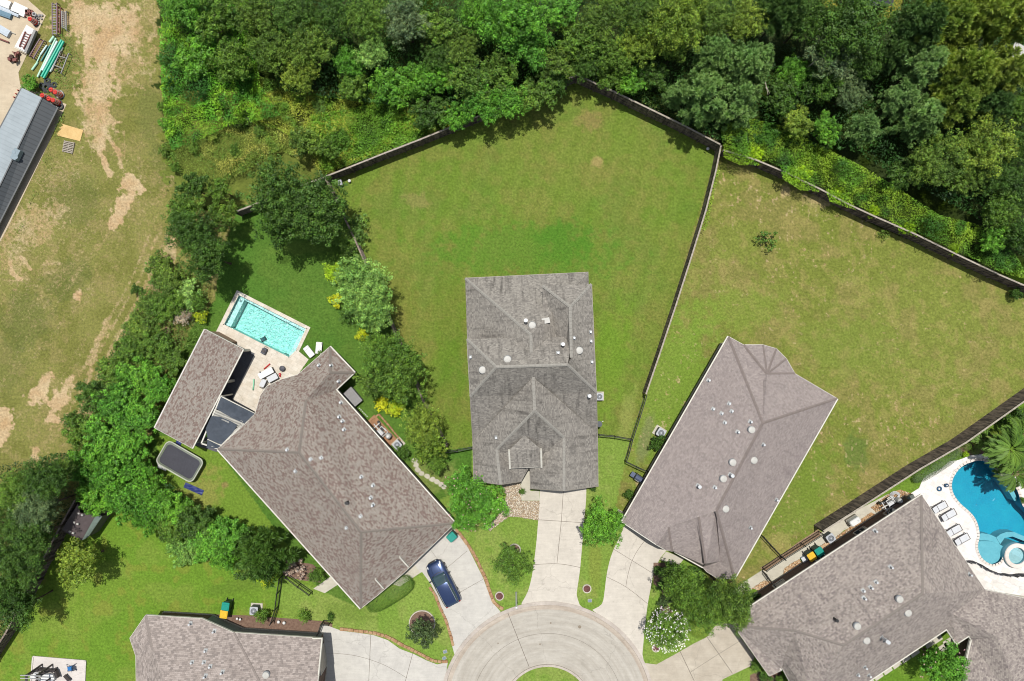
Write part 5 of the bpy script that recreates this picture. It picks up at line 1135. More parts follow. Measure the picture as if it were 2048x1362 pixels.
# ================================================================== UTILITY THINGS
M_ACP = pm('condenser_paint', C(196, 200, 204), C(180, 184, 190), 6, .5); M_ACD = pm('condenser_coil', C(86, 92, 98), rough=.6)
def ac_unit():
    t = thing('air_conditioner', '', 'air conditioner'); m = MB(); m.rbox((0, 0, .04), (1.25, 1.05, .08), 0, .04); m.build('pad', M_WALK, t)
    m = MB(); m.rbox((0, 0, .45), (.82, .82, .72), 0, .12); m.build('cabinet', M_ACD, t)
    m = MB(); m.rbox((0, 0, .84), (.86, .86, .07), 0, .13); m.build('top_cover', M_ACP, t)
    m = MB(); m.cyl(0, 0, .85, .885, .31, n=20); m.build('fan_opening', M_ACD, t)
    m = MB(); [m.tube([(r * math.cos(a), r * math.sin(a), .9) for a in [i * math.pi / 9 for i in range(18)]], .012, 4, True) for r in (.1, .2, .31)]
    for k in range(6): a = k * math.pi / 6; m.beam((-.32 * math.cos(a), -.32 * math.sin(a), .9), (.32 * math.cos(a), .32 * math.sin(a), .9), .014, .014)
    m.cyl(0, 0, .88, .92, .08); m.build('fan_grille', M_ACP, t); return t
ac = ac_unit()
acs = [(fr('1', 1132, 1110), .0, .85, 'pale air conditioner against the east wall of the middle house'), (fr('L', 1190, 250), -.55, .95, 'air conditioner on a pad above a shrub at the taupe house'),
       (fr('K', 640, 235), -.05, .95, 'air conditioner beside a round shrub and the recycling bins'), (fr('Q', 845, 885), .75, .9, 'air conditioner next to the white round pool filter'), (fr('J', 1470, 240), -.95, .95, 'air conditioner on the side walk gravel near the green bin')]
for i, (pp, rz, s, l) in enumerate(acs):
    p = W(pp[0], pp[1], .8); put(ac, i > 0, (p.x, p.y, 0), rz, l, 'air conditioner units by the houses', s)
def wheelie():
    t = thing('wheelie_bin', '', 'bin'); m = MB(); m.rbox((0, 0, .55), (.62, .66, .95), 0, .07, .8); m.build('bin_body', pm('dark_bin_plastic', C(38, 74, 62), rough=.5), t)
    return t
M_TEAL = pm('teal_lid', C(18, 160, 142), rough=.45); M_YEL = pm('yellow_lid', C(250, 204, 56), rough=.45); M_BINB = MATS.get('dark_bin_plastic') or pm('dark_bin_plastic', C(38, 74, 62), rough=.5)
def wbin(label, k, x, y, rz, lid, s=1.0):
    p = WF(k, x, y, 1.05); t = thing('wheelie_bin', label, 'bin', (p.x, p.y, 0), 'wheeled household bins', rz); t.scale = (s,) * 3
    m = MB(); m.rbox((0, 0, .55), (.64, .7, .95), 0, .07, .82); m.build('bin_body', M_BINB, t)
    m = MB(); m.rbox((0, 0, 1.06), (.68, .76, .08), 0, .09); m.rbox((0, -.03, 1.11), (.52, .52, .04), 0, .09); m.build('lid', lid, t)
    m = MB(); m.tube([(-.22, .38, .98), (-.22, .45, 1.0), (.22, .45, 1.0), (.22, .38, .98)], .02); m.build('handle', M_BINB, t)
    for sx in (-1, 1): m = MB(); m.tube([(sx * .3, .32, .12), (sx * .25, .32, .12)], .12, 12); m.build('wheel', M_BLACKP, t)
wbin('green lidded bin alone at the driveway corner of the mottled roof house', '6', 281, 578, math.radians(-48), M_TEAL, 1.15)
wbin('teal lidded bin above the yellow one beside the mulch bed', 'K', 232, 165, math.radians(-8), M_TEAL, 1.1)
wbin('yellow lidded bin with a white sticker on the mulch bed edge', 'K', 208, 275, math.radians(-8), M_YEL, 1.1)
wbin('teal lidded bin on the side walk of the large house', 'J', 1250, 480, math.radians(33), M_TEAL, 1.15)
wbin('yellow lidded bin beside the small pale box on the side walk', 'J', 1115, 570, math.radians(33), M_YEL, 1.1)
p = WF('J', 985, 615, .2); t = thing('utility_box', 'small pale blue utility box left of the yellow bin', 'utility box', (p.x, p.y, 0), rz=.5); m = MB(); m.rbox((0, 0, .15), (.55, .5, .3), 0, .05); m.build('body', pm('pale_blue_plastic', C(176, 196, 208), rough=.5), t); m = MB(); m.rbox((0, 0, .31), (.58, .53, .04), 0, .05); m.build('lid', M_SLING, t)
p = WF('3', 344, 940, .9); t = thing('storage_tank', 'white rounded box tank standing on the side walk gravel', 'tank', (p.x, p.y, 0), rz=math.radians(32)); m = MB(); m.rbox((0, 0, .65), (1.1, .62, .6), 0, .16); m.build('body', M_WHITE, t); m = MB(); m.rbox((0, 0, .2), (1.2, .7, .3), 0, .05); m.build('base', M_TRIMG, t); m = MB(); m.cyl(.3, 0, .95, 1.0, .08); m.build('cap', M_VENT, t)
# pool equipment sets
def pool_kit(key, x, y, rz, label_f, label_p, label_pad=None, mirror=1, padc=None, w=2.6, d=1.6):
    p = WF(key, x, y); M = Matrix.Rotation(rz, 3, 'Z')
    if padc: 
        o = MB().rbox((0, 0, .03), (w, d, .06), 0, .05).build('equipment_pad', padc); o.location = (p.x, p.y, 0); o.rotation_euler.z = rz; tag(o, label_pad, 'pad')
    g = lambda a, b: (p.x + (M @ Vector((a, b, 0))).x, p.y + (M @ Vector((a, b, 0))).y, .06)
    t = thing('pool_filter', label_f, 'pool filter', g(.85, -.25 * mirror), rz=rz); m = MB(); m.lathe(0, 0, [(.2, 0), (.27, .1), (.28, .6), (.26, .8), (.16, .92), (0, .95)], 20); m.build('tank', pm('grey_filter_shell', C(206, 206, 202), rough=.45), t, False)
    m = MB(); m.cyl(0, 0, .93, 1.03, .1); m.build('valve_cap', M_WHITE, t); m = MB(); m.tube([(.28 * math.cos(a), .28 * math.sin(a), .45) for a in [i * math.pi / 9 for i in range(18)]], .02, 5, True); m.build('clamp_band', M_VENTD, t)
    t = thing('pool_pump', label_p, 'pool pump', g(-.1, 0), rz=rz); m = MB(); m.rbox((.15, -.1, .3), (.6, .42, .55), 0, .05); m.build('heater_box', M_SLING, t)
    m = MB(); m.tube([(-.55, .25, .3), (-.15, .25, .3)], .14, 12); m.tube([(-.15, .25, .3), (.1, .25, .3)], .17, 12); m.build('motor', pm('dark_motor', C(72, 72, 76), rough=.5), t)
    m = MB()
    for pts in ([(-.7, -.3, .1), (-.7, -.3, .7), (-.2, -.3, .7), (-.2, .45, .7), (.45, .45, .7)], [(-.9, 0, .1), (-.9, 0, .55), (.4, 0, .65), (.4, .3, .65)], [(.1, .45, .4), (.6, .45, .4), (.6, -.3, .4)], [(-.6, .5, .1), (-.6, .5, .6), (-.6, -.45, .6)], [(-.4, -.5, .5), (.6, -.5, .5)]): m.tube(pts, .045, 6)
    m.build('pipework', M_WHITE, t); m = MB(); m.rbox((-.75, .45, .45), (.25, .2, .3), 0, .03); m.build('timer_box', M_BLACKP, t)
pool_kit('Q', 640, 690, math.radians(-47), 'round white pool filter by the mottled roof house', 'white pump pipework on the brown pad of the mottled roof house', 'brown gravel equipment pad beside the mottled roof house', -1, pm('brown_pad_gravel', C(184, 140, 104), C(150, 110, 80), 5, .9), 3.4, 1.1)
pool_kit('U', 540, 460, math.radians(32), 'grey topped pool filter near the side walk end', 'tangled white pump pipework on the side walk gravel', mirror=1)
# white garden hose loops by the second set
p = WF('U', 665, 375, .2); m = MB(); [m.tube([((r + .03 * math.sin(5 * a)) * math.cos(a), r * .8 * math.sin(a), .1 + .04 * k) for a in [i * math.pi / 10 for i in range(20)]], .03, 5, True) for k, r in enumerate((.5, .42, .34, .25))]
o = m.build('coiled_hose', M_SLING); o.location = (p.x, p.y, 0); tag(o, 'loose coils of pale hose beside the tangled pipework', 'hose')
p = WF('U', 860, 400, .2); t = thing('patio_stove', 'grey folded camp stove box behind the large house corner', 'stove', (p.x, p.y, 0), rz=.5); m = MB(); m.rbox((0, 0, .45), (.8, .5, .25), 0, .04); m.build('body', pm('grey_green_metal', C(104, 110, 102), rough=.5), t)
for sx in (-1, 1):
    for sy in (-1, 1): k = MB(); k.box((sx * .35, sy * .2, .17), (.04, .04, .34)); k.build('leg', M_DARKM, t)
# grill
p = WF('L', 745, 1130, .9); t = thing('barbecue_grill', 'blue grey covered barbecue against the taupe house wall', 'grill', (p.x, p.y, 0), rz=math.radians(-33)); M_GR = pm('blue_grey_enamel', C(98, 108, 136), rough=.35, coat=.4)
m = MB(); m.rbox((0, 0, .45), (.7, .6, .8), 0, .05); m.build('cabinet', pm('dark_grill_metal', C(56, 58, 66), rough=.5), t)
m = MB(); m.tube([(-.34, 0, .9), (.34, 0, .9)], .27, 14); m.build('lid', M_GR, t); m = MB(); m.tube([(-.25, -.3, .98), (.25, -.3, .98)], .02); m.build('handle', M_VENT, t)
for s in (-1, 1): m = MB(); m.rbox((s * .62, 0, .84), (.42, .5, .04), 0, .04); m.build('side_shelf', M_GR, t)
p = WF('L', 300, 50); p = WF('1', 1122, 1310, .9); t = thing('satellite_dish', 'grey satellite dish on the east wall of the middle house', 'satellite dish', (p.x, p.y, 0)); m = MB(); m.lathe(0, 0, [(0.0, 1.5), (.12, 1.52), (.24, 1.58), (.3, 1.65)], 16); m.build('dish', M_ACD, t); m = MB(); m.tube([(0, 0, 0), (0, 0, 1.5)], .03); m.build('mast', M_VENTD, t); m = MB(); m.tube([(.1, .1, 1.5), (.3, .3, 1.95)], .02); m.cyl(.3, .3, 1.92, 2.0, .05); m.build('feed_arm', M_VENT, t)
# white post by the kerb
p = W(1032.4, 1185.5); t = thing('lamp_post', 'slim white post standing at the kerb left of the middle driveway', 'post', p); m = MB(); m.cyl(0, 0, 0, 3.7, .09, .075, n=10); m.build('pole', M_WHITE, t); m = MB(); m.lathe(0, 0, [(.07, 3.66), (.11, 3.72), (.1, 3.85), (.0, 3.92)], 12); m.build('lamp_head', M_WHITE, t); m = MB(); m.cyl(0, 0, 0, .12, .12, .09, n=12); m.cyl(0, 0, .9, 1.5, .07, n=10); m.build('base', M_VENTD, t)
for i, (k, x, y, l) in enumerate((('6', 1030, 925, 'pale blue utility cover in the verge between two driveways'), ('5', 1385, 1195, 'grey utility cover near the kerb tip of the left verge'), ('5', 1380, 1232, 'grey utility cover nearest the kerb in the left verge'), ('1', 1090, 1000, None))):
    if l is None: continue
    p = WF(k, x, y); t = thing('utility_cover', l, 'utility cover', p, 'utility covers set in the verge', rz=.3 * i); m = MB(); m.rbox((0, 0, .03), (.42, .34, .06), 0, .06); m.build('frame', M_KERB, t); m = MB(); m.rbox((0, 0, .065), (.34, .26, .02), 0, .05); m.build('lid', pm('blue_grey_lid', C(126, 148, 158), rough=.6), t)
for i, (x, y, l, k) in enumerate(((683, 368, 'grey electrical pedestal in the top left corner of the central lawn', 1), (700, 363, 'small white vent cap right of the grey pedestal', 0), (1414, 299, 'small white vent cap at the right corner of the central lawn', 0))):
    p = W(x, y); t = thing('utility_pedestal' if k else 'pipe_cap', l, 'pedestal' if k else 'pipe cap', p)
    if k: MB().rbox((0, 0, .3), (.38, .5, .6), .3, .05).build('cabinet', M_ACD, t); MB().rbox((0, 0, .62), (.42, .54, .05), .3, .05).build('lid', M_VENTD, t)
    else: MB().cyl(0, 0, 0, .3, .09, n=12).build('pipe', M_BLACKP, t); MB().lathe(0, 0, [(.15, .28), (.15, .34), (.0, .4)], 14).build('cap', M_WHITE, t)
# manhole-like stains on the road
for i, (x, y, r) in enumerate(((975, 1068, .16), (818, 1047, .08), (760, 1162, .08), (532, 1157, .07))):
    p = WF('6', x, y); o = MB().cyl(0, 0, 0, .008, r, n=16).build('survey_cap', pm('worn_bronze', C(150, 136, 116), rough=.6)); o.location = (p.x, p.y, .005); tag(o, ['largest bronze cap set in the road right of the centre joint', 'bronze cap in the road above the inner joint ring', 'bronze cap inside the inner joint ring near the island', 'bronze cap in the road left of the long diagonal joint'][i], 'road cap')
# stepping stones
st_ = [(80, 165), (88, 190), (96, 215), (118, 235), (148, 250), (176, 268), (200, 280), (222, 294), (240, 308)]
for i, (x, y) in enumerate(st_):
    p = WF('6', x, y); rr = random.Random(i); n = 9
    m = MB(); m.prism([(.3 * rr.uniform(.8, 1.15) * math.cos(2 * math.pi * k / n), .26 * rr.uniform(.8, 1.15) * math.sin(2 * math.pi * k / n)) for k in range(n)], 0, .07)
    o = m.build('stepping_stone', M_WALK); o.location = (p.x, p.y, 0); tag(o, ['topmost stepping stone below the olive gold trees', 'second stepping stone from the olive gold trees', 'third stepping stone from the olive gold trees', 'stepping stone at the bend, just above the path turn', 'middle stepping stone right below the tidy green tree', 'first stepping stone after the middle one towards the pink crepe myrtle', 'third last stepping stone before the pink crepe myrtle', 'stepping stone second nearest the pink crepe myrtle', 'last stepping stone, half under the pink crepe myrtle'][i], 'stepping stone', 'stepping stones beside the mottled roof house')
# rear porch slab of left house
p = WF('Q', 235, 235, .6); t = thing('deck_box', 'flat grey storage bench tucked into the inner corner of the mottled roof house', 'storage bench', (p.x, p.y, 0), rz=math.radians(-50)); MB().rbox((0, 0, .3), (1.7, 1.15, .6), 0, .05).build('body', pm('grey_resin', C(128, 126, 126), rough=.6), t); MB().rbox((0, 0, .63), (1.8, 1.2, .06), 0, .05).build('lid', pm('grey_resin_lid', C(150, 148, 148), rough=.6), t)
# ================================================================== CAR
def loft(mb, secs, n=20, ex=2.6):
    """secs: (y, halfwidth, z0, z1); superellipse sections along y"""
    o = []
    for y, hw, z0, z1 in secs:
        cz = (z0 + z1) / 2; hz = (z1 - z0) / 2; r = []
        for k in range(n):
            a = 2 * math.pi * k / n; c_, s_ = math.cos(a), math.sin(a)
            r.append((hw * math.copysign(abs(c_) ** (2 / ex), c_), y, cz + hz * math.copysign(abs(s_) ** (2 / ex), s_)))
        o += r
    m = len(secs); f = [(i * n + k, i * n + (k + 1) % n, (i + 1) * n + (k + 1) % n, (i + 1) * n + k) for i in range(m - 1) for k in range(n)]
    f += [tuple(range(n)), tuple(range((m - 1) * n, m * n))[::-1]]
    mb.add(o, f); return mb
def car():
    q = NT('dark_blue_metallic_paint'); q.b.inputs['Base Color'].default_value = (*C(52, 72, 112), 1); q.b.inputs['Metallic'].default_value = .55; q.b.inputs['Roughness'].default_value = .28; q.b.inputs['Coat Weight'].default_value = 1.0; q.b.inputs['Coat Roughness'].default_value = .04
    n_ = q.noise(q.n('ShaderNodeTexCoord').outputs['Object'], 60, 2); q.l(q.mix(q.ramp(n_, [(.3, 0), (.7, 1)]), C(44, 62, 100), C(62, 84, 130)), q.b.inputs['Base Color'])
    paint = q.m; gl = pm('tinted_car_glass', (.02, .045, .05), rough=.05, spec=1.0); chrome = pm('bright_rail_metal', C(220, 222, 226), rough=.25, metal=.6); blk = pm('black_trim', (.02, .02, .022), rough=.5)
    p = WF('6', 234, 836, .9)
    d = W(*fr('6', 172, 722)) - W(*fr('6', 290, 950)); rz = math.atan2(d.y, d.x) - math.pi / 2
    t = thing('parked_car', 'dark blue estate car parked on the curved grey driveway', 'car', (p.x, p.y, .012), rz=rz)
    m = MB(); loft(m, [(-2.32, .60, .42, .82), (-2.27, .80, .32, .98), (-2.05, .90, .27, 1.06), (-1.5, .93, .24, 1.08), (0, .94, .22, 1.05), (.9, .93, .24, 1.02), (1.4, .92, .25, .97), (1.85, .88, .27, .90), (2.15, .78, .30, .80), (2.30, .60, .36, .68), (2.34, .42, .42, .60)], 24, 3.2); b = m.build('body', paint, t, True)
    m = MB(); loft(m, [(-2.10, .64, .95, 1.12), (-1.95, .70, .95, 1.34), (-1.65, .735, .95, 1.50), (-1.0, .75, .95, 1.555), (-.2, .75, .95, 1.56), (.25, .73, .95, 1.50), (.75, .71, .95, 1.22), (1.08, .69, .93, 1.0)], 24, 3.6); m.build('window_glass', gl, t, True)
    # roof skin
    vs = []; nx_ = 7; ys = [-1.98, -1.8, -1.5, -1.0, -.5, 0, .2]
    for y in ys:
        zr = {-1.98: 1.40, -1.8: 1.49, -1.5: 1.555, -1.0: 1.595, -.5: 1.605, 0: 1.585, .2: 1.545}[y]; hw = {-1.98: .50, -1.8: .56, .2: .58}.get(y, .60)
        for k in range(nx_): x = -1 + 2 * k / (nx_ - 1); vs.append((x * hw, y, zr - .055 * abs(x) ** 2.2))
    m = MB(); m.add(vs, [(j * nx_ + k, j * nx_ + k + 1, (j + 1) * nx_ + k + 1, (j + 1) * nx_ + k) for j in range(len(ys) - 1) for k in range(nx_ - 1)]); 
    e = MB(); e.v = list(m.v); m.build('roof', paint, t, True)
    # pillars
    m = MB()
    for s in (-1, 1):
        m.tube([(s * .56, .2, 1.53), (s * .62, .65, 1.27), (s * .68, 1.08, 1.0)], .035, 6); m.tube([(s * .58, -1.98, 1.36), (s * .66, -2.12, 1.08)], .05, 6); m.tube([(s * .66, -.35, 1.5), (s * .74, -.35, 1.04)], .03, 6)
    m.build('pillar', paint, t)
    for s in (-1, 1):
        m = MB(); m.tube([(s * .585, .12, 1.56), (s * .60, -.1, 1.60), (s * .60, -1.6, 1.60), (s * .58, -1.85, 1.54)], .024, 6); m.build('roof_rail', chrome, t)
        m = MB(); m.rbox((s * 1.02, .78, 1.02), (.2, .12, .13), s * .2, .04); m.build('side_mirror', blk, t)
        m = MB(); loft(m, [(1.9, .06, .68, .78), (2.05, .08, .64, .76), (2.18, .05, .62, .70)], 10, 2.4); m.v = [(v[0] + s * .66, v[1], v[2] + .055) for v in m.v]; m.build('headlight', pm('headlight_lens', C(226, 230, 236), rough=.15), t, True)
        m = MB(); m.rbox((s * .72, -2.2, .90), (.16, .12, .2), s * .3, .04); m.build('tail_light', pm('tail_lens', C(160, 30, 30), rough=.2), t)
        for y in (-1.42, 1.42):
            w_ = MB(); w_.tube([(s * .72, y, .33), (s * .95, y, .33)], .33, 22); wo = w_.build('wheel', blk, t); r_ = MB(); r_.tube([(s * .90, y, .33), (s * .965, y, .33)], .2, 14); r_.build('rim', chrome, wo)
    m = MB(); m.tube([(-.62, 1.1, 1.0), (-.3, 1.22, 1.03), (0, 1.25, 1.035), (.3, 1.22, 1.03), (.62, 1.1, 1.0)], .03, 5); m.build('cowl', blk, t)
    m = MB(); m.tube([(-.8, 2.1, .55), (-.4, 2.36, .5), (0, 2.38, .5), (.4, 2.36, .5), (.8, 2.1, .55)], .06, 6); m.tube([(-.35, 2.33, .62), (.35, 2.33, .62)], .05, 6); m.build('grille', blk, t)
    m = MB(); m.tube([(-.42, 1.3, 1.03), (-.38, 1.75, .97), (-.3, 2.05, .88)], .012, 4); m.tube([(.42, 1.3, 1.03), (.38, 1.75, .97), (.3, 2.05, .88)], .012, 4); m.build('bonnet_crease', paint, t)
    m = MB(); m.rbox((0, -2.34, .72), (.5, .03, .12), 0, .01); m.build('number_plate', M_WHITE, t)
car()
# ================================================================== WORK YARD, UPPER LEFT
M_ORANGE = pm('orange_plastic', C(226, 56, 40), rough=.5); M_WBAND = pm('white_band', C(236, 232, 220), rough=.4); M_RUB = pm('black_rubber', C(70, 74, 78), rough=.7)
def drum(label, k, x, y, tilt=None):
    p = WF(k, x, y, 1.0); t = thing('traffic_drum', label, 'traffic drum', (p.x, p.y, 0), 'orange traffic drums around the warehouse end')
    MB().lathe(0, 0, [(.27, .05), (.28, .3), (.26, .31), (.26, .5), (.24, .52), (.24, .72), (.22, .74), (.22, .95), (.17, 1.0), (0, 1.0)], 18).build('drum_body', M_ORANGE, t)
    for z, r in ((.36, .268), (.6, .25), (.8, .23)): MB().lathe(0, 0, [(r, z), (r, z + .1)], 18).build('reflective_band', M_WBAND, t)
    MB().tube([(-.1, 0, .98), (-.08, 0, 1.08), (.08, 0, 1.08), (.1, 0, .98)], .02).build('handle', M_ORANGE, t)
    MB().cyl(0, 0, 0, .06, .36, n=18).build('rubber_base', M_RUB, t)
drum('orange drum on the slab corner beside dark scrap', 'Y', 500, 315); drum('orange drum nearest the coiled hoses', 'X', 580, 350); drum('orange drum standing inside a pale tyre ring', 'X', 640, 385)
drum('orange drum leftmost in the row at the warehouse gable', 'X', 455, 432); drum('orange drum in the middle of the gable row', 'X', 550, 480); drum('orange drum hidden between its gable row neighbours', 'X', 610, 500)
for i, (x, y) in enumerate(((112, 360), (84, 412), (56, 460))):
    p = WF('X', x, y, .6); t = thing('traffic_cone', ['orange cone nearest the warehouse gable on its pale side', 'middle orange cone of three along the warehouse wall', 'orange cone farthest from the gable along the warehouse wall'][i], 'cone', (p.x, p.y, 0), 'traffic cones beside the warehouse wall')
    MB().lathe(0, 0, [(.17, .03), (.04, .7), (0, .71)], 12).build('cone_body', M_ORANGE, t); MB().box((0, 0, .02), (.4, .4, .04)).build('cone_base', M_ORANGE, t); MB().lathe(0, 0, [(.125, .3), (.09, .45)], 12).build('reflective_band', M_WBAND, t)
def coil(label, k, x, y, r, tube_r, mat, layers=3, name='hose_coil', cat='hose coil'):
    p = WF(k, x, y, .2); m = MB()
    for j in range(layers): m.tube([((r - j * tube_r * 1.6) * math.cos(a), (r - j * tube_r * 1.6) * math.sin(a), tube_r + j * tube_r * .8) for a in [i * math.pi / 12 for i in range(24)]], tube_r, 6, True)
    o = m.build(name, mat, smooth=True); o.location = (p.x, p.y, 0); tag(o, label, cat, 'coils heaped beside the drums')
coil('largest grey hose coil touching the orange drums', 'X', 515, 315, .52, .05, M_RUB, 5); coil('small hose coil right of the largest coil', 'X', 620, 275, .28, .04, M_RUB, 3); coil('hose coil tucked under the green pipe ends', 'X', 520, 225, .33, .04, M_RUB, 4); coil('hose coil at the left fringe of the heap', 'X', 440, 290, .3, .04, M_RUB, 3)
coil('thick pale tyre ring around an orange drum', 'X', 700, 415, .36, .09, pm('pale_tyre', C(186, 182, 172), rough=.7), 1, 'tyre', 'tyre'); coil('black tyre lying at the warehouse corner', 'X', 712, 590, .24, .1, M_RUB, 1, 'tyre', 'tyre')
# green pipes
M_G1 = pm('bright_green_pipe', C(20, 186, 150), C(10, 170, 138), 2, .4); M_G2 = pm('mint_pipe', C(190, 236, 206), C(170, 226, 196), 2, .4); M_G3 = pm('white_pipe', C(226, 244, 238), C(208, 236, 230), 2, .4); M_G4 = pm('dark_teal_pipe', C(24, 128, 120), rough=.4)
pipes = [((1050, 680), (705, 1305), M_G1, .12, .30, 'bright green pipe on top of the stack, upper of two'), ((1085, 700), (745, 1330), M_G1, .12, .32, 'bright green pipe on top of the stack, lower of two'), ((975, 700), (720, 1200), M_G3, .11, .2, 'white pipe left of the bright green pair'),
         ((955, 650), (640, 1310), M_G2, .10, .15, 'pale mint pipe reaching farthest down the stack'), ((925, 610), (845, 720), M_G2, .12, .12, 'short mint pipe at the head of the stack'), ((1065, 800), (850, 1220), M_G3, .12, .15, 'white pipe right of the bright green pair'),
         ((800, 770), (690, 930), M_G3, .09, .12, 'short pale pipe left of the dark teal one'), ((640, 1060), (545, 1190), M_G2, .10, .12, 'mint pipe stub farthest left'), ((860, 760), (700, 1040), M_G4, .08, .1, 'dark teal pipe in the gap of the stack'), ((690, 930), (620, 1080), M_G2, .07, .1, 'thin mint pipe left below the short pale pipe')]
for a, b, mt, r, z, l in pipes:
    A_, B_ = WF('Y', *a, z), WF('Y', *b, z); d = (B_ - A_).normalized(); m = MB(); m.tube([A_, B_], r, 12)
    o = m.build('drain_pipe', mt, loc=((A_ + B_) / 2).to_tuple()[:2] + (0,), smooth=False); tag(o, l, 'pipe', 'stack of green and white pipes')
def rack(label, pts, h, mat, bars=8, name='steel_rack', cat='rack', fill=None):
    """ladder-like rack: pts = 4 corners"""
    P = [WF('Y', x, y, h) for x, y in pts]; c_ = sum(P, Vector()) / 4; t = thing(name, label, cat, (c_.x, c_.y, 0), world=True)
    m = MB(); m.beam(P[0], P[3], .08, .1); m.beam(P[1], P[2], .08, .1); m.build('side_rail', mat, t)
    m = MB(); [m.beam(P[0].lerp(P[3], (i + .5) / bars), P[1].lerp(P[2], (i + .5) / bars), .07, .05) for i in range(bars)]; m.build('rungs', fill or mat, t)
    for p in P: m = MB(); m.box((p.x, p.y, h / 2), (.08, .08, h)); m.build('leg', mat, t)
    return t
M_PUR = pm('purple_grey_steel', C(150, 126, 132), rough=.6); M_GRS = pm('weathered_grey_steel', C(164, 162, 158), rough=.6); M_RSTEEL = pm('rusty_red_steel', C(150, 96, 86), C(116, 66, 60), 4, .8)
rack('tall purple grey ladder rack at the head of the green pipes', [(890, 50), (965, 50), (965, 590), (895, 590)], .5, M_PUR, 12, fill=M_GRS)
rack('dark red ladder rack right beside the purple one', [(985, 110), (1030, 130), (1020, 560), (985, 540)], .4, M_RSTEEL, 4, fill=M_PUR)
rack('grey slatted rack right of the ladders', [(1050, 190), (1125, 190), (1130, 510), (1060, 470)], .4, M_GRS, 9)
rack('reddish rack frame between the white trailer and the pipes', [(680, 660), (745, 690), (570, 990), (505, 950)], .4, M_PUR, 9, fill=M_RSTEEL)
t = rack('open steel crate frame filled with offcuts right of the pipes', [(1030, 870), (1170, 910), (1040, 1250), (890, 1190)], .5, M_GRS, 2)
m = MB(); rr = random.Random(3)
for i in range(40):
    s, u = rr.random(), rr.random(); P = [WF('Y', x, y, .1) for x, y in [(1040, 890), (1150, 920), (1030, 1230), (905, 1180)]]; a = P[0].lerp(P[1], s); b = P[3].lerp(P[2], s); p = a.lerp(b, u); m.box((p.x, p.y, .12 + rr.uniform(0, .2)), (rr.uniform(.08, .3), rr.uniform(.05, .1), .08), rr.uniform(0, 3))
m.build('offcuts', [pm('mixed_offcuts', C(90, 110, 96), C(150, 120, 84), 8, .8)], t)
# white flat trailer with steps
P = [WF('Y', x, y, .55) for x, y in [(450, 420), (610, 520), (450, 890), (250, 790)]]; c_ = sum(P, Vector()) / 4; t = thing('utility_trailer', 'white flat trailer carrying small steps on the slab edge', 'trailer', (c_.x, c_.y, 0), world=True)
m = MB(); m.prism([(p.x, p.y) for p in P], .42, .55); m.build('deck', M_WHITE, t); m = MB(); m.beam(P[1], P[2], .25, .3); m.build('side_panel', M_GRS, t); m = MB(); m.beam(P[2] + Vector((.05, -.1, .05)), P[3] + Vector((0, -.1, .05)), .07, .07); m.build('tailgate_bar', M_TRIM, t)
for s, u in ((.2, .3), (.8, .3), (.2, .75), (.8, .75)): p = P[0].lerp(P[1], s).lerp(P[3].lerp(P[2], s), u); m = MB(); m.tube([(p.x - .08, p.y, .22), (p.x + .08, p.y, .22)], .22, 12); m.build('wheel', M_RUB, t)
t = rack('small dark step ladder lying on the white trailer', [(430, 540), (530, 580), (400, 830), (330, 790)], .65, M_RSTEEL, 6, 'step_ladder', 'ladder')
P = [WF('Y', x, y, .3) for x, y in [(215, 860), (380, 930), (300, 1090), (150, 1000)]]; c_ = sum(P, Vector()) / 4; t = thing('engine_scrap', 'rusty brown engine part below the white trailer', 'engine part', (c_.x, c_.y, 0), world=True); rr = random.Random(5)
for nm in ('engine_block', 'exhaust_pipe'):
    m = MB()
    for i in range(9): p = P[0].lerp(P[1], rr.random()).lerp(P[3].lerp(P[2], rr.random()), rr.random()); m.rbox((p.x, p.y, .2 + rr.uniform(0, .25)), (rr.uniform(.2, .45), rr.uniform(.12, .3), .25), rr.uniform(0, 3), .04)
    m.build(nm, M_RSTEEL if nm == 'engine_block' else pm('brown_scrap', C(96, 64, 50), C(64, 44, 38), 6, .8), t)
# beams & panels on the slab
def bar(label, a, b, w_, h_, mat, name='steel_beam', cat='beam', z=.15):
    A_, B_ = WF('Y', *a, z), WF('Y', *b, z); m = MB(); m.beam(A_, B_, w_, h_); m.beam(A_ + Vector((0, 0, h_ / 2 + .01)), B_ + Vector((0, 0, h_ / 2 + .01)), w_ * .5, .04); o = m.build(name, mat, loc=(((A_ + B_) / 2).x, ((A_ + B_) / 2).y, 0)); tag(o, label, cat)
M_BLUE = pm('slate_blue_steel', C(108, 142, 160), rough=.5)
M_PALEB = pm('pale_blue_panel', C(206, 216, 224), rough=.5)
bar('white panel touching the left frame edge at the yard top', (-60, 0), (180, 100), .75, .2, M_WHITE, 'wall_panel', 'panel'); bar('large white panel beside the orange drum', (220, 110), (450, 220), 1.0, .2, M_WHITE, 'wall_panel', 'panel')
bar('slate blue beam bundle below the white panels', (-80, 190), (200, 290), .5, .3, M_BLUE); bar('pale beam behind the slate blue bundle', (-60, 110), (330, 270), .35, .2, M_PALEB); bar('pale blue panel stack lower on the slab', (-80, 440), (170, 590), .7, .35, M_PALEB, 'wall_panel', 'panel')
bar('thin rusty beam lying alone on the slab', (-60, 640), (150, 720), .14, .12, M_RSTEEL); bar('thin cream pipe next to the pale blue stack', (140, 520), (255, 575), .06, .06, M_TRIM)
bar('rusty channel under the large white panel', (170, 200), (440, 285), .12, .12, M_RSTEEL)
m = MB(); rr = random.Random(9)
for i in range(26): p = WF('Y', rr.uniform(600, 730), rr.uniform(250, 440)); m.rbox((p.x, p.y, .1), (rr.uniform(.08, .25), rr.uniform(.08, .16), .16), rr.uniform(0, 3), .02)
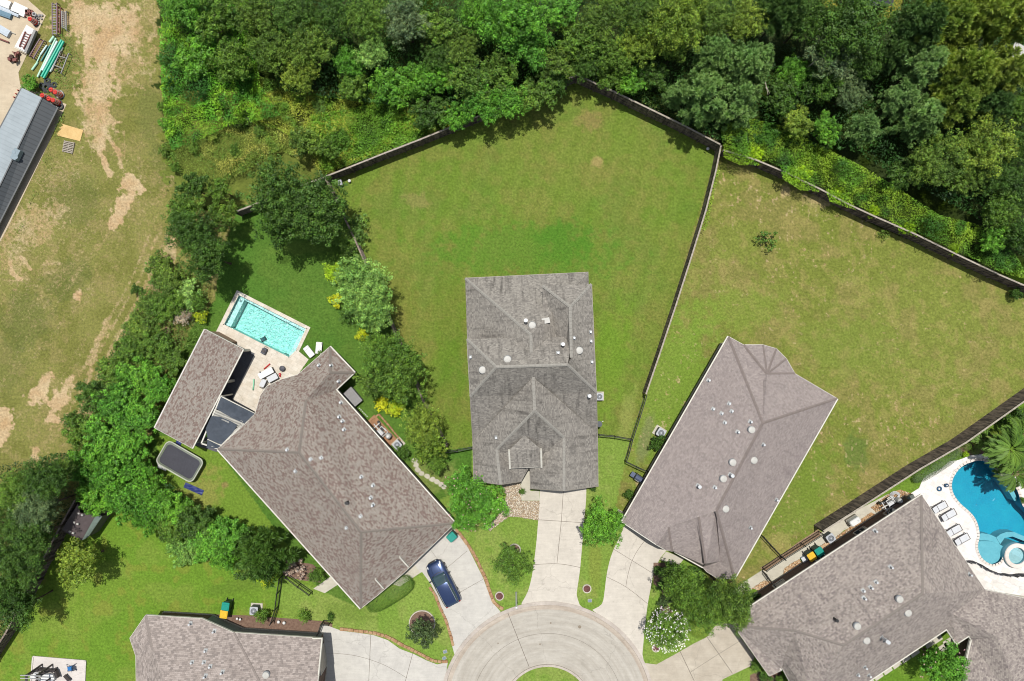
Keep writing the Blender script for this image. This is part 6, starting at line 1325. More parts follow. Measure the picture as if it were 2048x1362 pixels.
p = WF('Y', 665, 345); tag(m.build('scrap_heap', M_GRS, loc=(p.x, p.y, 0)), 'heap of small grey scrap in the slab corner', 'scrap')
m = MB(); 
for i in range(8): p = WF('Y', rr.uniform(470, 590), rr.uniform(210, 270)); m.rbox((p.x, p.y, .2), (.3, .2, .3), rr.uniform(0, 3), .03)
p = WF('Y', 530, 240); tag(m.build('scrap_heap', M_RSTEEL, loc=(p.x, p.y, 0)), 'rusty scrap heap behind the lone slab drum', 'scrap')
p = WF('Y', 625, 270); t = thing('bucket', 'white bucket next to the rusty scrap heap', 'bucket', p); MB().lathe(0, 0, [(.16, 0), (.2, .4), (.17, .4), (.14, .05), (0, .05)], 16).build('pail', M_WHITE, t); MB().tube([(-.2, 0, .38), (0, .1, .48), (.2, 0, .38)], .01).build('handle', M_VENTD, t)
# plywood + pallet
P = frs('X', [(735, 840), (1055, 935), (1010, 1095), (690, 1015), (672, 990), (740, 920), (700, 905), (770, 870)])
c_ = W(*P[1]); tag(MB().prism([W(*p) for p in P], .01, .06).build('plywood_sheet', pm('raw_plywood', C(232, 198, 134), C(214, 176, 112), 1.5, .8), loc=(c_.x, c_.y, 0)), 'raw plywood sheet with a torn left edge on the dirt', 'plywood sheet')
P = [WF('X', x, y, .14) for x, y in [(775, 1078), (925, 1110), (890, 1275), (745, 1240)]]; c_ = sum(P, Vector()) / 4; t = thing('wooden_pallet', 'grey wooden pallet on the dirt below the plywood sheet', 'pallet', (c_.x, c_.y, 0), world=True)
m = MB(); [m.beam(P[0].lerp(P[3], (i + .5) / 7), P[1].lerp(P[2], (i + .5) / 7), .1, .02) for i in range(7)]; m.build('deck_boards', M_CAP, t)
for s in (.03, .5, .97): m = MB(); a = P[0].lerp(P[1], s); b = P[3].lerp(P[2], s); a.z = b.z = .065; m.beam(a, b, .06, .12); m.build('stringer', M_CAP, t)
# ================================================================== PLAY SLAB, LOWER LEFT
t = thing('lawn_furniture_frame', 'dark angular seating frame on the white slab at the bottom edge', 'outdoor sofa', WF('S', 960, 620), world=True)
m = MB(); z = .45
for pts in ([(600, 610), (760, 490)], [(760, 490), (960, 510)], [(800, 640), (975, 515)], [(975, 515), (1150, 520)], [(1150, 520), (1200, 660)]):
    m.beam(WF('S', *pts[0], z), WF('S', *pts[1], z), .16, .4)
m.build('frame', M_DARKM, t)
m = MB(); m.prism([WF('S', x, y) for x, y in [(660, 620), (770, 520), (900, 530), (790, 640)]], .25, .42); m.prism([WF('S', x, y) for x, y in [(850, 640), (985, 545), (1130, 550), (1170, 660), (1100, 740), (860, 740)]], .25, .42); m.build('cushion', M_WHITE, t)
p = WF('S', 1420, 640); t = thing('outdoor_bench', 'short dark bench beside the blue chair on the white slab', 'bench', p, rz=math.radians(-48)); MB().rbox((0, 0, .38), (.75, .3, .1), 0, .03).build('seat', M_DARKM, t); [MB().box((s * .3, 0, .17), (.06, .25, .34)).build('leg', M_DARKM, t) for s in (-1, 1)]
p = WF('S', 1490, 440); t = thing('folding_chair', 'bright blue folding chair on the white slab', 'chair', p, rz=.1); M_BCH = pm('bright_blue_cloth', C(40, 120, 190), rough=.7)
MB().rbox((0, 0, .42), (.5, .42, .05), 0, .05).build('seat', M_BCH, t); m = MB(); m.add([(.22, -.22, .42), (.22, .22, .42), (.42, .26, .85), (.42, -.26, .85)], [(0, 1, 2, 3)]); m.build('backrest', M_BCH, t)
for s in (-1, 1): m = MB(); m.tube([(-.5, s * .32, .1), (-.2, s * .22, .5), (.25, s * .24, .45), (.45, s * .3, .1)], .03); m.build('leg', pm('navy_tube', C(36, 60, 100), rough=.4), t)
p = WF('S', 1185, 445); t = thing('garden_gnome_light', 'tiny dark solar light standing on the white slab', 'garden light', p); MB().cyl(0, 0, 0, .25, .03).build('stake', M_DARKM, t); MB().lathe(0, 0, [(.08, .25), (.09, .33), (0, .38)], 10).build('lamp_head', M_DARKM, t); t.name = 'garden_light'
t = thing('pergola', 'grey slatted pergola corner at the very bottom left of the frame', 'pergola', WF('S', 600, 760), world=True); m = MB(); z = 2.3
for yy in (620, 680, 740, 800): m.beam(WF('S', 420, yy, z), WF('S', 830, yy + 12, z), .07, .12)
m.build('slats', pm('pale_grey_wood', C(190, 190, 190), rough=.7), t); m = MB()
for xx in (540, 760): m.beam(WF('S', xx, 600, z - .15), WF('S', xx, 900, z - .15), .14, .2)
m.build('beam', M_DARKM, t)
for xx, yy in ((540, 620), (760, 620), (540, 880), (760, 880)): p = WF('S', xx, yy, z); m = MB(); m.box((p.x, p.y, 1.1), (.13, .13, 2.2)); m.build('post', M_DARKM, t)
# small white stakes in the mulch by the bins
for i, (x, y, l) in enumerate(((395, 348, 'small white drain cap in the mulch, nearest the bins'), (440, 358, 'white drain cap just right of its twin near the bins'), (998, 398, 'white meter cap in the mulch left of the small round shrub'), (1080, 412, 'flat white cap in the mulch beside the meter cap'))):
    p = WF('K', x, y, .3); t = thing('drain_outlet', l, 'drain outlet', (p.x, p.y, 0)); MB().cyl(0, 0, 0, .3, .06).build('pipe', M_DARKM, t); MB().lathe(0, 0, [(.12 + .04 * (i > 1), .28), (.1, .36), (0, .4)], 12).build('cap', M_WHITE, t)
# white stones along the left house
for i in range(6): p = WF('Q', 335 + i * 21, 385 + i * 22); o = MB().rbox((0, 0, .05), (.12, .1, .1), 0, .03).build('edging_stone', M_WHITE); o.location = (p.x, p.y, 0); o.rotation_euler.z = i; tag(o, ['white edging stone nearest the grey storage bench', 'second white edging stone from the grey storage bench', 'third white edging stone from the grey storage bench', 'third last white edging stone towards the brown pad', 'second last white edging stone towards the brown pad', 'white edging stone nearest the brown equipment pad'][i], 'stone', 'white stones in a row')
# ================================================================== VEGETATION
def leaf_mat(name, c, c2=None, trans=.22, rough=.55, spec=.3, sc=.35):
    q = NT(name); at = q.n('ShaderNodeAttribute', attribute_name='tint').outputs['Color']
    c2 = c2 or tuple(v * .7 for v in c); pos = q.n('ShaderNodeNewGeometry').outputs['Position']
    f = q.ramp(q.noise(pos, sc, 3, .6), [(.35, 0), (.65, 1)])
    col = q.mix(1.0, q.mix(f, c, c2), at, 'MULTIPLY')
    oi = q.n('ShaderNodeObjectInfo').outputs['Random']; col = q.mix(1.0, col, q.ramp(oi, [(0, (.86, .9, .8)), (1, (1.1, 1.06, 1.15))]), 'MULTIPLY')
    q.l(col, q.b.inputs['Base Color']); q.b.inputs['Roughness'].default_value = rough; q.b.inputs['Specular IOR Level'].default_value = spec
    tr = q.n('ShaderNodeBsdfTranslucent'); q.l(q.mix(1.0, col, (1.0, 1.15, .5), 'MULTIPLY'), tr.inputs[0])
    m = q.n('ShaderNodeMixShader'); m.inputs[0].default_value = trans; q.l(q.b.outputs[0], m.inputs[1]); q.l(tr.outputs[0], m.inputs[2])
    q.l(m.outputs[0], q.t.nodes['Material Output'].inputs['Surface']); MATS[name] = q.m; return q.m
KL = .70
L = dict(
    dark=leaf_mat('deep_green_leaves', C(64, 92, 30, KL), C(50, 76, 26, KL)),
    mid=leaf_mat('mid_green_leaves', C(84, 112, 36, KL), C(68, 96, 32, KL)),
    bright=leaf_mat('bright_green_leaves', C(88, 132, 36, KL), C(66, 108, 32, KL)),
    vivid=leaf_mat('vivid_green_leaves', C(84, 130, 38, KL), C(66, 110, 34, KL)),
    olive=leaf_mat('olive_green_leaves', C(88, 112, 38, KL), C(66, 90, 32, KL)),
    gold=leaf_mat('olive_gold_leaves', C(112, 130, 44, KL), C(86, 108, 36, KL)),
    grey=leaf_mat('grey_green_leaves', C(90, 108, 66, KL), C(66, 86, 52, KL)),
    yellow=leaf_mat('yellow_leaves', C(196, 196, 30, .95), C(150, 170, 26, .95)),
    lime=leaf_mat('lime_leaves', C(146, 172, 34, KL), C(112, 146, 30, KL)),
    pale=leaf_mat('pale_green_leaves', C(116, 146, 70, KL), C(88, 124, 52, KL)),
    purple=leaf_mat('dark_magnolia_leaves', C(62, 84, 40, KL), C(52, 62, 34, KL), spec=.4),
    pine=leaf_mat('blue_green_needles', C(112, 140, 76, KL), C(88, 118, 62, KL), .1),
    pineg=leaf_mat('yellow_green_needles', C(122, 136, 50, KL), C(94, 116, 44, KL), .1),
    pined=leaf_mat('dark_green_needles', C(72, 98, 44, KL), C(54, 80, 38, KL), .1),
    dry=leaf_mat('dry_grey_twigs', C(150, 136, 118, KL), C(116, 104, 88, KL), .05),
    palm=leaf_mat('palm_leaves', C(100, 128, 50, 1.0), C(66, 96, 38, 1.0), .1, spec=.15),
    white=leaf_mat('white_blossom_petals', C(250, 246, 238, 1.0), C(236, 230, 226, 1.0), .2),
    pink=leaf_mat('pink_blossom_petals', C(226, 186, 192, 1.2), C(236, 176, 190, 1.0), .2))
M_BARK = pm('grey_brown_bark', C(116, 98, 80), C(84, 70, 58), 6, .9, bump=.5)
def cloud(P, N, S, rs, asp=1.7, droop=0.0, bend=.0):
    """leaf quads at P facing N, length S"""
    n = len(P); N = N / (np.linalg.norm(N, axis=1, keepdims=True) + 1e-9)
    t = rs.normal(size=(n, 3)); t[:, 2] -= droop; t -= N * (t * N).sum(1, keepdims=True); t /= np.linalg.norm(t, axis=1, keepdims=True) + 1e-9
    b = np.cross(N, t); S = S[:, None]
    V = np.stack([P - t * S * .5, P + b * S * .5 / asp - t * S * .05, P + t * S * .5 - N * S * bend, P - b * S * .5 / asp - t * S * .05], 1).reshape(-1, 3)
    return V, np.arange(4 * n).reshape(n, 4)
def sph(n, rs, up=0.0):
    d = rs.normal(size=(n, 3)); d /= np.linalg.norm(d, axis=1, keepdims=True); d[:, 2] += up; return d / np.linalg.norm(d, axis=1, keepdims=True)
def tints(n, rs, base, var=.22, warm=.12):
    b = base * rs.uniform(1 - var, 1 + var, n); w = rs.normal(0, warm, n)
    return np.stack([b * (1 + w), b * (1 + w * .3), b * (1 - w * .5)], 1).clip(.15, 2.2)
def crown_mesh(seed, n, leaf, lobes=12, lr=(.26, .42), sub=15, sr=(.10, .17), hz=.8, asp=1.7, var=.25, spread=.66, gap=.0, droop=.2):
    rs = np.random.RandomState(seed)
    a = rs.uniform(0, 2 * math.pi, lobes) ; r = spread * np.sqrt((np.arange(lobes) + .4) / lobes); a = np.arange(lobes) * 2.39996 + rs.uniform(-.4, .4, lobes)
    lr_ = rs.uniform(*lr, lobes); r = r * rs.uniform(.85, 1.12, lobes)
    lz = hz * np.sqrt(np.clip(1 - (r / 1.0) ** 2, 0, 1)) * rs.uniform(.45, .85, lobes) - hz * .12
    Lc = np.stack([r * np.cos(a), r * np.sin(a), lz], 1)
    low = Lc.copy(); low[:, 2] = -hz * rs.uniform(.1, .5, lobes); low[:, :2] *= .9; Lc = np.vstack([Lc, low[: lobes // 2]]); lr_ = np.concatenate([lr_, lr_[: lobes // 2] * .9])
    nl = len(Lc); sd = sph(nl * sub, rs, .35); li = np.repeat(np.arange(nl), sub); sc = Lc[li] + sd * (lr_[li] * rs.uniform(.6, 1.3, nl * sub))[:, None] * np.array([1, 1, .85]); srad = rs.uniform(*sr, nl * sub); sb = rs.uniform(.6, 1.4, nl * sub)
    k = int(n * .82); si = rs.randint(0, nl * sub, k); d = sph(k, rs, .3); P = sc[si] + d * (srad[si] * rs.uniform(.55, 1.08, k))[:, None]; N = d + sph(k, rs) * .8 + np.array([0, 0, .4]); T = sb[si]
    m = n - k; li2 = rs.randint(0, nl, m); d2 = sph(m, rs, .1); P2 = Lc[li2] + d2 * (lr_[li2] * rs.uniform(.3, .8, m))[:, None]; N2 = d2 + sph(m, rs) * .8; T2 = np.full(m, .8)
    P = np.vstack([P, P2]); N = np.vstack([N, N2]); T = np.concatenate([T, T2])
    V, F = cloud(P, N, leaf * rs.uniform(.6, 1.25, len(P)), rs, asp, droop, .12); c = tints(len(P), rs, T, var)
    me = mesh_np('crown', V, F, np.repeat(c, 4, 0)); me.materials.append(None); return me
def pine_mesh(seed, tufts=95, nee=70, tr=.125, nl=.10):
    rs = np.random.RandomState(seed); C_ = []
    for lv, (z, R, nb) in enumerate(((.95, .2, 4), (.75, .42, 7), (.5, .66, 9), (.2, .85, 11), (-.15, .98, 12), (-.5, .9, 9))):
        for b in range(nb):
            a = 2 * math.pi * b / nb + rs.uniform(-.3, .3) + lv; RR = R * rs.uniform(.75, 1.1)
            for u in ((.35, .6, .82, 1.0) if R > .5 else (.5, 1.0)):
                if rs.rand() < .2: continue
                C_.append((RR * u * math.cos(a + rs.uniform(-.15, .15)), RR * u * math.sin(a + rs.uniform(-.15, .15)), z + .12 * u + rs.uniform(-.07, .07)))
    C_ = np.array(C_); n = len(C_); R_ = rs.uniform(.75, 1.25, n) * tr; tb = rs.uniform(.75, 1.2, n)
    i = np.repeat(np.arange(n), nee); d = sph(len(i), rs, .35); P0 = C_[i] + d * (R_[i] * rs.uniform(.1, .75, len(i)))[:, None]; S = nl * rs.uniform(.6, 1.1, len(i)) * (R_[i] / tr)
    sd = np.cross(d, sph(len(i), rs)); sd /= np.linalg.norm(sd, axis=1, keepdims=True) + 1e-9; w = (S * .15)[:, None]; e = P0 + d * S[:, None]
    V = np.stack([P0 - sd * w, P0 + sd * w, e + sd * w * .35, e - sd * w * .35], 1).reshape(-1, 3); F = np.arange(4 * len(i)).reshape(-1, 4)
    me = mesh_np('crown', V, F, np.repeat(tints(len(i), rs, tb[i], .2, .08), 4, 0)); me.materials.append(None); return me
def shoot_mesh(seed, n=420, leaf=.09):
    rs = np.random.RandomState(seed); Ps = []; Ns = []
    for i in range(n):
        a = rs.uniform(0, 6.283); out = rs.uniform(.15, 1.05) ** .8 * (1 + .22 * math.sin(a * 3 + seed) + .13 * math.sin(a * 7 + 2)); top = .85 * math.sqrt(max(0, 1.1 - out * out * .8)) * rs.uniform(.7, 1.0)
        for t in np.linspace(.35, 1, 9):
            Ps.append((out * t * math.cos(a) + rs.normal(0, .012), out * t * math.sin(a) + rs.normal(0, .012), -.5 + (top + .5) * math.sin(t * 1.75) / math.sin(1.75) if out > .5 else -.4 + (top + .4) * t))
            Ns.append((-math.sin(a) * rs.normal(0, .6), math.cos(a) * rs.normal(0, .6), .8))
    P = np.array(Ps); N = np.array(Ns); k = len(P); rad = P[:, :2] / (np.linalg.norm(P[:, :2], axis=1, keepdims=True) + 1e-6)
    t = np.stack([rad[:, 0], rad[:, 1], np.full(k, .3)], 1) + rs.normal(0, .25, (k, 3)); t /= np.linalg.norm(t, axis=1, keepdims=True); N /= np.linalg.norm(N, axis=1, keepdims=True); b = np.cross(N, t); S = (leaf * rs.uniform(.7, 1.2, k))[:, None]
    V = np.stack([P - t * S * .5, P + b * S * .14, P + t * S * .5, P - b * S * .14], 1).reshape(-1, 3)
    me = mesh_np('crown', V, np.arange(4 * k).reshape(k, 4), np.repeat(tints(k, rs, np.repeat(rs.uniform(.75, 1.2, n), 9), .2), 4, 0)); me.materials.append(None); return me
def palm_mesh(seed, fronds=30):
    rs = np.random.RandomState(seed); V = []; T = []
    for i in range(fronds):
        a = i * 2.39996 + rs.uniform(-.2, .2); ln = rs.uniform(.75, 1.1); el = rs.uniform(.1, 1.1) if i > 6 else rs.uniform(1.0, 1.35)
        pts = []; x = 0; z = 0; e = el
        for k in range(12): pts.append((x, z)); x += ln / 11 * math.cos(e); z += ln / 11 * math.sin(e); e -= .17
        b = rs.uniform(.7, 1.25); old = rs.rand() < .15
        for k in range(3, 12):
            for s in (-1, 1):
                for q_ in (0, .5):
                    kk = min(k + q_, 11); i0 = int(kk); f = kk - i0; px = pts[i0][0] * (1 - f) + pts[min(i0 + 1, 11)][0] * f; pz = pts[i0][1] * (1 - f) + pts[min(i0 + 1, 11)][1] * f
                    l = .36 * (1 - abs(k - 7) / 9) * rs.uniform(.8, 1.1); ux, uy = math.cos(.75) * l, s * math.sin(.75) * l; w = .018
                    loc = [(px, 0, pz), (px + ux * .5 - w * s * .6, uy * .5 + w, pz + .03), (px + ux, uy, pz - .10 * l / .3), (px + ux * .5 + w * s * .6, uy * .5 - w, pz + .02)]
                    V += [(p[0] * math.cos(a) - p[1] * math.sin(a), p[0] * math.sin(a) + p[1] * math.cos(a), p[2]) for p in loc]
                    T.append((1.5 * b, 1.1 * b, .8 * b) if old else (b * rs.uniform(.85, 1.15),) * 3)
        for k in range(11):
            p, q_ = pts[k], pts[k + 1]; w = .012; loc = [(p[0], w, p[1]), (p[0], -w, p[1]), (q_[0], -w, q_[1]), (q_[0], w, q_[1])]
            V += [(u[0] * math.cos(a) - u[1] * math.sin(a), u[0] * math.sin(a) + u[1] * math.cos(a), u[2]) for u in loc]; T.append((1.3, 1.25, .9))
    V = np.array(V); me = mesh_np('crown', V, np.arange(len(V)).reshape(-1, 4), np.repeat(np.array(T), 4, 0)); me.materials.append(None); return me
def ball_mesh(seed, n=2600, leaf=.07, hz=.8, rough_=.04, p=2.0):
    rs = np.random.RandomState(seed); d = sph(n, rs, .25); r = (np.abs(d[:, 0]) ** p + np.abs(d[:, 1]) ** p + np.abs(d[:, 2]) ** p) ** (-1 / p)
    P = d * (r * rs.uniform(1 - 3 * rough_, 1 + rough_, n))[:, None] * np.array([1, 1, hz]); V, F = cloud(P, d + sph(n, rs) * .5, leaf * rs.uniform(.7, 1.3, n), rs, 1.5)
    me = mesh_np('crown', V, F, np.repeat(tints(n, rs, np.ones(n), .25), 4, 0)); me.materials.append(None); return me
def blossom_mesh(seed, n=60, per=26, hz=.8, petal=.05, rr=.05, top=.2):
    rs = np.random.RandomState(seed); d = sph(n, rs, top); d[:, 2] = np.abs(d[:, 2]) * .9; C_ = d * rs.uniform(.78, 1.02, (n, 1)) * np.array([1, 1, hz]); i = np.repeat(np.arange(n), per)
    dd = sph(len(i), rs, .2); P = C_[i] + dd * rr * rs.uniform(.3, 1, (len(i), 1)); V, F = cloud(P, dd + np.array([0, 0, .5]), petal * rs.uniform(.6, 1.2, len(i)), rs, 1.2)
    me = mesh_np('blossoms', V, F, np.repeat(tints(len(i), rs, np.ones(len(i)), .12, .02), 4, 0)); me.materials.append(None); return me
PR = {}
def proto(k):
    if k in PR: return PR[k]
    g = {
        'L': lambda: [crown_mesh(s, 19000, .052, lobes=17, sub=18, sr=(.07, .13), var=.34) for s in (1, 2, 3, 4)],
        'LO': lambda: [crown_mesh(s, 18000, .048, lobes=24, lr=(.14, .3), sub=15, sr=(.05, .10), var=.4, spread=.74) for s in (11, 12, 13, 14)],
        'M': lambda: [crown_mesh(s, 9500, .072, lobes=13, sub=14, sr=(.08, .15), var=.34) for s in (21, 22, 23, 24)],
        'MS': lambda: [crown_mesh(s, 6500, .10, lobes=14, lr=(.16, .3), sub=9, sr=(.08, .15), var=.32, spread=.8, asp=2.4) for s in (31, 32, 33)],
        'S': lambda: [crown_mesh(s, 2200, .13, lobes=8, sub=10, sr=(.14, .22)) for s in (41, 42, 43)],
        'H': lambda: [crown_mesh(s, 11000, .078, lobes=18, lr=(.16, .28), sub=12, sr=(.08, .14), var=.36, hz=.75, spread=.82, asp=1.5) for s in (51, 52, 53)],
        'P': lambda: [pine_mesh(s, nee=170) for s in (61, 62, 63)],
        'PS': lambda: [pine_mesh(s, nee=110, tr=.18, nl=.13) for s in (64, 65)],
        'V': lambda: [shoot_mesh(71, 1300, .11), shoot_mesh(72, 1100, .11)],
        'Q': lambda: [palm_mesh(81), palm_mesh(82, 24)],
        'B': lambda: [ball_mesh(91)], 'HB': lambda: [ball_mesh(92, 16000, .034, .7, .02, 3.0)],
        'Cr': lambda: [crown_mesh(s, 9000, .075, lobes=14, lr=(.16, .3), sub=13, sr=(.08, .14), asp=2.2, spread=.76) for s in (101, 102)],
        'Sp': lambda: [crown_mesh(111, 900, .13, lobes=9, lr=(.1, .22), sub=6, sr=(.06, .12), spread=.9)],
        'Wf': lambda: [blossom_mesh(121, 300, 7, .8, .036, .045)], 'Pf': lambda: [blossom_mesh(122, 16, 9, .8, .035, .04), blossom_mesh(123, 34, 8, .8, .03, .035)],
    }[k]()
    PR[k] = g; return g
CNT = {}
def foliage(parent, k, mat, loc, R, rv, rz, name='crown', vi=None):
    ms = proto(k); CNT[k] = CNT.get(k, -1) + 1; me = ms[(CNT[k] if vi is None else vi) % len(ms)]
    o = bpy.data.objects.new(name, me); COL.objects.link(o); o.parent = parent; o.location = loc; o.scale = (R, R, rv); o.rotation_euler = (0, 0, rz)
    o.material_slots[0].link = 'OBJECT'; o.material_slots[0].material = mat; return o
TR = random.Random(4)
def tree(px, py, rp, k, mat, zc, label, name='tree', cat='tree', group=None, rv=None, trunk=True, flowers=None, sq=None):
    """px,py,rp: crown as it shows in the photo; zc its middle height"""
    p = W(px, py, zc); R = rp / 20 * (H - zc) / H * 1.08; rv = rv or min(R * .95, zc * .85)
    t = thing(name, label, cat, (p.x, p.y, 0), group); rz = TR.uniform(0, 6.28)
    hz = {'P': 1.0, 'PS': 1.0}.get(k, .8)
    o = foliage(t, k, L[mat], (0, 0, zc), R, rv / hz * (1.0 if hz == 1 else .85), rz)
    if sq: o.scale = (R * sq[0], R * sq[1], o.scale[2]); o.rotation_euler.z = sq[2]
    if flowers: foliage(t, flowers[0], L[flowers[1]], (0, 0, zc), R, rv / .8 * .85, rz, 'blossoms')
    if trunk:
        m = MB(); r0 = max(.05, R * .055); m.tube([(0, 0, -.05), (.03 * R, 0, zc * .4), (0, .04 * R, zc), (0, 0, zc + rv * .5)], r0, 8, r2=r0 * .3)
        for i in range(5):
            a = rz + i * 1.26; m.tube([(0, 0, zc * .5), (R * .3 * math.cos(a), R * .3 * math.sin(a), zc * .8), (R * .62 * math.cos(a), R * .62 * math.sin(a), zc + rv * .1)], r0 * .5, 6, r2=r0 * .15)
        m.build('trunk', M_BARK, t)
    return t
def shrub(px, py, rp, k, mat, h, label, name='shrub', cat='shrub', group=None, flowers=None, sq=None, stem=True):
    p = W(px, py, h * .5); R = rp / 20 * 1.05; t = thing(name, label, cat, (p.x, p.y, 0), group); rz = TR.uniform(0, 6.28)
    o = foliage(t, k, L[mat], (0, 0, h * .48), R, h * .6, rz)
    if sq: o.scale = (R * sq[0], R * sq[1], o.scale[2]); o.rotation_euler.z = sq[2]
    if flowers: foliage(t, flowers[0], L[flowers[1]], (0, 0, h * .48), R, h * .6, rz, 'blossoms')
    if stem:
        m = MB()
        for i in range(4): a = i * 1.57; m.tube([(0, 0, -.02), (R * .4 * math.cos(a), R * .4 * math.sin(a), h * .5)], .03, 5, r2=.012)
        m.build('stem', M_BARK, t)
    return t
G = 'trees of the wood along the top'
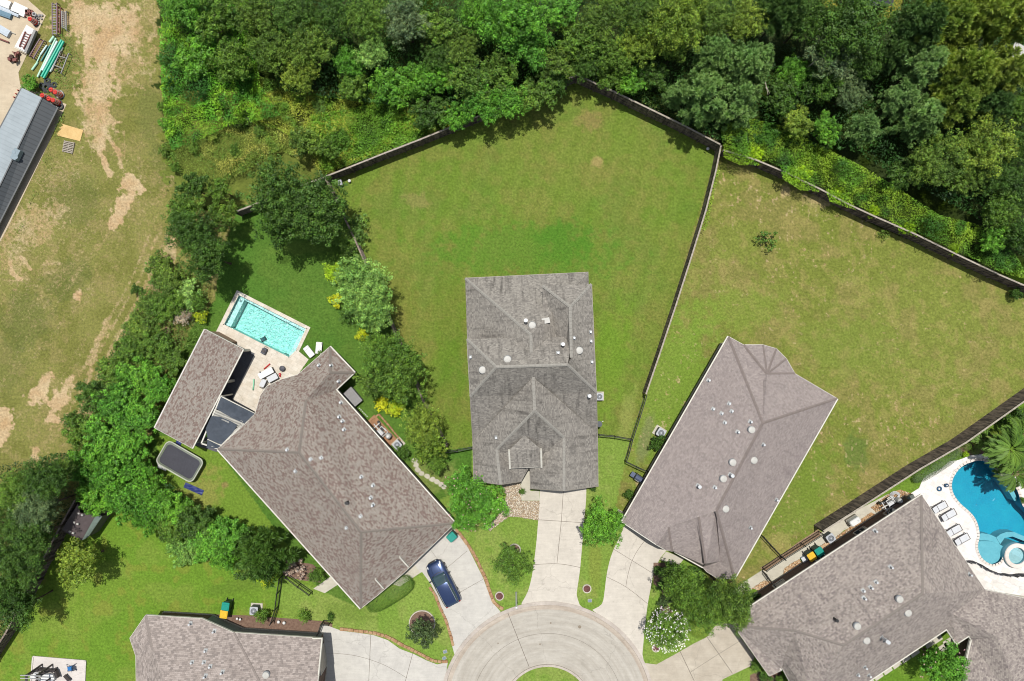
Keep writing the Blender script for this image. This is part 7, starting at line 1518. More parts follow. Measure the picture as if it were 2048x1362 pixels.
# --- the wood, west to east
for row in [
 (372, 26, 44, 'M', 'bright', 4.5, 'bright green tree at the west tip of the wood beside the dirt lot'), (440, 42, 50, 'MS', 'mid', 5.5, 'mid green tree in the top row, second crown from the dirt lot'),
 (512, 30, 50, 'LO', 'olive', 6.5, 'olive tree with pale branch tips touching the top edge above the weeds'), (400, 118, 48, 'MS', 'bright', 4, 'vine covered bright tree at the west side of the wood'),
 (470, 128, 46, 'M', 'mid', 4.5, 'rounded mid green tree just north of the wild brush'), (545, 108, 50, 'LO', 'olive', 6, 'olive speckled tree beside a black gap in the western wood'),
 (592, 30, 52, 'LO', 'dark', 7, 'dark olive tree cut by the top edge left of the deep shadow'), (628, 96, 52, 'LO', 'olive', 6.5, 'broad olive tree with light tips above the yellow weeds'), (604, 150, 42, 'LO', 'gold', 5, 'low gold tipped tree at the south rim of the western wood'),
 (672, 40, 46, 'LO', 'dark', 7.5, 'dark tree in the second dark hollow of the wood'), (700, 130, 36, 'M', 'vivid', 4.5, 'vivid green small tree right of the gold tipped one'), (745, 110, 36, 'M', 'pale', 5, 'pale blue green small tree in the middle western wood'),
 (735, 40, 50, 'LO', 'mid', 7.5, 'tall weeping mid green tree at the top edge'), (812, 44, 54, 'LO', 'grey', 7, 'grey green tree with fine pale twigs at the top edge'), (708, 178, 34, 'MS', 'mid', 4, 'leafy tree overhanging the wild brush rim'),
 (878, 58, 46, 'MS', 'mid', 6.5, 'mid green tree between the grey green and vivid crowns'), (925, 100, 44, 'LO', 'olive', 6, 'small olive tree under the grey green crown'), (880, 118, 38, 'LO', 'dark', 5.5, 'dark tree in the shadow south of the grey green crown'),
 (1025, 48, 72, 'L', 'vivid', 8, 'largest vivid green crown in the wood above the lawn'), (1058, 98, 50, 'M', 'vivid', 6.5, 'vivid green lower crown attached to the largest vivid tree'), (955, 36, 42, 'M', 'bright', 7, 'bright green crown left of the largest vivid tree'),
 (1118, 22, 44, 'MS', 'vivid', 8, 'vivid tipped dark tree at the top edge centre'), (780, 178, 44, 'MS', 'bright', 3.8, 'fresh green bushy tree behind the weed patch'), (840, 170, 44, 'M', 'bright', 4.2, 'fresh green tree above the boarded fence west part'),
 (890, 160, 40, 'MS', 'vivid', 4.6, 'vivid leafy tree close to the fence and grey crown'), (862, 228, 40, 'MS', 'dark', 3.4, 'dark reddish tinted tree right above the fence'), (940, 172, 46, 'M', 'mid', 5, 'mid green tree behind the tree that leans over the lawn'),
 (1000, 150, 44, 'MS', 'mid', 5.2, 'feathery tree between the vivid crown and the lawn edge'), (918, 236, 34, 'MS', 'vivid', 3.6, 'low vivid tree spilling over the boarded fence'), (968, 212, 42, 'M', 'vivid', 4.4, 'fresh tree overhanging the lawn left of its twin'),
 (1022, 208, 40, 'M', 'vivid', 4.4, 'fresh tree drooping over the lawn furthest down'), (1076, 190, 42, 'MS', 'mid', 4.6, 'mid green tree hanging over the lawn near the fence peak'), (1112, 168, 30, 'MS', 'dark', 4.2, 'dark tree against the peak of the lawn fence'),
 (1102, 128, 44, 'MS', 'olive', 5.5, 'olive tree north of the fence peak'), (1160, 88, 46, 'MS', 'mid', 6.2, 'mid green tree with yellow tips above the fence peak'), (1172, 128, 38, 'LO', 'dark', 5, 'dark speckled tree just above the fence peak'),
 (1208, 40, 50, 'LO', 'olive', 7.5, 'olive tree touching the top edge right of the centre'), (1232, 112, 46, 'LO', 'mid', 6, 'leafy mid green tree beside the black vertical gap'), (1290, 34, 52, 'LO', 'olive', 8.5, 'tall olive tree at the top edge left of the gold speckled one'),
 (1278, 92, 48, 'LO', 'gold', 7, 'gold speckled tree above the dark shrubs'), (1352, 50, 66, 'L', 'gold', 9, 'largest gold speckled crown at the top edge'), (1352, 92, 40, 'LO', 'olive', 7, 'olive crown just below the largest gold speckled crown'),
 (1425, 34, 46, 'L', 'olive', 9, 'olive crown at the top edge left of the tall pines'), (1482, 44, 48, 'LO', 'gold', 8.5, 'gold tipped crown nearest the tall pines on their left'), (1535, 26, 40, 'LO', 'dark', 8, 'dark crown at the top edge above the pine gap'),
 (1262, 166, 34, 'MS', 'bright', 2.6, 'low bright tree right behind the fence beside the dark gap'), (1300, 150, 38, 'MS', 'dark', 4, 'dark low tree left of the blue green pine cluster'), (1222, 160, 30, 'MS', 'mid', 3, 'low mid green tree right behind the sloping fence'),
 (1610, 40, 52, 'LO', 'dark', 8, 'dark holly like tree left of the sunlit clearing'), (1690, 66, 78, 'L', 'dark', 8.5, 'large dark grey green tree below the sunlit clearing'), (1655, 118, 56, 'LO', 'grey', 7, 'grey green tree with bare white branches below the clearing'),
 (1720, 118, 50, 'LO', 'dark', 7, 'dark crown between the grey tree and the big pines'), (1640, 170, 46, 'MS', 'dark', 5, 'shaded dark tree over the black hollow'), (1695, 190, 40, 'LO', 'grey', 5, 'small grey green tree left of the lone small pine'), (1585, 150, 36, 'M', 'bright', 4, 'bright vine clad tree beside the bare brown hollow'),
 (1870, 326, 62, 'LO', 'olive', 6.5, 'wispy olive tree behind the bright vines'), (1958, 296, 66, 'LO', 'gold', 7, 'large feathery gold olive tree near the right edge'), (1930, 350, 46, 'LO', 'olive', 5.5, 'feathery olive crown below the large gold olive tree'), (1992, 352, 44, 'LO', 'dark', 5.5, 'dark feathery tree right of the gold olive tree'),
 (2038, 300, 44, 'L', 'dark', 6.5, 'dark tree touching the right edge below the pines'), (2034, 380, 40, 'LO', 'dark', 5.5, 'dark tree at the right edge beside the feathery trees'), (1996, 424, 40, 'M', 'mid', 4.6, 'mid green tree above the lowest corner of the wood'), (2036, 470, 42, 'M', 'dark', 4.6, 'dark green tree at the right edge above the fence end'),
 (1985, 480, 30, 'MS', 'bright', 3, 'low bright tree next to the fence near the right edge'), (2046, 215, 40, 'LO', 'mid', 7, 'mid green tree at the right edge between two pines'), (1806, 352, 38, 'MS', 'dark', 3.6, 'shaded tree in the dark hollow north of the vines'),
 (1590, 248, 34, 'MS', 'gold', 3.8, 'gold green young tree left of two pine tufts'), (1650, 262, 32, 'MS', 'bright', 3.6, 'fresh green young tree beside the lone small pine'), (1560, 195, 40, 'MS', 'dark', 4.4, 'dark tree right of the blue green pine cluster')]:
    tree(*row[:5], max(2.4, row[5] * .6), row[6], group=G)
for row in [
 (1400, 196, 52, 'P', 'pine', 7.5, 'blue green pine standing behind the sloping fence, leftmost pine'), (1428, 118, 42, 'P', 'pine', 9, 'pointed blue green pine top above its cluster'), (1482, 140, 48, 'P', 'pine', 8.5, 'blue green pine right of the pointed one'), (1470, 206, 46, 'P', 'pine', 7, 'blue green pine lowest in the cluster near the fence corner'),
 (1346, 194, 20, 'PS', 'pine', 4, 'small separate pine tuft left of the cluster'), (1566, 22, 44, 'P', 'pined', 10, 'dark pine at the top edge beside the big clearing'), (1512, 120, 34, 'P', 'pine', 7.5, 'narrow blue green pine on the right flank of the cluster'),
 (1838, 56, 48, 'P', 'pined', 10, 'dark green pine right of the sunlit clearing'), (1888, 52, 50, 'P', 'pineg', 10.5, 'yellow green pine right of the sunlit clearing'), (1958, 36, 50, 'P', 'pineg', 11, 'tall yellow green pine near the top right corner'), (2020, 40, 48, 'P', 'pineg', 11, 'yellow green pine in the top right corner'),
 (1842, 132, 44, 'P', 'pine', 8.5, 'blue green pine in the middle of the eastern wood'), (1922, 150, 56, 'P', 'pineg', 9.5, 'wide yellow green pine over the pale bare branch'), (1990, 150, 50, 'P', 'pineg', 9.5, 'yellow green pine left of the white roofed outbuilding'), (1905, 204, 44, 'P', 'pineg', 8.5, 'yellow green pine above the feathery olive tree'),
 (1834, 236, 46, 'P', 'pine', 7, 'pale blue green pine over the dark hollow'), (1800, 204, 34, 'P', 'pine', 7, 'slim pine left of the pale blue green one'), (1726, 256, 30, 'PS', 'pine', 5.5, 'lone small rounded pine above the bright vines'), (1975, 214, 40, 'P', 'pined', 8, 'dark pine tucked under the yellow green pines'),
 (1780, 110, 34, 'P', 'pined', 7.5, 'dark slim pine between the large dark tree and the big pines')]:
    tree(*row[:5], max(2.6, row[5] * .6), row[6], name='pine_tree', cat='pine tree', group='pines in the eastern wood', rv=row[2] / 20 * 1.15)
# --- garden trees
tree(572, 394, 72, 'L', 'dark', 5.0, 'big dense dark tree over the corner of two wooden fences', rv=3.6); tree(642, 424, 74, 'L', 'dark', 4.6, 'dense dark tree joined to the big one beside the central lawn', rv=3.4); tree(566, 446, 54, 'M', 'dark', 4.2, 'dense dark tree leaning over the pool garden lawn', rv=3)
tree(388, 470, 52, 'L', 'dark', 4.8, 'dark tree with long shadow fingers above the rectangular pool'); tree(420, 516, 52, 'L', 'dark', 4.6, 'dark tree nearest the rectangular pool corner'); tree(372, 424, 38, 'M', 'mid', 4, 'mid green tree at the lot side of the dark pair'); tree(446, 436, 36, 'MS', 'olive', 3.6, 'loose brownish green tree next to the top garden fence')
tree(388, 378, 34, 'MS', 'dark', 3.4, 'wispy dark young tree reaching into the dry clearing'); tree(440, 380, 26, 'MS', 'mid', 2.8, 'small mid green tree left of the big dense dark tree')
tree(612, 285, 34, 'MS', 'olive', 2.2, 'small olive bush tree standing in the yellow weeds', group=None); tree(655, 300, 26, 'MS', 'mid', 2.0, 'small green bush tree left of the boarded fence start')
tree(726, 566, 58, 'L', 'pale', 4.2, 'pale green tree with sunlit clumps beside the yellow shrubs', rv=2.8); tree(744, 614, 56, 'L', 'pale', 4.0, 'pale green tree just south of its paler twin', rv=2.8)
tree(784, 714, 60, 'L', 'mid', 4.2, 'round mid green tree above the bright yellow groundcover', rv=3); tree(806, 752, 57, 'L', 'mid', 4.0, 'round mid green tree overlapping the central lawn', rv=2.9); tree(752, 760, 36, 'M', 'olive', 3.4, 'olive side crown north of the equipment pad')
tree(846, 848, 46, 'L', 'gold', 3.6, 'olive gold tree beside the house equipment pad', rv=2.6); tree(858, 882, 40, 'M', 'gold', 3.2, 'olive gold tree south of its twin at the lawn fence', rv=2.2)
tree(872, 926, 23, 'M', 'mid', 2.4, 'small tidy green tree above the stepping stones')
tree(930, 972, 44, 'Cr', 'vivid', 3.0, 'pink flowering crepe myrtle left of the gravel bed', flowers=('Pf', 'pink'), rv=2.2); tree(976, 1006, 44, 'Cr', 'vivid', 3.0, 'pink crepe myrtle with its crown over the gravel bed', flowers=('Pf', 'pink'), rv=2.2); tree(932, 1026, 38, 'Cr', 'vivid', 2.8, 'crepe myrtle near the driveway edging of the parked car', flowers=('Pf', 'pink'), rv=2.0)
tree(1026, 1124, 42, 'LO', 'mid', 3.0, 'small fine leaved tree in the front lawn left of the middle driveway', rv=2.0); tree(1200, 1046, 50, 'LO', 'bright', 2.9, 'bushy fine leaved tree between the middle and right driveways', rv=2.2)
tree(846, 1262, 32, 'MS', 'purple', 2.4, 'dark magnolia in the pale ringed bed', rv=1.6)
tree(1362, 1168, 48, 'L', 'mid', 4.6, 'rounded tree at the front of the taupe house', rv=3); tree(1408, 1212, 46, 'L', 'mid', 4.6, 'rounded tree above the clipped olive ball shrub', rv=3); tree(1452, 1188, 50, 'L', 'olive', 4.8, 'olive tree between the taupe house and the large house', rv=3); tree(1342, 1142, 24, 'MS', 'dark', 2.0, 'dark small tree at the mulch by the taupe house door'); tree(1476, 1228, 30, 'M', 'olive', 3.6, 'small olive tree nearest the large house wall')
tree(1334, 1258, 43, 'Cr', 'mid', 2.6, 'crepe myrtle covered in white blossoms by the right driveway', flowers=('Wf', 'white'), rv=1.9)
tree(1884, 1326, 50, 'Cr', 'vivid', 3.0, 'pink flowering crepe myrtle in the paved courtyard', flowers=('Pf', 'pink'), rv=2.2)
tree(530, 1108, 50, 'PS', 'dark', 3.6, 'dark spiky tree at the end of the long hedge'); tree(506, 1128, 34, 'MS', 'dark', 2.8, 'dark tree above the yellow shrub by the iron fence')
tree(166, 1122, 46, 'M', 'gold', 3.2, 'yellow green citrus like tree below the garden shed', rv=2.4, name='tree')
# --- south west dark trees
for row in [(96, 956, 48, 'L', 'dark', 5.5, 'dark tree left of the garden shed'), (38, 980, 46, 'L', 'mid', 5.5, 'mid green tree at the left edge above the shed'), (80, 1014, 46, 'L', 'grey', 5.5, 'grey green tree whose crown covers the fence by the shed'), (22, 1040, 44, 'LO', 'dark', 5.5, 'dark tree at the left edge level with the shed'),
            (70, 1072, 50, 'L', 'dark', 5.5, 'dark tree leaning over the south west fence'), (20, 1110, 48, 'L', 'dark', 5.5, 'dark tree at the left edge below the shed level'), (56, 1140, 40, 'LO', 'dark', 5, 'dark tree on the fence west of the citrus like tree'), (18, 1180, 46, 'L', 'dark', 5, 'dark tree at the left edge above the last lawn corner'), (44, 1214, 40, 'M', 'dark', 4.2, 'lowest dark tree casting shadow on the south west lawn'),
            (128, 936, 30, 'M', 'olive', 4, 'small olive tree between the shed and the dirt lot')]: tree(*row, group='dark trees along the south west fence')
# --- long hedge row between lot and garden
HG = 'large shrubs of the long hedge'
for i, (x, y, r, m, h, l) in enumerate([
 (322, 534, 30, 'olive', 2.6, 'olive hedge shrub at the upper end beside the lot, under the dark trees'), (352, 600, 26, 'mid', 2.4, 'mid green hedge shrub filling the gap above the grey dry shrub'), (398, 604, 20, 'mid', 1.8, 'mid green hedge shrub between the dark pool tree and yellow bush'),
 (306, 606, 30, 'olive', 2.2, 'olive hedge shrub with yellow tips at the upper lot side'), (338, 560, 32, 'olive', 2.6, 'olive hedge shrub below the dark pool trees'), (272, 578, 12, 'dark', 1.2, 'single small shrub standing out into the lot'), (330, 618, 30, 'mid', 2.4, 'mid green hedge shrub near the pink garden urn'), (376, 588, 30, 'pale', 2.0, 'pale hedge shrub close to the pool corner'), (368, 634, 22, 'dry', 1.4, 'grey dry shrub beside the yellow bush'),
 (284, 652, 34, 'olive', 2.6, 'olive hedge shrub on the lot edge at mid height'), (316, 690, 34, 'mid', 2.8, 'mid green hedge shrub left of the pool house top'), (262, 700, 34, 'mid', 2.8, 'mid green hedge shrub on the lot side left of it'), (346, 720, 30, 'mid', 2.4, 'hedge shrub touching the pool house upper side'), (232, 744, 34, 'mid', 3.0, 'mid green hedge shrub beside the wheel ruts'), (280, 752, 42, 'bright', 3.4, 'bright hedge shrub level with the pool house middle'),
 (322, 776, 36, 'vivid', 3.2, 'vivid hedge shrub against the pool house side'), (190, 792, 36, 'dark', 3.2, 'dark hedge shrub at the bare soil patches'), (240, 806, 44, 'vivid', 3.6, 'vivid large hedge shrub left of the pool house foot'), (290, 830, 40, 'vivid', 3.6, 'vivid hedge shrub at the pool house foot'), (168, 862, 34, 'mid', 3.2, 'mid green hedge shrub furthest into the lot'), (216, 872, 44, 'vivid', 3.8, 'vivid large hedge shrub above the trampoline level'),
 (264, 890, 40, 'vivid', 3.6, 'vivid hedge shrub directly left of the trampoline'), (180, 930, 40, 'bright', 3.8, 'bright hedge shrub above the garden shed'), (228, 944, 44, 'vivid', 3.8, 'vivid hedge shrub above right of the garden shed'), (280, 944, 36, 'vivid', 3.6, 'vivid hedge shrub below left of the trampoline'), (200, 992, 38, 'bright', 3.6, 'bright hedge shrub leaning on the garden shed roof'), (250, 1000, 40, 'vivid', 3.6, 'vivid hedge shrub right of the garden shed'),
 (304, 990, 40, 'bright', 3.6, 'bright hedge shrub below the trampoline corner'), (346, 1010, 38, 'bright', 3.4, 'bright hedge shrub behind the blue tarp'), (300, 1036, 30, 'bright', 3.0, 'bright hedge shrub at the lawn side lower middle'), (350, 1056, 34, 'mid', 3.0, 'fine leaved hedge shrub at the lawn side'), (396, 1040, 38, 'dark', 3.4, 'dark hedge shrub right of the blue tarp'), (370, 1096, 34, 'pale', 2.6, 'paler greyish hedge shrub bulging onto the lawn'),
 (416, 1086, 38, 'vivid', 3.2, 'vivid hedge shrub in the lower hedge'), (458, 1062, 38, 'vivid', 3.4, 'vivid hedge shrub on the garden side of the lower hedge'), (452, 1104, 34, 'bright', 3.0, 'bright hedge shrub nearest the dark spiky tree'), (488, 1082, 30, 'dark', 3.0, 'dark hedge shrub in front of the mottled roof house'), (150, 840, 22, 'dark', 2.0, 'small dark hedge shrub poking onto the lot track')]):
    shrub(x, y, r, 'H' if r > 24 else 'S', m, h, l, name='hedge_shrub', group=HG)
# --- garden shrubs
for row in [
 (668, 548, 22, 'M', 'lime', 1.8, 'lime green shrub left of the pale green tree'), (670, 602, 17, 'S', 'yellow', 1.1, 'round yellow shrub below the lime one'), (698, 634, 20, 'S', 'dark', 1.2, 'dark low shrub between yellow shrub and pale tree'), (724, 670, 14, 'S', 'yellow', .9, 'small yellow shrub above the round green tree'),
 (404, 632, 17, 'S', 'yellow', 1.1, 'yellow shrub beside the rectangular pool corner'), (766, 806, 17, 'S', 'yellow', .9, 'yellow groundcover shrub left of its neighbour'), (790, 818, 18, 'S', 'yellow', .9, 'brightest yellow shrub near the equipment pad'), (800, 804, 16, 'S', 'lime', 1.0, 'lime shrub joined to the brightest yellow one'),
 (702, 470, 42, 'M', 'mid', 1.8, 'loose vine shrub on the hidden lawn fence'), (702, 452, 18, 'MS', 'dark', 1.6, 'dark vine shrub against the big dense dark tree'), (680, 520, 16, 'MS', 'mid', 1.4, 'low shrub above the lime shrub'),
 (806, 906, 17, 'S', 'dark', 1.4, 'dark shrub against the mottled roof house wall'), (832, 796, 28, 'M', 'mid', 1.9, 'dark filler shrub at the lawn fence south of the round trees'),
 (1314, 884, 18, 'MS', 'dark', 1.7, 'dark shrub under the air conditioner of the taupe house'), (1258, 988, 12, 'S', 'dark', 1.2, 'small dark shrub below the covered barbecue'), (526, 1228, 16, 'S', 'mid', 1.7, 'round leafy shrub next to the bin side air conditioner'), (608, 1231, 15, 'S', 'mid', 1.3, 'round shrub alone on the mulch bed edge'),
 (634, 1150, 19, 'M', 'mid', 1.6, 'dark leaved shrub with pale stones at the house side gate'), (592, 1136, 24, 'Sp', 'dry', 1.3, 'leafless grey shrub behind the low iron fence'), (536, 1160, 15, 'S', 'yellow', 1.0, 'yellow shrub at the foot of the dark spiky tree'), (516, 1150, 12, 'S', 'lime', .9, 'lime sprig left of that yellow shrub'),
 (1508, 1196, 16, 'MS', 'dark', 1.5, 'dark shrub at the large house corner by the gate'), (1513, 1330, 13, 'S', 'mid', 1.2, 'round shrub at the right edge of the lowest driveway'), (1530, 1352, 18, 'MS', 'dark', 1.2, 'dark shrub bed at the large house entry'), (1560, 1358, 14, 'MS', 'mid', 1.1, 'mid green shrub bed right of the dark entry shrubs'),
 (1934, 893, 8.5, 'B', 'mid', .9, 'clipped ball shrub nearest the black stained fence'), (1950, 901, 9, 'B', 'mid', .9, 'clipped ball shrub touching the palm bed'), (1930, 908, 7, 'S', 'lime', .7, 'lime shrub between ball shrubs and pool paving'),
 (1400, 1254, 22, 'B', 'gold', 1.5, 'clipped olive ball shrub between the two lower driveways'), (1392, 1148, 20, 'MS', 'dark', 1.5, 'dark bed shrub under the taupe house eave'), (1316, 1140, 12, 'MS', 'dark', 1.0, 'dark bed shrub at the right driveway curve'), (1330, 1200, 16, 'MS', 'purple', 1.2, 'bronze dark shrub above the white crepe myrtle'), (1328, 1170, 16, 'MS', 'dark', 1.2, 'dark shrub in the mulch left of the rounded trees'),
 (1535, 478, 24, 'Sp', 'mid', 1.5, 'sparse thorny shrub alone in the browned lawn'), (1768, 468, 12, 'Sp', 'olive', 1.0, 'thin sprig beside the vine smothered fence'), (2030, 588, 14, 'MS', 'dark', 1.4, 'dark shrub inside the fence at the right edge'),
 (2010, 838, 12, 'MS', 'dark', 1.2, 'dark shrub against the pale topped fence'), (2040, 828, 16, 'MS', 'dark', 1.4, 'dark shrub in the fence corner at the right edge'), (2042, 862, 14, 'S', 'dark', 1.2, 'dark shrub right of the palm fronds'),
 (1044, 982, 8, 'S', 'dark', .6, 'tiny dark tuft on the gravel bed by the entry walk'), (1186, 976, 8, 'S', 'dark', .6, 'tiny tuft at the middle house garage corner'),
 (62, 168, 20, 'MS', 'bright', 1.4, 'weedy bush at the warehouse gable'), (432, 868, 16, 'M', 'bright', 2.4, 'bright climbing shrub between pool house and pergola'), (2046, 1000, 8, 'S', 'mid', .6, 'small tuft at the right edge behind the pool bench'),
 (662, 1232, 9, 'S', 'dark', .8, 'potted dark tuft by the bin side house corner'), (690, 760, 14, 'MS', 'dark', 1.4, 'dark shrub filling the inner corner of the mottled roof house'), (640, 706, 7, 'S', 'mid', .5, 'low tuft between lawn loungers and roof tip'), (614, 742, 12, 'MS', 'mid', .7, 'fringe of low plants where roof meets pool paving')]:
    shrub(*row)
for i, (x, y, r, m, l) in enumerate([(334, 60, 17, 'bright', 'small bright bush spilling from the wood onto the lot near the top'), (328, 120, 14, 'mid', 'small bush on the lot side of the wood, second from the top'), (340, 170, 20, 'lime', 'lime bush bulging out of the brush onto the lot'), (326, 214, 13, 'mid', 'small mid green bush at the west brush edge'),
 (336, 250, 18, 'bright', 'bright bush at the west brush edge above the clearing'), (330, 300, 14, 'olive', 'olive bush at the lower west brush edge'), (352, 336, 12, 'mid', 'lone small bush below the brush edge'), (334, 12, 18, 'mid', 'small bush at the very top where wood meets lot')]):
    shrub(x, y, r, 'MS', m, 1.2, l, group='bushes along the west edge of the wood')
for i, (x, y, r, l) in enumerate([(560, 208, 16, 'olive weed clump in the yellow brush south of the gold tipped tree'), (520, 262, 14, 'weed clump at the clearing rim, left one'), (590, 262, 15, 'weed clump at the clearing rim, right one'), (640, 214, 18, 'taller weed clump beside the shade of the western wood'), (700, 240, 18, 'leafy weed clump above the middle of the boarded fence'), (470, 300, 12, 'lone weed clump in the dry clearing'), (420, 268, 18, 'weed clump where the brush meets the clearing'), (388, 296, 14, 'weed clump near the west tip of the clearing'), (540, 322, 15, 'weed clump behind the big dense dark tree'), (500, 232, 20, 'broad weed clump at the foot of the western wood')]):
    shrub(x, y, r, 'MS', 'mid' if i % 2 else 'gold', 1.1, l, group='weed clumps in the brush')
for i, (x, y, r, l) in enumerate([(1508, 312, 20, 'vine mass draped over the fence near the corner'), (1596, 354, 24, 'largest vine mass draped over the browned lawn fence'), (1672, 390, 18, 'vine mass over the fence right of the largest one'), (1742, 424, 13, 'small vine tuft on the fence above the thin sprig'), (1810, 458, 14, 'vine tuft on the fence between sprig and right edge'), (1902, 500, 12, 'last vine tuft on the fence towards the right edge')]):
    shrub(x, y, r, 'MS', 'lime', 2.3, l, name='vine', cat='vine', group='vines climbing over the long fence', stem=True)
# clipped hedges
def hedge(label, a, b, w, h, mat, k='HB'):
    A_, B_ = W(*a, h * .5), W(*b, h * .5); p = (A_ + B_) / 2; d = B_ - A_; t = thing('hedge', label, 'hedge', (p.x, p.y, 0)); o = foliage(t, k, L[mat], (0, 0, h * .45), 1, 1, 0); o.scale = (d.length / 2, w / 2, h * .75); o.rotation_euler.z = math.atan2(d.y, d.x)
    m = MB(); [m.tube([(d.x * s, d.y * s, 0), (d.x * s, d.y * s, h * .5)], .03, 5) for s in (-.3, -.1, .1, .3)]; m.build('stem', M_BARK, t)
hedge('smooth clipped oval hedge below the mottled roof house front', (734, 1216), (824, 1160), 2.1, 1.3, 'mid')
hedge('narrow fine hedge along the pale topped fence by the curved pool', (1828, 962), (1922, 900), 1.2, 1.1, 'grey')
# palms
p = W(2020, 905, 3.4)
for (x, y, zc, R, l) in ((2022, 898, 3.2, 2.35, 'larger palm leaning its fronds over the curved pool'), (2030, 948, 2.2, 1.9, 'lower palm beside the pool bench at the right edge'), (1968, 878, 1.2, 1.2, 'low spiky palm seedling near the clipped ball shrubs'), (2040, 872, 2.4, 2.0, 'palm behind the larger one at the right edge')):
    p = W(x, y, zc); t = thing('palm_tree', l, 'palm tree', (p.x, p.y, 0)); foliage(t, 'Q', L['palm'], (0, 0, zc - .3), R, R, TR.uniform(0, 6)); MB().tube([(0, 0, 0), (.05, 0, zc * .5), (0, 0, zc - .2)], .16, 10, r2=.12).build('trunk', M_BARK, t)
# fallen / bare white branches showing in the wood
for a, b, z, l in (((1632, 120), (1660, 112), 5.2, 'bare white branch in the grey green tree crown'), ((1528, 156), (1536, 190), 5, 'broken pale branch over the brown hollow')):
    A_, B_ = W(*a, z), W(*b, z + .5); m = MB(); m.tube([A_, A_.lerp(B_, .5) + Vector((0, .15, 0)), B_], .045, 5, r2=.015); m.tube([A_.lerp(B_, .4), A_.lerp(B_, .6) + Vector((.3, -.5, 0))], .035, 5, r2=.01); m.tube([A_.lerp(B_, .65), A_.lerp(B_, .9) + Vector((-.2, .6, 0))], .035, 5, r2=.01)
    g_ = (A_.x, A_.y, 0); m.tube([(A_.x, A_.y, 0), A_], .1, 6, r2=.06)
    tag(m.build('bare_tree', pm('bleached_bark', C(190, 180, 164), rough=.9), loc=g_), l, 'bare tree')
# garden urn glimpsed in the hedge
p = FR['E'] and WF('E', 985, 655, .8); t = thing('garden_urn', 'dull pink and dark urn stub showing through the upper hedge', 'urn', (p.x, p.y, 0)); MB().lathe(0, 0, [(.2, 0), (.3, .3), (.34, .7), (.3, .85), (.24, .8), (.2, .4)], 16).build('pot', pm('dusty_pink_clay', C(196, 150, 136), rough=.8), t); MB().cyl(0, 0, .3, .5, .22).build('soil', M_MULCH, t)
# ---------------- undergrowth (uncountable)
def field(name, zones, seed):
    rs = np.random.RandomState(seed); Ps = []; Ss = []; Cs = []
    for poly, dens, hfun, leaf, cols, bushy in zones:
        xs = [p[0] for p in poly]; ys = [p[1] for p in poly]; A_ = (max(xs) - min(xs)) * (max(ys) - min(ys)) / 400.; n = int(A_ * dens * 3.8)
        x = rs.uniform(min(xs), max(xs), n); y = rs.uniform(min(ys), max(ys), n); m = inpoly(x, y, poly); x, y = x[m], y[m]
        X, Y = x / 20., y / 20.; l1 = fbm(X, Y, .45, 3, seed); l2 = fbm(X, Y, 1.5, 2, seed + 4); h = hfun[0] + hfun[1] * 1.25 * np.clip((l1 - .38) * 3.2, 0, 1) + hfun[2] * 1.4 * l2 + .5 * hfun[2] * vnoise(X, Y, 3.1, seed + 3)
        cov = vnoise(X, Y, .8, seed + 7) * .5 + l2 * .5; k = rs.rand(len(x)) < np.clip((cov - bushy) * 4 + .5, 0, 1); x, y, h, l1, l2 = x[k], y[k], h[k], l1[k], l2[k]
        z = h * rs.uniform(.6, 1.0, len(x)) ; s = (H - z) / H / 20.
        ci = np.clip((fbm(x / 20., y / 20., .35, 3, seed + 20) - .32) * 2.6, 0, .999); cc_ = np.array([C(*c, KL) for c in cols]); f = ci * (len(cols) - 1); i0 = f.astype(int); fr_ = (f - i0)[:, None]
        c = cc_[i0] * (1 - fr_) + cc_[np.minimum(i0 + 1, len(cols) - 1)] * fr_
        Ps.append(np.stack([(x - 1024) * s, (681 - y) * s, z], 1)); Ss.append(leaf * .47 * np.exp(rs.normal(0, .42, len(x))).clip(.4, 2.6) * (.75 + .7 * vnoise(X[k], Y[k], .5, seed + 31))); Cs.append(c * rs.uniform(.72, 1.22, (len(x), 1)))
    P = np.vstack(Ps); S = np.concatenate(Ss); c = np.vstack(Cs); N = sph(len(P), rs, .9); V, F = cloud(P, N, S, rs, 2.0, .2, .1)
    me = mesh_np(name, V, F, np.repeat(c, 4, 0)); me.materials.append(leaf_mat('wild_' + name, (1, 1, 1), (.92, .92, .92))); o = bpy.data.objects.new(name, me); COL.objects.link(o); o['kind'] = 'stuff'; return o
GR = [(52, 96, 28), (84, 132, 30), (112, 150, 34), (70, 112, 34)]
YG = [(66, 102, 32), (96, 128, 36), (136, 144, 50), (80, 114, 34)]
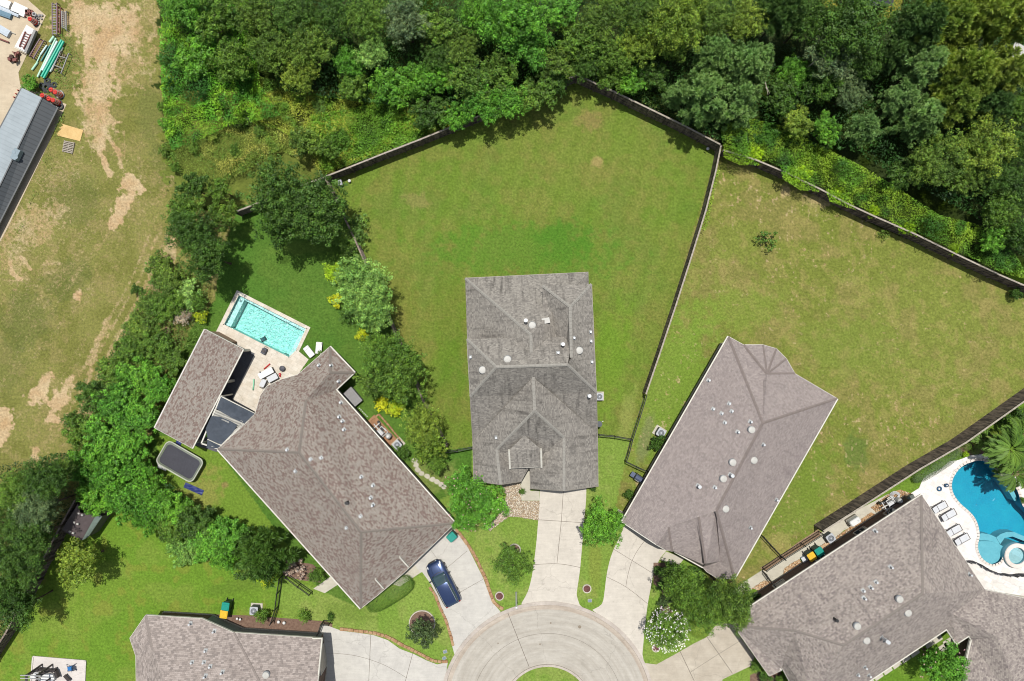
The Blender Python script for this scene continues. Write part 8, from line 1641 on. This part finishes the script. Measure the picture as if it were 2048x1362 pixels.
field('undergrowth', [
 ([(330, -20), (500, -20), (520, 170), (560, 230), (520, 240), (460, 250), (410, 275), (345, 300), (330, 270), (324, 180), (318, 90)], 70, (.5, 1.5, .7), .24, [(48, 92, 30), (84, 140, 34), (112, 152, 36), (66, 116, 34)], .12),
 ([(480, 140), (640, 190), (760, 180), (900, 210), (900, 255), (640, 352), (620, 300), (560, 260), (500, 245)], 75, (.2, .9, .5), .24, YG, .28),
 ([(620, 230), (800, 200), (900, 240), (880, 262), (700, 330), (640, 345)], 60, (.4, .7, .5), .24, [(84, 126, 34), (96, 136, 36), (70, 108, 32)], .1),
 ([(490, -20), (1140, -20), (1140, 150), (1080, 170), (900, 230), (700, 200), (560, 180)], 22, (.8, 1.6, .8), .3, [(34, 62, 24), (50, 88, 30)], .1),
 ([(1130, -20), (2100, -20), (2100, 560), (1960, 440), (1700, 300), (1440, 280), (1160, 150)], 18, (.6, 1.6, .8), .3, [(30, 56, 22), (48, 84, 30)], .12),
 ([(1152, 146), (1250, 150), (1440, 270), (1438, 286), (1300, 212)], 45, (.3, .8, .5), .22, [(58, 92, 34), (96, 130, 50), (140, 150, 84)], .25),
 ([(1440, 250), (1500, 236), (1560, 250), (1640, 290), (1720, 330), (1790, 372), (1880, 430), (1960, 450), (2010, 470), (2060, 560), (2010, 548), (1930, 510), (1830, 462), (1750, 428), (1700, 404), (1640, 372), (1572, 338), (1510, 312), (1446, 292)], 95, (.5, 1.7, .9), .2, [(50, 88, 26), (86, 126, 32), (118, 146, 38), (62, 104, 28)], .2),
 ([(1446, 290), (1500, 300), (1518, 330), (1480, 330), (1448, 316)], 120, (1.6, .5, .4), .22, [(76, 122, 30), (128, 156, 38)], .2),
 ([(1430, 340), (1440, 340), (1412, 460), (1400, 460)], 60, (.5, .5, .4), .18, [(96, 140, 34), (120, 150, 40)], .2),
 ([(1560, 328), (1615, 345), (1640, 384), (1600, 380), (1566, 358)], 120, (1.8, .5, .4), .22, [(76, 122, 30), (128, 158, 38)], .2), ([(1650, 376), (1700, 392), (1712, 420), (1660, 404)], 110, (1.7, .5, .4), .22, [(76, 122, 30), (120, 154, 36)], .2), ([(1780, 440), (1830, 462), (1840, 478), (1800, 462)], 90, (1.4, .5, .4), .22, [(120, 160, 30)], .1),
 ([(520, 250), (640, 230), (640, 340), (560, 300), (500, 320), (460, 350), (430, 330)], 45, (.1, .5, .4), .22, [(110, 130, 50), (150, 146, 70), (90, 116, 42)], .12),
 ([(340, 300), (430, 260), (520, 235), (560, 300), (480, 350), (400, 380), (350, 340)], 60, (.1, .6, .4), .18, [(84, 112, 38), (132, 134, 60), (72, 104, 34), (104, 124, 46)], .12)], 3)
field('hedge_understory', [
 ([(300, 560), (420, 520), (410, 660), (330, 740), (250, 900), (330, 960), (520, 1100), (560, 1150), (470, 1100), (330, 1030), (200, 1010), (150, 1000), (140, 900), (180, 780)], 45, (.4, .8, .5), .22, [(44, 78, 28), (84, 110, 40), (70, 100, 36)], .2),
 ([(0, 930), (140, 900), (160, 980), (110, 1090), (60, 1190), (-20, 1310), (-40, 1100)], 30, (.5, 1.0, .5), .25, [(34, 60, 24), (50, 80, 30)], .1),
 ([(660, 400), (700, 420), (800, 660), (860, 800), (900, 880), (860, 900), (830, 840), (760, 690), (700, 560)], 14, (.2, .4, .3), .2, [(70, 100, 40), (50, 80, 30)], .3)], 9)
# short grass blades at rough edges of the lot
field('tall_weeds', [
 ([(325, 60), (345, 60), (350, 330), (330, 330)], 60, (.1, .3, .2), .16, [(120, 128, 50), (90, 120, 40)], .3), ([(120, 20), (160, 120), (160, 170), (60, 200), (120, 130), (96, 30)], 45, (.05, .2, .15), .14, [(80, 116, 40), (110, 130, 60)], .35),
 ([(130, 215), (110, 330), (70, 400), (40, 470), (30, 470), (60, 400), (120, 215)], 40, (.05, .15, .1), .14, [(90, 120, 44)], .4)], 15)
